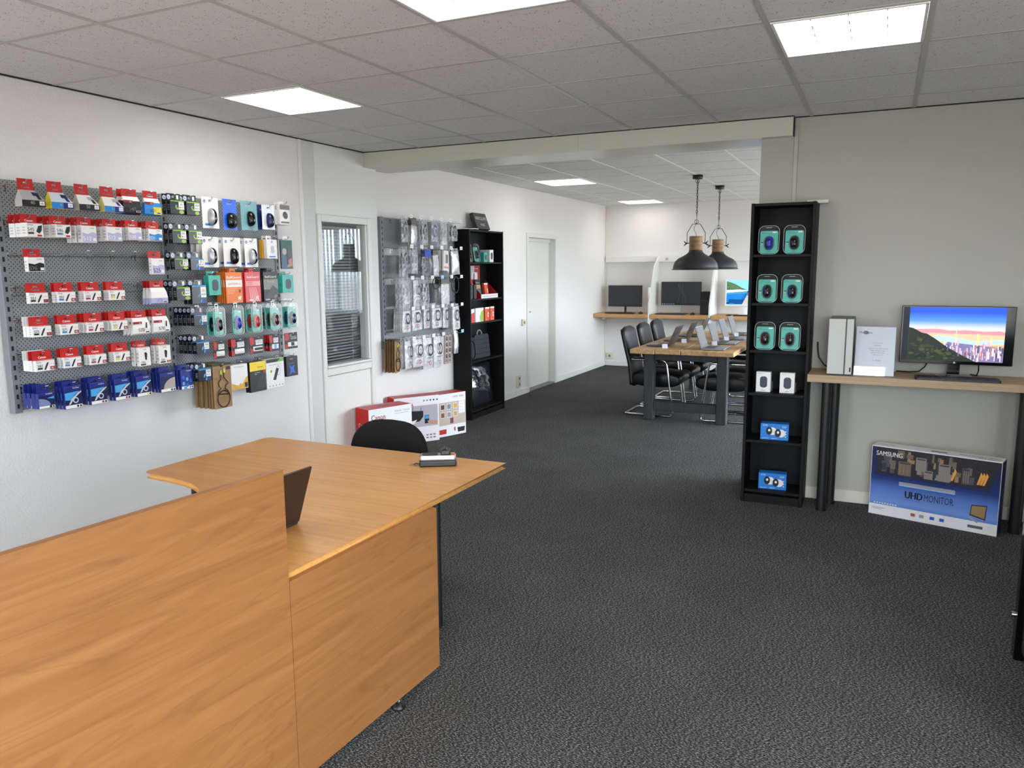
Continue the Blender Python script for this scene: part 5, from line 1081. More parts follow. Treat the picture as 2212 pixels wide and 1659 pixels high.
def teal_box(w, h, d, white=False):
    b = MB(); t = 0.014; c = PWH if white else TEAL; b.cbox(-w/2, w/2, t-h, t, -d, 0, c, 0.0012); f = Z
    b.prism(rrect(w*0.5, h*0.56, w*0.2, 5, 0.002, t-h*0.5), f, f+0.0008, mat('mouse_print', (52, 60, 74), 0.4)); b.rect(0, t-h*0.30, 0.002, t-h*0.24, f+0.001, SILP); b.text('logitech', 0.0, t-h*0.93, 0.006, f, KBL); b.rect(-w*0.42, t-0.010, -w*0.1, t-0.008, f, INKG)
    g, ff, tw = text_geo('logi'); b.add([(-w/2-Z, t-h*0.7+p[0]*0.03/tw, -d*0.5+p[1]*0.012) for p in g], ff, KBL)
    return [('box', b.mesh('box'))]
def flatbox(w, h, d, m, paint):
    b = MB(); b.cbox(-w/2, w/2, 0.014-h, 0.014, -d, 0, m, 0.001); paint(b, w, h, Z); return [('box', b.mesh('box'))]
def dog(b, u, v, s, z, m):
    b.poly([(u-s, v-s), (u-s*0.5, v-s), (u-s*0.4, v-s*0.4), (u+s*0.1, v-s*0.4), (u+s*0.2, v-s), (u+s*0.7, v-s), (u+s*0.75, v-s*0.1), (u+s, v+s*0.3), (u+s*0.8, v+s), (u+s*0.2, v+s*0.9), (u-s*0.3, v+s*0.6), (u-s*0.9, v+s*0.6)], z, m)
def antivirus(kind):
    def p(b, w, h, z):
        t = 0.014
        if kind == 'orange':
            b.text('BullGuard', 0.0, t-h*0.2, 0.0165, z, PWH, 'c', w*0.86, 0.02); b.rect(-w*0.498, t-h*0.48, w*0.498, t-h*0.25, z, PWH); b.text('ANTIVIRUS', 0, t-h*0.41, 0.014, z*1.5, ORG, 'c', w*0.78); dog(b, w*0.3, t-h*0.84, 0.014, z, PWH)
            for i in range(4): b.rect(-w*0.42, t-h*(0.54+0.05*i), w*(0.1-0.05*i), t-h*(0.525+0.05*i), z, mat('pale_orange_print', (244, 190, 130), 0.5))
            b.poly([(w*0.26, t-h*0.56), (w*0.38, t-h*0.56), (w*0.38, t-h*0.64), (w*0.32, t-h*0.68), (w*0.26, t-h*0.64)], z, mat('brown_print', (120, 60, 30), 0.5))
        elif kind == 'red':
            b.text('BullGuard', 0.0, t-h*0.2, 0.015, z, PWH, 'c', w*0.74, 0.02); b.rect(-w*0.46, t-h*0.46, w*0.46, t-h*0.3, z, mat('rose_print', (240, 170, 168), 0.5)); b.text('INTERNET', -w*0.4, t-h*0.37, 0.008, z*1.5, RED, 'l'); b.text('SECURITY', -w*0.4, t-h*0.44, 0.008, z*1.5, RED, 'l')
            for i in range(5): b.poly([(-w*0.2+i*w*0.12, t-h*0.98), (-w*0.1+i*w*0.12, t-h*0.98), (-w*0.22+i*w*0.1, t-h*0.5), (-w*0.27+i*w*0.1, t-h*0.5)], z*0.8, mat('rose_print', (240, 170, 168), 0.5))
            dog(b, w*0.24, t-h*0.86, 0.013, z*1.5, PWH); b.rect(-w*0.3, t-h*0.95, -w*0.02, t-h*0.91, z*1.5, PWH)
        else:
            b.text('BullGuard', 0.0, t-h*0.2, 0.015, z, PWH, 'c', w*0.76, 0.02); b.rect(-w*0.49, t-h*0.6, w*0.49, t-h*0.25, z*0.8, mat('steel_sky_print', (120, 124, 120), 0.4)); b.text('Premium', 0.0, t-h*0.36, 0.014, z*1.3, mat('gold_print', (206, 178, 120), 0.4)); b.poly([(-w*0.4, t-h*0.9), (w*0.1, t-h*0.45), (w*0.49, t-h*0.62), (w*0.49, t-h*0.9)], z, mat('slate_print', (50, 56, 60), 0.4)); dog(b, w*0.28, t-h*0.84, 0.014, z*1.5, mat('bronze_print', (140, 104, 50), 0.4)); b.rect(-w*0.4, t-h*0.96, -w*0.1, t-h*0.92, z*1.5, LILAC)
    m = {'orange': ORG, 'red': mat('rose_red_card', (206, 40, 48), 0.35), 'black': KBL}[kind]
    return flatbox(0.142, 0.20, 0.012, m, p)
def stickcard(kind, w, h):
    b = MB(); holecard(b, w, h, KBL); t = 0.014; z = Z
    b.poly([(-w*0.48, t-0.003), (-w*0.16, t-0.003), (-w*0.14, t-h*0.4), (-w*0.3, t-h*0.5), (-w*0.48, t-h*0.45)], z, RED); b.poly([(-w*0.48, t-h*0.97), (-w*0.25, t-h*0.97), (-w*0.3, t-h*0.7), (-w*0.48, t-h*0.65)], z, RED)
    if kind != 'sd': b.rect(-w*0.05, t-h*0.5, w*0.48, t-0.023, z, PWH)
    b.text('Kingston', w*0.2, t-h*0.28, 0.007, z*1.5, INK if kind != 'sd' else PWH, 'c', w*0.42); b.text({'a': '32GB', 'b': '64GB', 'c': '128GB', 'sd': '32GB', 'd': '16GB'}[kind], w*0.2, t-h*0.42, 0.012, z*1.5, INKG if kind != 'sd' else PWH, 'c', w*0.44); b.disc(w*0.36, t-h*0.88, 0.005, 0.005, z, RED, 8)
    st = MB(); bm_ = MB()
    bm_.prism(rrect(w*0.7, h*0.27, 0.004, 3, w*0.08, t-h*0.72), 0.0003, 0.007, PWH)
    if kind in 'ab': st.cbox(-w*0.18, w*0.36, t-h*0.79, t-h*0.66, 0.0075, 0.014, mat('white_stick', (224, 224, 222), 0.3), 0.002); 
    elif kind == 'c': st.cbox(-w*0.2, w*0.38, t-h*0.79, t-h*0.65, 0.0075, 0.014, KBL, 0.002)
    else: st.cbox(-w*0.06, w*0.18, t-h*0.82, t-h*0.6, 0.0075, 0.0095, KBL if kind == 'sd' else SKYB, 0.001)
    return [('card', b.mesh('card'), [('tray', bm_.mesh('tray'))]), ('memory_stick' if kind in 'abc' else 'memory_card', st.mesh('stick'))]
def kraftcard(w=0.15, h=0.29, cable=True):
    b = MB(); holecard(b, w, h, KRAFT, 0.002); b.rect(-w*0.5, 0.0002, w*0.5, 0.0135, Z, mat('dark_green_print', (52, 66, 52), 0.6)); b.rect(w*0.25, -0.030, w*0.48, -0.009, Z*1.2, KBL); b.rect(-w*0.46, -0.022, w*0.1, -0.019, Z, INKG)
    for i in range(5): b.rect(-w*0.22, -0.205-i*0.009, w*0.2, -0.203-i*0.009, Z, mat('brown_ink', (96, 70, 46), 0.6))
    for i in range(3): b.rect(-w*0.46, -0.075-i*0.006, -w*0.26, -0.073-i*0.006, Z, mat('brown_ink', (96, 70, 46), 0.6))
    r = [('card', b.mesh('card'))]
    if cable:
        c = MB(); R = 0.052; pts = [(-0.015, -0.055, 0.006), (-0.016, -0.085, 0.007), (-0.04, -0.105, 0.007), (-0.035, -0.13, 0.007), (-0.02, -0.145, 0.007), (-0.045, -0.165, 0.007), (-0.052, -0.20, 0.008)]
        for i in range(40): t = math.pi+2*math.pi*i/13.5; pts.append((R*math.cos(t)*(1+0.03*math.sin(i)), -0.215+R*1.05*math.sin(t), 0.008+0.0015*math.sin(i*0.9)))
        pts += [(0.05, -0.19, 0.008), (0.035, -0.165, 0.007), (0.015, -0.15, 0.007), (0.02, -0.13, 0.007), (0.045, -0.115, 0.007), (0.025, -0.095, 0.007), (0.008, -0.075, 0.007), (0.012, -0.045, 0.006)]
        c.tube(pts, 0.0032, KBL, 6); pl = MB(); yl = mat('neon_plug', (204, 220, 60), 0.4)
        for x, y in ((-0.014, -0.045), (0.014, -0.035)): pl.cbox(x-0.006, x+0.006, y-0.012, y+0.010, 0.003, 0.011, yl, 0.0015); pl.box(x-0.004, x+0.004, y+0.0105, y+0.018, 0.005, 0.009, SILV)
        r += [('cable', c.mesh('cable')), ('plugs', pl.mesh('plugs'))]
    return r
# ------------------------------------------------------------------ near pegboard stock
RZ = [2.062, 1.892, 1.723, 1.555, 1.389, 1.216, 1.041]; CYs = [0.247, 0.395, 0.543, 0.690, 0.830, 0.968, 1.131, 1.250]
RN = ['top', 'second', 'third', 'fourth', 'fifth', 'sixth', 'bottom']; CN = ['first', 'second', 'third', 'fourth', 'fifth', 'sixth', 'seventh', 'eighth']
BN = ['frontmost', 'second from front', 'third from front', 'fourth from front', 'fifth from front']
def nm(desc): return desc
def stock(name, parts, desc, cat, row, col, n, pitch, x=-2.13, dy=0.0, yv=None, zv=None, group=None, where=None, alt=None, jit=0.003, hk=True, board=None):
    y = (CYs[col] if yv is None else yv)+dy; z = (RZ[row] if zv is None else zv)-0.014+(0.024 if parts[-1][0] == 'hang_tab' else 0.0)
    w = where or '%s row, %s hook' % (RN[row], CN[col])
    rs = random.Random(row*31+col*7+int(y*100))
    for k in range(n):
        pp, dd = (parts, desc) if not alt or k < n-alt[2] else (alt[0], alt[1])
        lab = '%s, %s' % (dd, w)+('' if n == 1 else ', '+BN[k])
        m = frame(0, (x-k*pitch, y+(rs.uniform(-jit, jit) if k else 0), z-(rs.uniform(0, 0.001) if k else 0)))
        m = m @ Matrix.Rotation(rs.uniform(-0.010, 0.010), 4, 'Z')
        put(name, pp, lab, cat, m, group or ('%s on the pegboard' % cat))
    if hk: hook(board or pb, y, z-0.006)
WA, WB = wedge('40', (PGR, mat('grey_white_card', (176, 176, 174), 0.4), KBL, KBL, mat('navy_print', (30, 34, 60), 0.4))), wedge('41', (YE, mat('pale_blue_card', (206, 216, 226), 0.4), CY, BLU, mat('navy_print', (30, 34, 60), 0.4)))
stock('ink_pack', WA, 'flared black ink pack with red header', 'ink cartridge', 0, 0, 1, 0.06)
stock('ink_pack', WB, 'flared yellow and blue ink pack with red header', 'ink cartridge', 0, 1, 1, 0.06)
stock('ink_pack', wedge('50', (PGR, PWH, KBL, KBL, PGR)), 'flared black ink pack with folded red header', 'ink cartridge', 0, 2, 1, 0.06)
stock('ink_pack', wedge('51', (mat('pale_yellow_card', (216, 206, 120), 0.4), PWH, CY, BLU, PGR)), 'flared blue ink pack with folded red header', 'ink cartridge', 0, 3, 1, 0.06)
PK, PC = pouch('540', KBL), pouch('541', CY, art2=YE)
stock('ink_pouch', PK, 'red and black ink pouch', 'ink cartridge', 0, 4, 2, 0.03, alt=(PC, 'red and blue ink pouch', 1), jit=0.012)
stock('ink_pouch', PC, 'red, blue and yellow ink pouch', 'ink cartridge', 0, 5, 1, 0.03)
stock('ink_box', inkbox('545', 'k', 0.082, 0.068, 0.045, 0.082, 0.044, False, 'cart'), 'grey ink box with red tab and black mark', 'ink cartridge', 1, 0, 3, 0.049)
stock('ink_box', inkbox('546', 'c', 0.080, 0.066, 0.045, 0.082, 0.044, False, 'cart'), 'grey ink box with red tab and blue mark', 'ink cartridge', 1, 1, 3, 0.049)
stock('ink_box', inkbox('512', 'l', 0.086, 0.09, 0.035, 0.080, 0.042, False, 'slope'), 'white ink box with red tab and lilac front', 'ink cartridge', 1, 2, 3, 0.045)
stock('ink_box', inkbox('513', 'm', 0.092, 0.078, 0.042, 0.080, 0.042, False, 'slope'), 'white ink box with red tab and violet front', 'ink cartridge', 1, 3, 3, 0.047)
stock('ink_box', inkbox('520', 'l', 0.086, 0.072, 0.028, 0.081, 0.038, False, 'slope'), 'small white ink box with lilac front', 'ink cartridge', 1, 4, 3, 0.038)
stock('ink_box', inkbox('521', 'c', 0.094, 0.070, 0.026, 0.086, 0.042, False, 'slope'), 'white ink box with bright blue front', 'ink cartridge', 1, 5, 3, 0.036)
stock('ink_box', inkbox('526', 'k', 0.086, 0.073, 0.028, 0.087, 0.039, False, 'slope'), 'white ink box with red tab and black front', 'ink cartridge', 2, 0, 1, 0.03)
for c in (1, 2, 3, 4): hook(pb, CYs[c], RZ[2]-0.021)
stock('ink_box', inkbox('525', 'l', 0.086, 0.093, 0.028, 0.087, 0.039, False, 'slope'), 'tall white ink box with red tab and lilac wave', 'ink cartridge', 2, 5, 1, 0.03)
cn = {'k': 'black', 'c': 'cyan', 'm': 'magenta', 'y': 'yellow'}
BLANK = None
def blankbox():
    b = MB(); b.cbox(-0.05, 0.05, -0.087, -0.032, 0.0003, 0.022, PWH, 0.0015); b.rect(-0.03, -0.06, 0.03, -0.05, 0.0226, PGR); t = MB(); holecard(t, 0.10, 0.046, PWH); return [('hang_tab', t.mesh('hang_tab')), ('box', b.mesh('box'))]
BLANK = blankbox()
for row, num, cnts in ((3, '551', (1, 2, 2, 2)), (4, '571', (3, 2, 3, 3)), (5, '581', (4, 2, 2, 2))):
    for i, ck in enumerate('kcmy'):
        nb = 2 if i == 0 and row in (4, 5) else 0
        stock('ink_box', inkbox(num, ck), 'flat white and red ink box with %s mark' % cn[ck], 'ink cartridge', row, i, cnts[i], 0.027, jit=0.004, alt=(BLANK, 'plain white ink box turned around', nb) if nb else None)
hook(pb, CYs[4], RZ[3]-0.021)
stock('ink_pouch', pouch('526', LILAC, strip=False, wt=2), 'red and pale lilac ink pouch', 'ink cartridge', 3, 5, 3, 0.026)
stock('ink_pouch', pouch('570', PWH, light=True), 'white ink pouch with red stripe', 'ink cartridge', 4, 4, 3, 0.028)
stock('ink_pouch', pouch('570', PWH, light=True), 'white ink pouch with red stripe', 'ink cartridge', 4, 5, 3, 0.028)
stock('ink_box', inkbox('580', 'k', 0.074, 0.107, 0.030, 0.062, 0.036, False, 'tall'), 'upright white ink box with red tab', 'ink cartridge', 5, 4, 2, 0.04)
stock('ink_box', inkbox('580', 'k', 0.080, 0.107, 0.030, 0.063, 0.036, True, 'tall'), 'upright white ink box with red corner mark', 'ink cartridge', 5, 5, 2, 0.04)
stock('ink_box', bluebox('planet', 'k', 0.086, 0.078, 0.026, 0.065, 0.040), 'small blue ink box with planet picture', 'ink cartridge', 6, 0, 4, 0.032, -2.15)
stock('ink_box', bluebox('car', 'k'), 'blue ink box with car picture and black dot', 'ink cartridge', 6, 1, 3, 0.028, -2.15)
stock('ink_box', bluebox('car', 'm'), 'blue ink box with car picture and magenta dot', 'ink cartridge', 6, 2, 3, 0.028, -2.15)
stock('ink_box', bluebox('car', 'm'), 'blue ink box with car picture and red dot', 'ink cartridge', 6, 3, 2, 0.028, -2.15)
stock('ink_box', bluebox('car', 'y'), 'blue ink box with car picture and yellow dot', 'ink cartridge', 6, 4, 3, 0.028, -2.15)
stock('ink_box', bluebox('moon', 'k', 0.108), 'blue ink box with moon picture', 'ink cartridge', 6, 5, 3, 0.028, -2.15, dy=0.03)
stock('ink_box', bluebox('bubbles', 'c', 0.092, 0.122), 'blue ink box with pale dots', 'ink cartridge', 6, 6, 2, 0.028, -2.15, dy=0.008)
stock('ink_box', hpbox('920', 'b', 0.10, 0.075, 0.034, 0.092, 0.036), 'black and blue ink box with white label', 'ink cartridge', 6, 7, 3, 0.038, -2.13)
HG = [('56', 2, 6, 0, 0.032), ('920', 2, 7, 0, 0.03), ('301', 2, 6, 1, 0.034), ('920', 3, 7, 1, 0.034), ('932', 2, 6, 2, 0.034), ('933', 4, 6, 3, 0.034)]
for num, n, c, r, d in HG: stock('ink_box', hpbox(num, 'g', 0.10, 0.078 if r != 2 else 0.062, d, 0.10, 0.042), 'black and lime ink box with white label', 'ink cartridge', r, c, n, d+0.005)
stock('ink_box', hpbox('21', 'b', 0.10, 0.068, 0.034), 'black and light blue ink box with white label', 'ink cartridge', 2, 7, 2, 0.04)
stock('ink_box', hpbox('23', 'b', 0.112, 0.115, 0.034, 0.11, 0.032), 'tall black and light blue ink box', 'ink cartridge', 3, 7, 2, 0.04)
stock('ink_box', hpbox('27', 'b', 0.10, 0.066, 0.030, 0.096, 0.048), 'slim black and light blue ink box', 'ink cartridge', 4, 7, 5, 0.035)
stock('ink_box', hpbox('336', 'b', 0.10, 0.072, 0.034, 0.10, 0.042), 'black and light blue ink box', 'ink cartridge', 5, 7, 4, 0.039)
# mice and accessories
MC = [1.415, 1.577, 1.745, 1.915, 2.09]; MZ = [2.062, 1.82, 1.60, 1.385, 1.165, 1.0]
def acc(name, parts, desc, cat, r, c, n=1, pitch=0.03, x=-2.136, z=None, dy=0, group=None, alt=None, jit=0.003):
    stock(name, parts, desc, cat, 0, 0, n, pitch, x, dy, MC[c], z or MZ[r], group or cat+' packs on the pegboard', None or '%s mouse row' % RN[r], alt, jit)
hpA = mousecard(0.132, 0.19, PWH, MBLK, MSIL, split=0.0) if False else mousecard(0.132, 0.19, PWH, MBLK, MSIL)
hpB = mousecard(0.150, 0.185, PWH, MBLK, None)
acc('mouse_pack', hpA, 'white card with silver and black mouse', 'computer mouse', 0, 0)
acc('mouse_pack', mousecard(0.118, 0.195, mat('bright_blue_card', (30, 96, 214), 0.35), mat('charcoal_mouse', (38, 40, 42), 0.3), MBLK, False, False, 0.085, 0.10, -0.12), 'bright blue card with large black mouse', 'computer mouse', 0, 1)
acc('mouse_pack', mousecard(0.148, 0.19, mat('grey_teal_card', (110, 160, 166), 0.4), MBLK, None, False, False, 0.062, 0.10, -0.10), 'grey teal card with black mouse', 'computer mouse', 0, 2)
acc('mouse_pack', mousecard(0.12, 0.165, mat('pale_white_blister_card', (216, 220, 230), 0.2), MBLK, MNAV, False, False, 0.062, 0.10, -0.09), 'pale blister card with navy mouse', 'computer mouse', 0, 3, 2, 0.05, z=2.05, dy=0.01, alt=(mousecard(0.12, 0.165, mat('navy_card', (30, 44, 110), 0.3), MBLK, None, False, False, 0.062, 0.10, -0.09), 'navy blister card with black mouse', 1))
def smallbox(b, w, h, z): b.rect(-w*0.4, 0.014-0.022, w*0.3, 0.014-0.019, z, INKG); b.disc(0.004, 0.014-h*0.52, w*0.24, h*0.2, z, MBLK, 14, 0.7); b.rect(-w*0.42, 0.014-h*0.93, w*0.42, 0.014-h*0.84, z, INKG); b.rect(-w*0.49, -0.018, w*0.49, 0.0135, z*0.8, mat('taupe_print', (120, 116, 110), 0.5))
acc('mouse_box', hung(flatbox(0.10, 0.135, 0.032, PWH, smallbox), 0.032), 'small white and taupe box with mouse picture', 'computer mouse', 0, 4, 2, 0.036)
acc('mouse_pack', hpA, 'white card with silver and black mouse', 'computer mouse', 1, 0, 3, 0.05, dy=-0.02, jit=0.004)
acc('mouse_pack', hpB, 'white card with all-black mouse', 'computer mouse', 1, 1, 2, 0.05)
acc('mouse_pack', mousecard(0.118, 0.19, PWH, MBLK, MSIL), 'narrow white card with silver and black mouse', 'computer mouse', 1, 2, 2, 0.05)
def hpsm(b, w, h, z): hplogo(b, 0, 0.014-h*0.12, 0.008, z, mat('hp_blue', (70, 100, 190), 0.4), PWH); b.prism(rrect(w*0.32, h*0.42, w*0.14, 4, 0.004, 0.014-h*0.52), z, z+0.0006, MBLK); b.rect(-w*0.3, 0.014-h*0.93, w*0.3, 0.014-h*0.86, z, mat('band_blue', (50, 110, 210), 0.4))
acc('mouse_box', hung(flatbox(0.10, 0.13, 0.03, PWH, hpsm), 0.03), 'small white box with slim black mouse picture', 'computer mouse', 1, 3, 2, 0.036, dy=0.03, alt=(hung(flatbox(0.10, 0.13, 0.03, mat('amber_card', (214, 160, 40), 0.4), hpsm), 0.03), 'small amber box behind the white mouse box', 1))
def photo(b, w, h, z):
    t = 0.014; b.rect(-w*0.49, t-h*0.35, w*0.49, t-0.001, z, mat('green_photo', (50, 96, 84), 0.5, var=0.3, scale=40)); b.disc(-w*0.2, t-h*0.4, w*0.2, w*0.2, z*1.2, PGR, 14); b.poly([(-w*0.45, t-h*0.99), (0, t-h*0.99), (w*0.1, t-h*0.6), (-w*0.4, t-h*0.5)], z*1.2, mat('slate_blue_photo', (80, 110, 140), 0.5)); b.poly([(0, t-h*0.95), (w*0.45, t-h*0.9), (w*0.4, t-h*0.6), (w*0.12, t-h*0.7)], z*1.3, mat('skin_photo', (190, 140, 116), 0.5)); b.rect(0.0, t-h*0.85, w*0.12, t-h*0.28, z*1.5, KBL)
acc('stylus_pack', hung(flatbox(0.118, 0.20, 0.010, mat('dark_photo_card', (26, 30, 38), 0.35), photo), 0.010), 'dark photo card with a stylus picture', 'stylus', 1, 4)
acc('mouse_box', hung(teal_box(0.098, 0.125, 0.045), 0.045, m=TEAL), 'teal box with grey mouse picture', 'computer mouse', 2, 0, z=1.582)
acc('antivirus_box', hung(antivirus('orange'), 0.012, 0.05, ORG), 'orange antivirus box with white dog', 'software box', 2, 1, 5, 0.018, jit=0.002)
acc('antivirus_box', hung(antivirus('red'), 0.012, 0.05, RED), 'red security software box with white dog', 'software box', 2, 2, 3, 0.018)
acc('antivirus_box', hung(antivirus('black'), 0.012, 0.05, KBL), 'black software box with bronze dog', 'software box', 2, 3, 4, 0.018)
acc('mouse_box', hung(teal_box(0.112, 0.125, 0.045), 0.045, m=TEAL), 'second teal box, beyond the pegboard edge', 'computer mouse', 2, 4, z=1.576)
for c, (m, m2, n, nmn, mm) in enumerate([(MBLK, None, 2, 'black', 0.052), (MBLU, None, 1, 'blue', 0.05), (MRED, None, 2, 'red', 0.052), (MDRD, None, 3, 'dark red', 0.052), (MBLK, MNAV, 2, 'black and blue', 0.052)]):
    acc('mouse_blister', hung(blister(0.094 if c < 3 else 0.108, 0.19, m, m2), 0.0, 0.034, CLEAR), 'clear teal blister with %s mouse' % nmn, 'computer mouse', 3, c, n, mm, dy=0.015 if c > 2 else 0)
for c, (k, w, n) in enumerate([('a', 0.093, 1), ('b', 0.118, 2), ('c', 0.124, 1), ('d', 0.088, 3), ('sd', 0.135, 1)]):
    acc('memory_stick_pack', stickcard(k, w, 0.115), ['black and red card with short white memory stick', 'black and red card with white memory stick', 'black and red card with black memory stick', 'narrow card with blue memory card', 'black card with a micro memory card'][c], 'memory stick', 4, c, n, 0.022)
stock('cable_card', kraftcard(), 'brown kraft card with coiled black cable', 'cable', 0, 0, 1, 0.021, -2.126, 0, MC[0], 1.019, 'kraft cable cards', 'bottom row, frontmost')
kb = kraftcard(cable=False)
for k in range(7): put('cable_card', kb, 'brown kraft cable card in the fanned stack, %s behind the front one' % ['first', 'second', 'third', 'fourth', 'fifth', 'sixth', 'seventh'][k], 'cable', frame(0, (-2.147-k*0.021, MC[0]+0.002*(k % 2), 1.005-0.0008*(k % 2))) @ Matrix.Rotation((-0.05, 0.03, -0.02, 0.06, -0.04, 0.02, -0.05)[k], 4, 'Y') @ Matrix.Rotation((0.0, 0.03, 0.05, 0.02, 0.045, 0.03, 0.05)[k], 4, 'X'), 'kraft cable cards')
def wd(b, w, h, z): t = 0.014; b.poly([(-w*0.49, t-h*0.99), (w*0.49, t-h*0.99), (w*0.49, t-h*0.5), (w*0.1, t-h*0.7), (-w*0.1, t-h*0.85), (-w*0.49, t-h*0.72)], z, mat('amber_card', (214, 160, 40), 0.4)); b.poly([(-w*0.05, t-h*0.65), (w*0.18, t-h*0.45), (w*0.34, t-h*0.6), (w*0.12, t-h*0.82)], z*1.5, mat('white_drive_print', (226, 226, 224), 0.4)); b.text('MY PASSPORT', 0, t-h*0.12, 0.008, z, INKG, 'c', w*0.6); b.rect(w*0.28, t-h*0.95, w*0.46, t-h*0.76, z*1.5, KBL)
acc('drive_box', hung(flatbox(0.148, 0.165, 0.045, PWH, wd), 0.043, 0.06, CLEAR), 'white and amber portable drive box', 'hard drive box', 5, 1, z=0.995)
def ints(b, w, h, z): t = 0.014; b.rect(-w*0.499, t-h*0.30, w*0.499, t, z, mat('bright_yellow_card', (238, 206, 30), 0.4)); b.text('(intenso)', w*0.15, t-h*0.2, 0.010, z*1.5, mat('brown_ink', (96, 70, 46), 0.6)); b.text('2,5" MEMORY', -w*0.2, t-h*0.38, 0.006, z, PWH, 'l'); b.text('CASE', -w*0.2, t-h*0.43, 0.006, z, PWH, 'l'); b.disc(w*0.4, t-h*0.36, 0.010, 0.010, z*1.5, RED, 12); b.poly([(-w*0.12, t-h*0.85), (w*0.1, t-h*0.52), (w*0.48, t-h*0.44), (w*0.49, t-h*0.8), (w*0.3, t-h*0.95)], z*1.2, DARKP)
acc('drive_box', hung(flatbox(0.150, 0.205, 0.045, KBL, ints), 0.043, 0.06, CLEAR), 'yellow and black memory drive box', 'hard drive box', 5, 2, z=0.995)
def grn(b, w, h, z): t = 0.014; b.rect(-w*0.49, t-h*0.12, w*0.49, t-0.001, z, KBL); b.poly([(w*0.1, t-h*0.12), (w*0.49, t-h*0.12), (w*0.49, t-0.001), (w*0.3, t-0.001)], z*1.5, mat('leaf_green', (110, 170, 60), 0.4)); b.text('USB 3.0 HDD enclosure', 0, t-h*0.22, 0.007, z, INKG, 'c', w*0.7); b.poly([(-w*0.15, t-h*0.72), (0.0, t-h*0.74), (w*0.2, t-h*0.36), (w*0.05, t-h*0.32)], z*1.5, KBL); b.ring(w*0.16, t-h*0.42, 0.018, 0.022, z*1.4, LILAC, 16, 1.6); b.disc(-w*0.24, t-h*0.42, 0.010, 0.010, z, mat('leaf_green', (110, 170, 60), 0.4), 10); [b.disc(-w*0.35+i*w*0.18, t-h*0.92, 0.005, 0.005, z, INKG, 8) for i in range(5)]
acc('drive_box', hung(flatbox(0.178, 0.205, 0.045, PWH, grn), 0.043, 0.06, CLEAR), 'white and green drive enclosure box', 'hard drive box', 5, 3, z=0.998)
def blu(b, w, h, z): t = 0.014; b.text('DURABLE', -w*0.1, t-h*0.38, 0.010, z, CY, 'c'); b.poly([(-w*0.3, t-h*0.42), (-w*0.05, t-h*0.52), (w*0.2, t-h*0.44), (w*0.12, t-h*0.66), (w*0.26, t-h*0.9), (0.0, t-h*0.8), (-w*0.28, t-h*0.92), (-w*0.16, t-h*0.66)], z, mat('bright_blue_card', (30, 96, 214), 0.35)); b.text('ADATA', -w*0.2, t-h*0.15, 0.007, z, PWH, 'l'); b.poly([(w*0.1, t-h*0.02), (w*0.48, t-h*0.02), (w*0.48, t-h*0.5)], z*0.8, DARKP)
acc('drive_box', hung(flatbox(0.118, 0.142, 0.040, KBL, blu), 0.043, 0.06, CLEAR), 'black box with a bright blue drive picture', 'hard drive box', 5, 4, z=0.995, n=1)
# ------------------------------------------------------------------ far pegboard: cable bags
HOOK2 = hook_mesh(0.222)
TAGW = mat('white_price_tag', (236, 236, 236), 0.4); TAGB = mat('pale_blue_price_tag', (150, 206, 236), 0.4)
def tagmesh(m):
    b = MB(); b.box(-0.026, 0.026, -0.012, 0.020, -0.0008, 0.0008, m); b.rect(-0.012, 0.0, 0.012, 0.003, 0.0012, INKG); return b.mesh('price_tag')
TG, TGB = tagmesh(TAGW), tagmesh(TAGB)
BAGW = film('white_poly_bag', (222, 222, 224), 0.85, 0.3); BAGD = film('smoky_bag', (150, 154, 158), 0.45, 0.2); SILB = mat('silver_foil_bag', (206, 208, 210), 0.3, 0.5, bump=0.6, scale=30)
def pillow(b, w, h, d, m, seed, top=-0.0125, taper=0.85, n=9, k=13):
    rs = random.Random(seed); nz = [[rs.uniform(-1, 1) for _ in range(k)] for _ in range(n)]
    def fn(u, v, s):
        ww = w*(taper+(1-taper)*min(1, v*1.6)); e = (math.sin(math.pi*u)**0.55)*(math.sin(math.pi*min(1, v*0.98+0.01))**0.5)
        i, j = int(round(u*(n-1))), int(round(v*(k-1)))
        return ((u-0.5)*ww*(1+0.02*nz[i][j]), top-v*h-(0.004*nz[i][j] if v > 0.95 else 0), (d*e*(1+0.30*nz[i][j]*e) if s > 0 else 0.0004))
    vs = [fn(i/(n-1), j/(k-1), 1) for j in range(k) for i in range(n)]
    b.add(vs, [(j*n+i, (j+1)*n+i, (j+1)*n+i+1, j*n+i+1) for j in range(k-1) for i in range(n-1)], m, True)
    b.add([((-0.5)*w*taper, top, 0), (0.5*w*taper, top, 0), (0.5*w, top-h*0.6, 0), (0.5*w, top-h, 0), (-0.5*w, top-h, 0), (-0.5*w, top-h*0.6, 0)], [(0, 1, 2, 3, 4, 5)], m)
def coil(b, cx, cy, rx, ry, z, r, m, turns=3, seed=0):
    rs = random.Random(seed); pts = []
    for i in range(turns*18+1):
        t = 2*math.pi*i/18+1.2; k = 1+rs.uniform(-0.05, 0.05); pts.append((cx+rx*k*math.cos(t), cy+ry*k*math.sin(t), z+0.0025*math.sin(i*0.7)))
    b.tube(pts, r, m, 5)
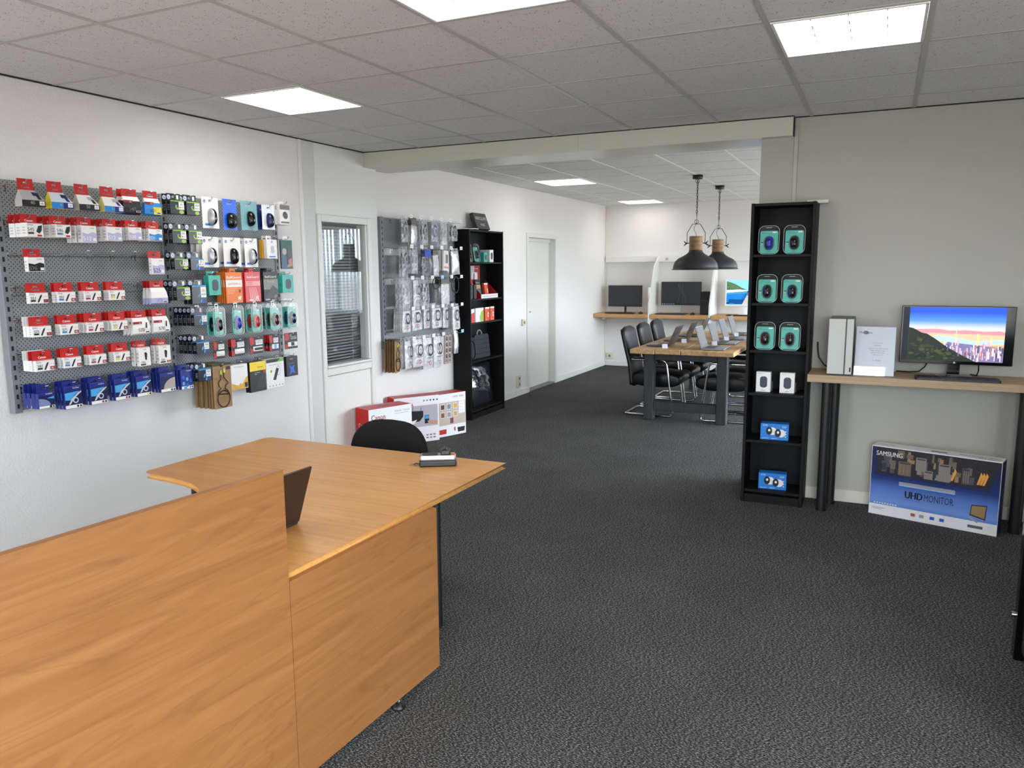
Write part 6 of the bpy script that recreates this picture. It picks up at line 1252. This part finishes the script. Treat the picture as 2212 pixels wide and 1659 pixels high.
def cbag(kind, w, h, d, seed=1):
    r = []; hd = MB(); holecard(hd, w*0.8, 0.026, FILM if kind != 'greyhead' else mat('taupe_header', (98, 94, 92), 0.5))
    bag = MB()
    if kind in ('white', 'whitebig'):
        pillow(bag, w, h, d, BAGW, seed); pr = MB(); z = d*1.32+0.004
        pr.ring(0.0, -h*0.42, w*0.19, w*0.26, z, INK, 18, 1.35); pr.disc(0, -h*0.40, w*0.03, w*0.06, z, INKG, 8); pr.rect(-w*0.26, -h*0.665, w*0.26, -h*0.645, z, INKG); pr.ring(-w*0.08, -h*0.84, w*0.07, w*0.11, z, mat('red_seal_print', (170, 50, 46), 0.5), 12, 1.2); pr.text('LAN-PRO', w*0.0, -h*0.70, 0.008, z, INKG, 'c', w*0.5)
        r = [('bag', bag.mesh('bag')), ('print', pr.mesh('print'))]
    elif kind == 'clear':
        pillow(bag, w, h, d, FILM, seed); c = MB(); coil(c, 0, -h*0.5, w*0.25, h*0.32, d*0.4, 0.0055, KBL, 4, seed); r = [('bag', bag.mesh('bag')), ('cable', c.mesh('cable'))]
    elif kind == 'clearwhite':
        pillow(bag, w, h, d, FILM, seed); c = MB(); coil(c, 0, -h*0.5, w*0.26, h*0.3, d*0.4, 0.004, mat('pale_grey_cable', (196, 198, 198), 0.4), 3, seed); p = MB(); p.box(-w*0.3, w*0.3, -h*0.9, -h*0.62, 0.002, 0.004, PWH); r = [('bag', bag.mesh('bag')), ('cable', c.mesh('cable')), ('label_card', p.mesh('label_card'))]
    elif kind == 'blue':
        pillow(bag, w, h, d, FILM, seed); c = MB(); coil(c, 0, -h*0.52, w*0.26, h*0.3, d*0.4, 0.005, mat('blue_cable', (40, 70, 190), 0.4), 3, seed); r = [('bag', bag.mesh('bag')), ('cable', c.mesh('cable'))]
    elif kind == 'bluetop':
        pillow(bag, w, h, d, BAGD, seed); c = MB(); coil(c, 0, -h*0.62, w*0.26, h*0.26, d*0.4, 0.005, KBL, 3, seed); t = MB(); t.box(-w*0.46, w*0.46, -h*0.30, -0.008, d*1.3, d*1.3+0.001, mat('cobalt_header', (24, 64, 190), 0.35)); t.text('AV', 0, -h*0.2, 0.02, d*1.3+0.0016, SKYB); r = [('bag', bag.mesh('bag')), ('cable', c.mesh('cable')), ('header_card', t.mesh('header_card'))]
    elif kind == 'silver':
        pillow(bag, w, h, d, SILB, seed); r = [('bag', bag.mesh('bag'))]
    elif kind == 'greyhead':
        t = MB(); t.box(-w*0.5, w*0.5, -0.058, -0.012, 0, 0.002, mat('taupe_header', (98, 94, 92), 0.5)); t.rect(-w*0.3, -0.05, w*0.2, -0.047, 0.0026, PGR); pillow(bag, w, h-0.05, d, BAGW if seed % 2 else SILB, seed, -0.058, 1.0); r = [('header_card', t.mesh('header_card')), ('bag', bag.mesh('bag'))]
    elif kind == 'frame':
        p = MB(); p.cbox(-w/2, w/2, -h-0.012, -0.012, 0.0, d, PWH, 0.001); p.rect(-w*0.32, -h*0.72, w*0.32, -0.03, d+Z, mat('pale_pink_print', (226, 216, 214), 0.5)); p.rect(w*0.02, -h*0.68, w*0.28, -0.05, d+Z*1.5, KBL); p.rect(-w*0.22, -h*0.68, -w*0.12, -0.05, d+Z*1.5, INKG); p.rect(-w*0.42, -h*0.94, w*0.42, -h*0.85, d+Z, mat('salmon_print', (206, 140, 120), 0.5)); r = [('box', p.mesh('box'))]
    elif kind == 'strip':
        p = MB(); p.cbox(-w/2, w/2, -h-0.012, -0.012, 0.0, d, mat('dusty_pink_card', (176, 158, 152), 0.5), 0.001)
        for k in range(4): p.disc(0, -0.05-k*h*0.2, w*0.34, w*0.34, d+Z, KBL, 14); p.disc(0.003, -0.048-k*h*0.2, w*0.12, w*0.12, d+Z*1.5, PGR, 8)
        p.rect(-w*0.3, -h*0.97, w*0.3, -h*0.88, d+Z, INKG); r = [('box', p.mesh('box'))]
    elif kind == 'coil':
        c = MB(); coil(c, 0, -h*0.5+0.010, w*0.46, h*0.5, 0.004, 0.0042, KBL, 4, seed); return [('cable', c.mesh('cable'))]
    return r+[('hang_tab', hd.mesh('hang_tab'))]
C2 = [3.755, 3.925, 4.10, 4.285, 4.465, 4.665]; R2 = [2.062, 1.797, 1.517, 1.240, 0.967]
rows = [
 [('clear', 0.13, 0.20, 0.022, 1, 'clear bag with black power cable'), ('greyhead', 0.13, 0.23, 0.02, 2, 'silver bag under a dark header'), ('clear', 0.15, 0.22, 0.02, 2, 'clear bag with black adapter cable'), ('blue', 0.13, 0.18, 0.02, 1, 'clear bag with blue cable'), ('clearwhite', 0.115, 0.24, 0.02, 2, 'narrow clear bag with grey cable'), ('clear', 0.15, 0.165, 0.022, 2, 'clear bag with wide black coil')],
 [('clear', 0.12, 0.255, 0.022, 2, 'long clear bag with black cable'), ('clearwhite', 0.12, 0.22, 0.02, 2, 'clear bag with a white card'), ('bluetop', 0.16, 0.25, 0.022, 2, 'bag under a cobalt blue header'), ('greyhead', 0.115, 0.25, 0.02, 2, 'white bag under a dark header'), ('frame', 0.115, 0.195, 0.018, 2, 'white box with a black adapter picture'), ('silver', 0.14, 0.235, 0.022, 2, 'silver crumpled cable bag')],
 [('clearwhite', 0.14, 0.25, 0.022, 3, 'clear bag with pale cable and card'), ('white', 0.125, 0.245, 0.022, 2, 'white bag with a red seal'), ('clear', 0.17, 0.26, 0.022, 2, 'wide clear bag with black cables'), ('coil', 0.115, 0.11, 0.01, 1, 'loose coil of black cable'), ('greyhead', 0.16, 0.25, 0.02, 3, 'white bag under a taupe header'), ('coil', 0.15, 0.16, 0.01, 1, 'large loose coil of black cable')],
 [('white', 0.145, 0.19, 0.012, 5, 'white network cable bag'), ('white', 0.145, 0.185, 0.012, 4, 'white network cable bag'), ('white', 0.15, 0.18, 0.012, 4, 'white network cable bag'), ('white', 0.155, 0.19, 0.012, 4, 'white network cable bag'), ('white', 0.16, 0.20, 0.012, 4, 'white network cable bag'), ('white', 0.165, 0.235, 0.012, 4, 'white network cable bag')],
 [('white', 0.155, 0.26, 0.026, 3, 'large white cable bag'), ('white', 0.16, 0.26, 0.026, 3, 'large white cable bag'), ('white', 0.17, 0.30, 0.026, 3, 'large white cable bag'), ('white', 0.165, 0.31, 0.026, 2, 'large white cable bag'), ('strip', 0.062, 0.29, 0.02, 2, 'narrow pink box with four black discs'), ('silver', 0.09, 0.205, 0.02, 2, 'slim silver cable bag')]]
for r, row in enumerate(rows):
    for c, (kind, w, h, d, n, desc) in enumerate(row):
        y, z = C2[c], R2[r]; rs = random.Random(r*17+c); rz0 = rs.uniform(-0.06, 0.06); ry0 = rs.uniform(-0.15, 0.2)
        tg = TGB if (r, c) in ((2, 3), (4, 5)) else TG
        ho = bpy.data.objects.new('hook', HOOK2); COL.objects.link(ho); ho.parent = pb2; ho.location = (y+(0.045 if kind == 'strip' else 0), z-0.006, 0)
        tt = bpy.data.objects.new('price_tag', tg); COL.objects.link(tt); tt.parent = ho; tt.location = (0, 0.016, 0.2265)
        pit = min(0.13/max(1, n), d*1.5+0.006) if n > 1 else 0
        for k in range(n):
            if kind == 'strip': yy = y-0.066*k+0.045; kk = 0
            else: yy = y; kk = k
            m = frame(0, (-2.235-kk*max(pit, d*1.36+0.001 if kind != 'frame' else d+0.003), yy+0.006*(k > 0)*rs.uniform(-1, 1), z)) @ Matrix.Rotation(rz0+rs.uniform(-0.02, 0.02), 4, 'Z') @ Matrix.Rotation(ry0, 4, 'Y')
            put('cable_pack', cbag(kind, w, h, d, r*7+c*3+k+1), '%s, %s hook row, %s hook' % (desc, RN[r] if r < 4 else 'lowest', CN[c])+('' if n == 1 else ', '+BN[k]), 'cable pack', m, 'cable packs on the far pegboard')
            if kind == 'strip' and k > 0:
                ho = bpy.data.objects.new('hook', HOOK2); COL.objects.link(ho); ho.parent = pb2; ho.location = (yy, z-0.006, 0)
ho = bpy.data.objects.new('hook', HOOK2); COL.objects.link(ho); ho.parent = pb2; ho.location = (3.60, 0.961, 0)
kf = kraftcard(0.13, 0.30, True); kf2 = kraftcard(0.13, 0.30, False)
for k in range(5): put('cable_card', kf if k == 0 else kf2, 'brown kraft cable card at the low corner of the far pegboard, %s' % BN[k], 'cable', frame(0, (-2.24-k*0.026, 3.60+0.004*(k % 2), 0.967)) @ Matrix.Rotation(0.22, 4, 'Y') @ Matrix.Rotation(0.02+0.012*(k % 3), 4, 'X'), 'kraft cards on the far pegboard')

# ------------------------------------------------------------------ wide bookcase contents
def onshelf(y, z, x=-2.215, a=0, tilt=0.0): return frame(a, (x, y, z)) @ Matrix.Rotation(-tilt, 4, 'X')
S1, S2, S3, S4, S5 = [v+0.0006 for v in SH2]
BL = blister(0.085, 0.185, MBLK, MDRD, big=True); BL2 = blister(0.115, 0.19, MBLK, MNAV, big=True)
put('mouse_blister', BL, 'clear teal mouse blister half hidden by the bookcase side', 'computer mouse', onshelf(5.0, S1, -2.25, 0, 0.12), 'mouse packs in the wide bookcase')
put('mouse_blister', BL2, 'clear teal mouse blister leaning on the top shelf of the wide bookcase', 'computer mouse', onshelf(5.16, S1, -2.25, 0, 0.15), 'mouse packs in the wide bookcase')
def shift(parts, dy):
    for p in parts: p[1].transform(Matrix.Translation((0, dy, 0)))
    return parts
put('mouse_box', shift(teal_box(0.075, 0.105, 0.09), 0.105-0.014), 'small teal mouse box between the blister and the white box', 'computer mouse', onshelf(5.345, S1, -2.235), 'mouse packs in the wide bookcase')
put('mouse_box', shift(teal_box(0.09, 0.135, 0.12, True), 0.135-0.014), 'white mouse box at the end of the bookcase top shelf', 'computer mouse', onshelf(5.49, S1, -2.235), 'mouse packs in the wide bookcase')
ds = empty('display_stand', 'red and white cardboard display tray with a tall red back card', 'display stand', onshelf(5.395, S2, -2.215))
b = MB(); b.box(-0.20, 0.20, 0.0, 0.045, -0.002, 0.0, CART); b.text('Office Microsoft Windows', 0.0, 0.016, 0.012, Z, INKG, 'c', 0.32); b.build('tray_front', ds)
b = MB(); b.box(-0.20, 0.20, 0, 0.002, -0.16, -0.0025, REDD); b.build('tray_bottom', ds)
for s in (-1, 1): MB().add([(s*0.199, 0, -0.0025), (s*0.199, 0.044, -0.0025), (s*0.199, 0.20, -0.16), (s*0.199, 0, -0.16), (s*0.2005, 0, -0.0025), (s*0.2005, 0.044, -0.0025), (s*0.2005, 0.20, -0.16), (s*0.2005, 0, -0.16)], [(0, 1, 2, 3), (7, 6, 5, 4), (0, 4, 5, 1), (1, 5, 6, 2), (2, 6, 7, 3), (3, 7, 4, 0)], REDD).build('tray_side', ds)
b = MB(); b.box(-0.22, 0.08, 0.002, 0.355, -0.166, -0.162, REDD); b.rect(-0.215, 0.19, -0.05, 0.35, -0.1615, PGR); b.rect(-0.10, 0.19, 0.02, 0.28, -0.161, mat('pale_blue_card', (206, 216, 226), 0.4)); b.text('Microsoft', -0.02, 0.315, 0.014, -0.161, PWH, 'c', 0.11); b.rect(-0.08, 0.20, -0.045, 0.27, -0.1605, mat('rust_print', (150, 90, 70), 0.5)); b.build('back_card', ds)
def softbox(w, h, d, m, paint):
    b = MB(); b.cbox(-w/2, w/2, 0, h, -d, 0, m, 0.001); paint(b, w, h, Z); return [('box', b.mesh('box'))]
def office(b, w, h, z): b.rect(-w*0.49, h*0.88, w*0.49, h*0.995, z, PWH); b.ring(w*0.22, h*0.45, w*0.10, w*0.17, z, PWH, 12, 1.6); b.text('Office', -w*0.2, h*0.7, 0.008, z, PWH); b.rect(-w*0.3, h*0.1, -w*0.05, h*0.13, z, PWH)
OFF = mat('office_orange', (212, 74, 34), 0.4)
def bull(b, w, h, z): b.text('BullGuard', 0, h*0.78, 0.014, z, PWH, 'c', w*0.8); b.rect(-w*0.45, h*0.48, w*0.45, h*0.7, z, mat('tan_print', (176, 150, 100), 0.5)); b.rect(-w*0.4, h*0.05, w*0.4, h*0.46, z, mat('slate_print2', (84, 92, 98), 0.5))
put('software_box', softbox(0.11, 0.20, 0.02, KBL, bull), 'black and gold software box in the red display tray', 'software box', onshelf(5.325, S2+0.007, -2.30, 0, 0.16), 'software in the display tray')
put('software_box', softbox(0.085, 0.155, 0.03, OFF, office), 'orange software box standing in the red display tray', 'software box', onshelf(5.475, S2+0.008, -2.285, 0, 0.14), 'software in the display tray')
def redp(b, w, h, z): b.text('BullGuard', 0, h*0.72, 0.013, z, PWH, 'c', w*0.8); b.rect(-w*0.4, h*0.4, w*0.4, h*0.6, z, PWH)
put('software_box', softbox(0.07, 0.20, 0.02, RED, redp), 'red software box at the back of the display tray', 'software box', onshelf(5.232, S2+0.0055, -2.335, 0, 0.10), 'software in the display tray')
for k, (y, lab) in enumerate([(5.02, 'dark speaker half hidden by the bookcase side'), (5.105, 'dark rounded speaker beside the red display tray')]):
    b = MB(); b.prism(rrect(0.06, 0.15, 0.02, 5, 0, 0.075), -0.07, 0, mat('dark_speaker', (40, 42, 46), 0.3)); g = MB(); g.disc(0, 0.05, 0.022, 0.03, Z*2, KBL, 14); g.disc(0, 0.11, 0.014, 0.014, Z*2, KBL, 12)
    put('speaker', [('body', b.mesh('body')), ('driver', g.mesh('driver'))], lab, 'speaker', onshelf(y, S2, -2.24), 'speakers in the wide bookcase')
def redwhite(b, w, h, z): b.poly([(-w*0.49, 0.001), (w*0.49, 0.001), (w*0.49, h*0.75), (-w*0.49, h*0.6)], z, mat('coral_red', (206, 72, 62), 0.4))
put('software_box', softbox(0.12, 0.145, 0.05, PWH, redwhite), 'white and coral software box next to the bookcase side', 'software box', onshelf(5.01, S3, -2.235), 'software boxes on the middle shelf')
def green(b, w, h, z): b.poly([(w*0.12, 0.001), (w*0.49, 0.001), (w*0.49, h*0.88), (w*0.12, h*0.66)], z, mat('leaf_lime', (150, 190, 60), 0.4)); b.rect(-w*0.4, h*0.55, -w*0.1, h*0.56, z, PGR); b.rect(w*0.0, h*0.1, w*0.11, h*0.5, z, PGR)
put('software_box', softbox(0.185, 0.15, 0.03, PWH, green), 'white and lime green software box on the middle shelf', 'software box', onshelf(5.19, S3, -2.235), 'software boxes on the middle shelf')
put('software_box', softbox(0.105, 0.15, 0.03, OFF, office), 'orange software box beside the lime box', 'software box', onshelf(5.368, S3, -2.235), 'software boxes on the middle shelf')
put('software_box', softbox(0.10, 0.152, 0.03, OFF, office), 'orange software box at the open end of the row', 'software box', onshelf(5.49, S3, -2.235), 'software boxes on the middle shelf')
NBAG = mat('charcoal_nylon', (36, 40, 48), 0.8, var=0.1, scale=200, bump=0.15)
def lbag(w, h, d, seams):
    b = MB(); b.prism(rrect(w, h, 0.03, 5, 0, h/2), -d, 0, NBAG); s = []
    for k in range(seams): q = MB(); q.tube([(-w*0.49, h*(k+1)/(seams+1), 0.001), (w*0.49, h*(k+1)/(seams+1), 0.001)], 0.002, BLACKP, 5); s.append(('seam', q.mesh('seam')))
    hd = MB(); hd.tube([(-w*0.16, h-0.005, -d*0.5)]+[(-w*0.16*math.cos(t), h+0.05*math.sin(t), -d*0.5) for t in [math.pi*i/10 for i in range(11)]]+[(w*0.16, h-0.005, -d*0.5)], 0.008, mat('grey_handle', (130, 134, 138), 0.6), 8)
    return [('body', b.mesh('body'), s), ('handle', hd.mesh('handle'))]
put('laptop_bag', lbag(0.34, 0.255, 0.05, 4), 'charcoal quilted laptop bag with a grey loop handle', 'bag', onshelf(5.335, S4+0.0055, -2.27, 0, 0.10) @ Matrix.Rotation(0.0, 4, 'Z'))
bg2 = lbag(0.20, 0.24, 0.04, 1)
e = put('laptop_bag', [bg2[0]], 'dark laptop bag with hanging strap at the bookcase side', 'bag', onshelf(5.055, S4+0.0055, -2.262, 0, 0.12))
st = MB(); st.tube([(0.02+0.07*math.cos(t), 0.11+0.10*math.sin(t), 0.009) for t in [2*math.pi*i/20 for i in range(20)]], 0.006, BLACKP, 6, True); st.build('strap', e)
WRAP = mat('black_wrapped_plastic', (30, 33, 40), 0.10, bump=1.0, scale=15, spec=1.0, coat=0.6); WRAPB = mat('blue_grey_wrap', (70, 86, 104), 0.15, bump=0.9, scale=24)
def wrapped(w, h, d, m, seed):
    b = MB(); pillow(b, w, h, d, m, seed, 0.0, 1.0); me = b.mesh('wrapped_pack'); me.transform(Matrix.Translation((0, h+0.004, 0))); return [('plastic_wrap', me)]
put('wrapped_bag', wrapped(0.48, 0.46, 0.06, WRAP, 5), 'black bag wrapped in shiny crumpled plastic on the lowest shelf', 'bag', onshelf(5.40, S5, -2.31, 0, 0.10))
put('wrapped_bag', wrapped(0.16, 0.40, 0.04, WRAPB, 8), 'blue-grey plastic wrapped pack at the bookcase side on the lowest shelf', 'bag', onshelf(5.035, S5, -2.30, 0, 0.10))
sg = empty('slate_sign', 'black slate sign with chalk lettering leaning on top of the wide bookcase', 'sign', frame(0, (-2.285, 5.415, 2.0345)) @ Matrix.Rotation(-0.36, 4, 'X'))
MB().cbox(-0.15, 0.15, 0, 0.185, -0.045, 0, mat('dark_slate', (48, 48, 50), 0.6, var=0.06), 0.002).build('slab', sg)
b = MB(); CHALK = mat('chalk_white', (206, 204, 196), 0.8); b.text('VERECLUWE', 0, 0.105, 0.036, Z, CHALK, 'c', 0.25); b.text('1963', 0, 0.035, 0.03, Z, CHALK, 'c', 0.09); b.build('lettering', sg)
tag(MB().tube([(-2.30, 4.95, 2.02), (-2.26, 5.05, 2.022), (-2.225, 5.10, 2.0255), (-2.215, 5.14, 2.0205)], 0.005, CHROME, 6).build('spare_hook'), 'bent chrome rod lying on the corner of the wide bookcase', 'rod')

# ------------------------------------------------------------------ narrow bookcase contents (facing the shop)
N1 = [v+0.0006 for v in SH1]
def nb(x, z, y=3.20, tilt=0.0): return frame(-90, (x, y, z)) @ Matrix.Rotation(-tilt, 4, 'X')
mn = [(MBLU, MNAV, 'clear teal blister with a blue mouse, top shelf of the narrow bookcase'), (MBLK, None, 'clear teal blister with a black mouse, top shelf of the narrow bookcase'),
      (MBLK, MNAV, 'clear teal blister with a black mouse, second shelf, next to the opening'), (MBLK, MNAV, 'clear teal blister with a black mouse, second shelf, shiny reflection on shell'),
      (MBLK, MDRD, 'clear teal blister with a dark red mouse, third shelf, next to the opening'), (MBLK, MDRD, 'clear teal blister with a dark red mouse, third shelf, on the wall side')]
for k, (a, c_, lab) in enumerate(mn): put('mouse_blister', blister(0.132, 0.185, a, c_, 0.05, True), lab, 'computer mouse', nb((0.989, 1.148)[k % 2], N1[k//2], 3.205, 0.07), 'mouse blisters in the narrow bookcase')
for k in range(2): put('mouse_box', shift(teal_box(0.095, 0.137, 0.05, True), 0.137-0.014)+[('support_foot', MB().cbox(0.04, 0.058, 0.0, 0.07, -0.09, -0.052, DARKP, 0.003).mesh('support_foot'))], ['white mouse box on the fourth shelf, next to the opening', 'white mouse box on the fourth shelf, on the wall side'][k], 'computer mouse', nb((0.99, 1.144)[k], N1[3], 3.2), 'white mouse boxes in the narrow bookcase')
AZ = mat('azure_carton', (24, 120, 206), 0.4)
def speakerbox():
    b = MB(); w, h, d = 0.182, 0.112, 0.085; b.cbox(-w/2, w/2, 0, h, -d, 0, AZ, 0.001); z = Z
    for i, (x, y) in enumerate(((-0.035, 0.060), (0.022, 0.048))):
        b.disc(x+0.020, y, 0.030, 0.027, z+i*Z, mat('white_speaker_print', (222, 222, 224), 0.4), 16); b.disc(x, y+0.002, 0.020, 0.028, z*1.3+i*Z, KBL, 16); b.disc(x+0.001, y+0.006, 0.008, 0.009, z*1.6+i*Z, PWH, 12)
    b.text('Z120', -w*0.42, h*0.85, 0.010, z, PWH, 'l'); b.text('2W', w*0.34, h*0.76, 0.013, z, PWH, 'c'); b.text('logitech', 0, h*0.07, 0.008, z, PWH); b.rect(-w*0.44, h*0.08, -w*0.2, h*0.10, z, PWH)
    for k in range(3): b.disc(w*0.40, h*(0.55-0.16*k), 0.004, 0.004, z, PWH, 8)
    return [('carton', b.mesh('carton'))]
SPB = speakerbox()
put('speaker_carton', SPB, 'bright blue speaker carton on the fifth shelf of the narrow bookcase', 'box', nb(1.078, N1[4], 3.19) @ Matrix.Rotation(0.06, 4, 'Y'), 'speaker cartons')
put('speaker_carton', SPB, 'bright blue speaker carton on the lowest shelf of the narrow bookcase', 'box', nb(1.078, N1[5], 3.19) @ Matrix.Rotation(0.06, 4, 'Y'), 'speaker cartons')

# ------------------------------------------------------------------ printer cartons on the floor
def carton(label, mtx, w, h, d, paint):
    e = empty('printer_carton', label, 'box', mtx, 'printer cartons on the floor')
    b = MB(); b.cbox(-w/2, w/2, 0, h, -d, 0, RED, 0.0015); b.build('carton', e)
    f = MB(); f.rect(-w/2+0.0005, 0.001, w/2-0.0005, h-0.001, Z*0.7, CART); paint(f, w, h); f.build('front_print', e)
    t = MB(); t.add([(-0.06, h+Z, -d*0.45), (0.06, h+Z, -d*0.45), (0.06, h+Z, -d*0.6), (-0.06, h+Z, -d*0.6)], [(0, 1, 2, 3)], KBL); t.build('handle_hole', e)
    s = MB(); g, ff, tw = text_geo('Canon'); s.add([(-w/2-Z, h*0.62+p[1]*0.055, -d*0.78+p[0]*d*0.56/tw) for p in g], ff, PWH); s.build('side_print', e)
    return e
def pc1(f, w, h):
    f.text('Canon', -w*0.44, h*0.78, 0.046, Z, RED, 'l', 0.145, 0.02); f.text('PIXMA TS6250', w*0.10, h*0.88, 0.016, Z, INKG, 'l', 0.16); f.text('Wireless Photo Inkjet', w*0.10, h*0.84, 0.010, Z, INKG, 'l', 0.15); f.text('LIVE YOUR STORY', -w*0.44, h*0.65, 0.026, Z, INK, 'l', 0.155); f.text('PRINT YOUR STORY', -w*0.44, h*0.565, 0.026, Z, mat('rose_ink', (196, 90, 90), 0.5), 'l', 0.17)
    f.poly([(-w*0.47, h*0.05), (w*0.47, h*0.05), (w*0.47, h*0.60), (-w*0.2, h*0.52), (-w*0.47, h*0.42)], Z, mat('olive_photo', (170, 160, 120), 0.5, var=0.2, scale=9)); f.disc(w*0.36, h*0.48, 0.025, 0.04, Z*1.5, mat('plant_photo', (50, 70, 40), 0.5), 10); f.ring(w*0.2, h*0.46, 0.022, 0.028, Z*1.5, PWH, 14, 1.4)
def pc2(f, w, h):
    f.text('Canon', -w*0.40, h*0.76, 0.046, Z, RED, 'l', 0.145, 0.02)
    for k in range(5): f.disc(w*0.16+k*0.034, h*0.90, 0.009, 0.008, Z, INK if k > 1 else INKG, 8)
    f.rect(-w*0.47, h*0.34, w*0.47, h*0.80, Z, mat('lilac_grey_photo', (176, 170, 180), 0.5, var=0.04, scale=5)); f.text('Canon', -w*0.36, h*0.81, 0.036, Z*1.5, RED, 'l', 0.12, 0.02)
    f.poly([(-w*0.18, h*0.70), (w*0.14, h*0.68), (w*0.14, h*0.56), (w*0.06, h*0.46), (-w*0.2, h*0.44)], Z*1.5, KBL); f.rect(-w*0.1, h*0.68, -w*0.09, h*0.76, Z*1.5, KBL); f.rect(w*0.09, h*0.68, w*0.10, h*0.76, Z*1.5, KBL); f.poly([(-w*0.2, h*0.46), (w*0.0, h*0.5), (-w*0.06, h*0.42), (-w*0.2, h*0.38)], Z*1.8, PWH); f.rect(w*0.17, h*0.40, w*0.27, h*0.58, Z*1.5, KBL); f.rect(w*0.175, h*0.50, w*0.265, h*0.57, Z*1.8, SKYB); f.poly([(w*0.23, h*0.46), (w*0.46, h*0.44), (w*0.46, h*0.36), (w*0.26, h*0.38)], Z*2, mat('skin_photo', (190, 140, 116), 0.5))
    for k in range(6): f.rect(w*0.20+(k % 3)*0.036, h*(0.13-0.06*(k//3)), w*0.20+(k % 3)*0.036+0.024, h*(0.16-0.06*(k//3)), Z, mat('rust_print', (150, 90, 70), 0.5) if k % 2 else INKG)
    f.text('42', w*0.06, h*0.12, 0.03, Z, mat('rust_print', (150, 90, 70), 0.5))
def pc3(f, w, h):
    f.text('PIXMA TS5050', w*0.04, h*0.89, 0.018, Z, INK, 'l', 0.13); f.rect(-w*0.49, h*0.26, w*0.49, h*0.80, Z, mat('taupe_photo', (186, 170, 158), 0.5, var=0.03, scale=6)); f.rect(-w*0.49, h*0.06, -w*0.22, h*0.17, Z, RED)
    cs = [mat('photo_a', (70, 50, 40), 0.5), mat('photo_b', (110, 130, 150), 0.5), mat('photo_c', (206, 160, 40), 0.5), mat('photo_d', (120, 80, 40), 0.5), mat('photo_e', (150, 140, 150), 0.5), mat('photo_f', (190, 150, 100), 0.5)]
    for k in range(6):
        x, y = -w*0.42+(k % 3)*w*0.23, h*(0.63-0.19*(k//3)); f.rect(x, y, x+0.052, y+0.055, Z*1.5, PWH); f.rect(x+0.004, y+0.004, x+0.048, y+0.05, Z*2, cs[k])
    f.rect(-w*0.08, h*0.29, w*0.04, h*0.42, Z*1.5, mat('photo_g', (110, 60, 70), 0.5)); f.rect(w*0.24, h*0.50, w*0.46, h*0.84, Z*2.2, PWH)
    for k in range(4): f.rect(w*0.27, h*(0.78-0.07*k), w*0.42, h*(0.785-0.07*k), Z*2.6, INKG)
    f.poly([(w*0.20, h*0.06), (w*0.44, h*0.06), (w*0.46, h*0.17), (w*0.18, h*0.17)], Z, KBL); f.rect(w*0.06, h*0.10, w*0.11, h*0.19, Z, RED)
def cmtx(x0, y0, x1, y1): a = math.degrees(math.atan2(-(x1-x0), (y1-y0))); return frame(a, ((x0+x1)/2, (y0+y1)/2, 0))
carton('red and white printer carton, the near one behind the office chair', cmtx(-2.152, 3.008, -2.002, 3.438), 0.455, 0.44, 0.19, pc1)
carton('red and white printer carton with a printing photo, the middle one', cmtx(-2.287, 3.585, -2.039, 3.967), 0.455, 0.437, 0.155, pc2)
carton('red and white printer carton with taupe photo wall, beside the wide bookcase', cmtx(-2.088, 4.035, -1.967, 4.358), 0.345, 0.417, 0.18, pc3)
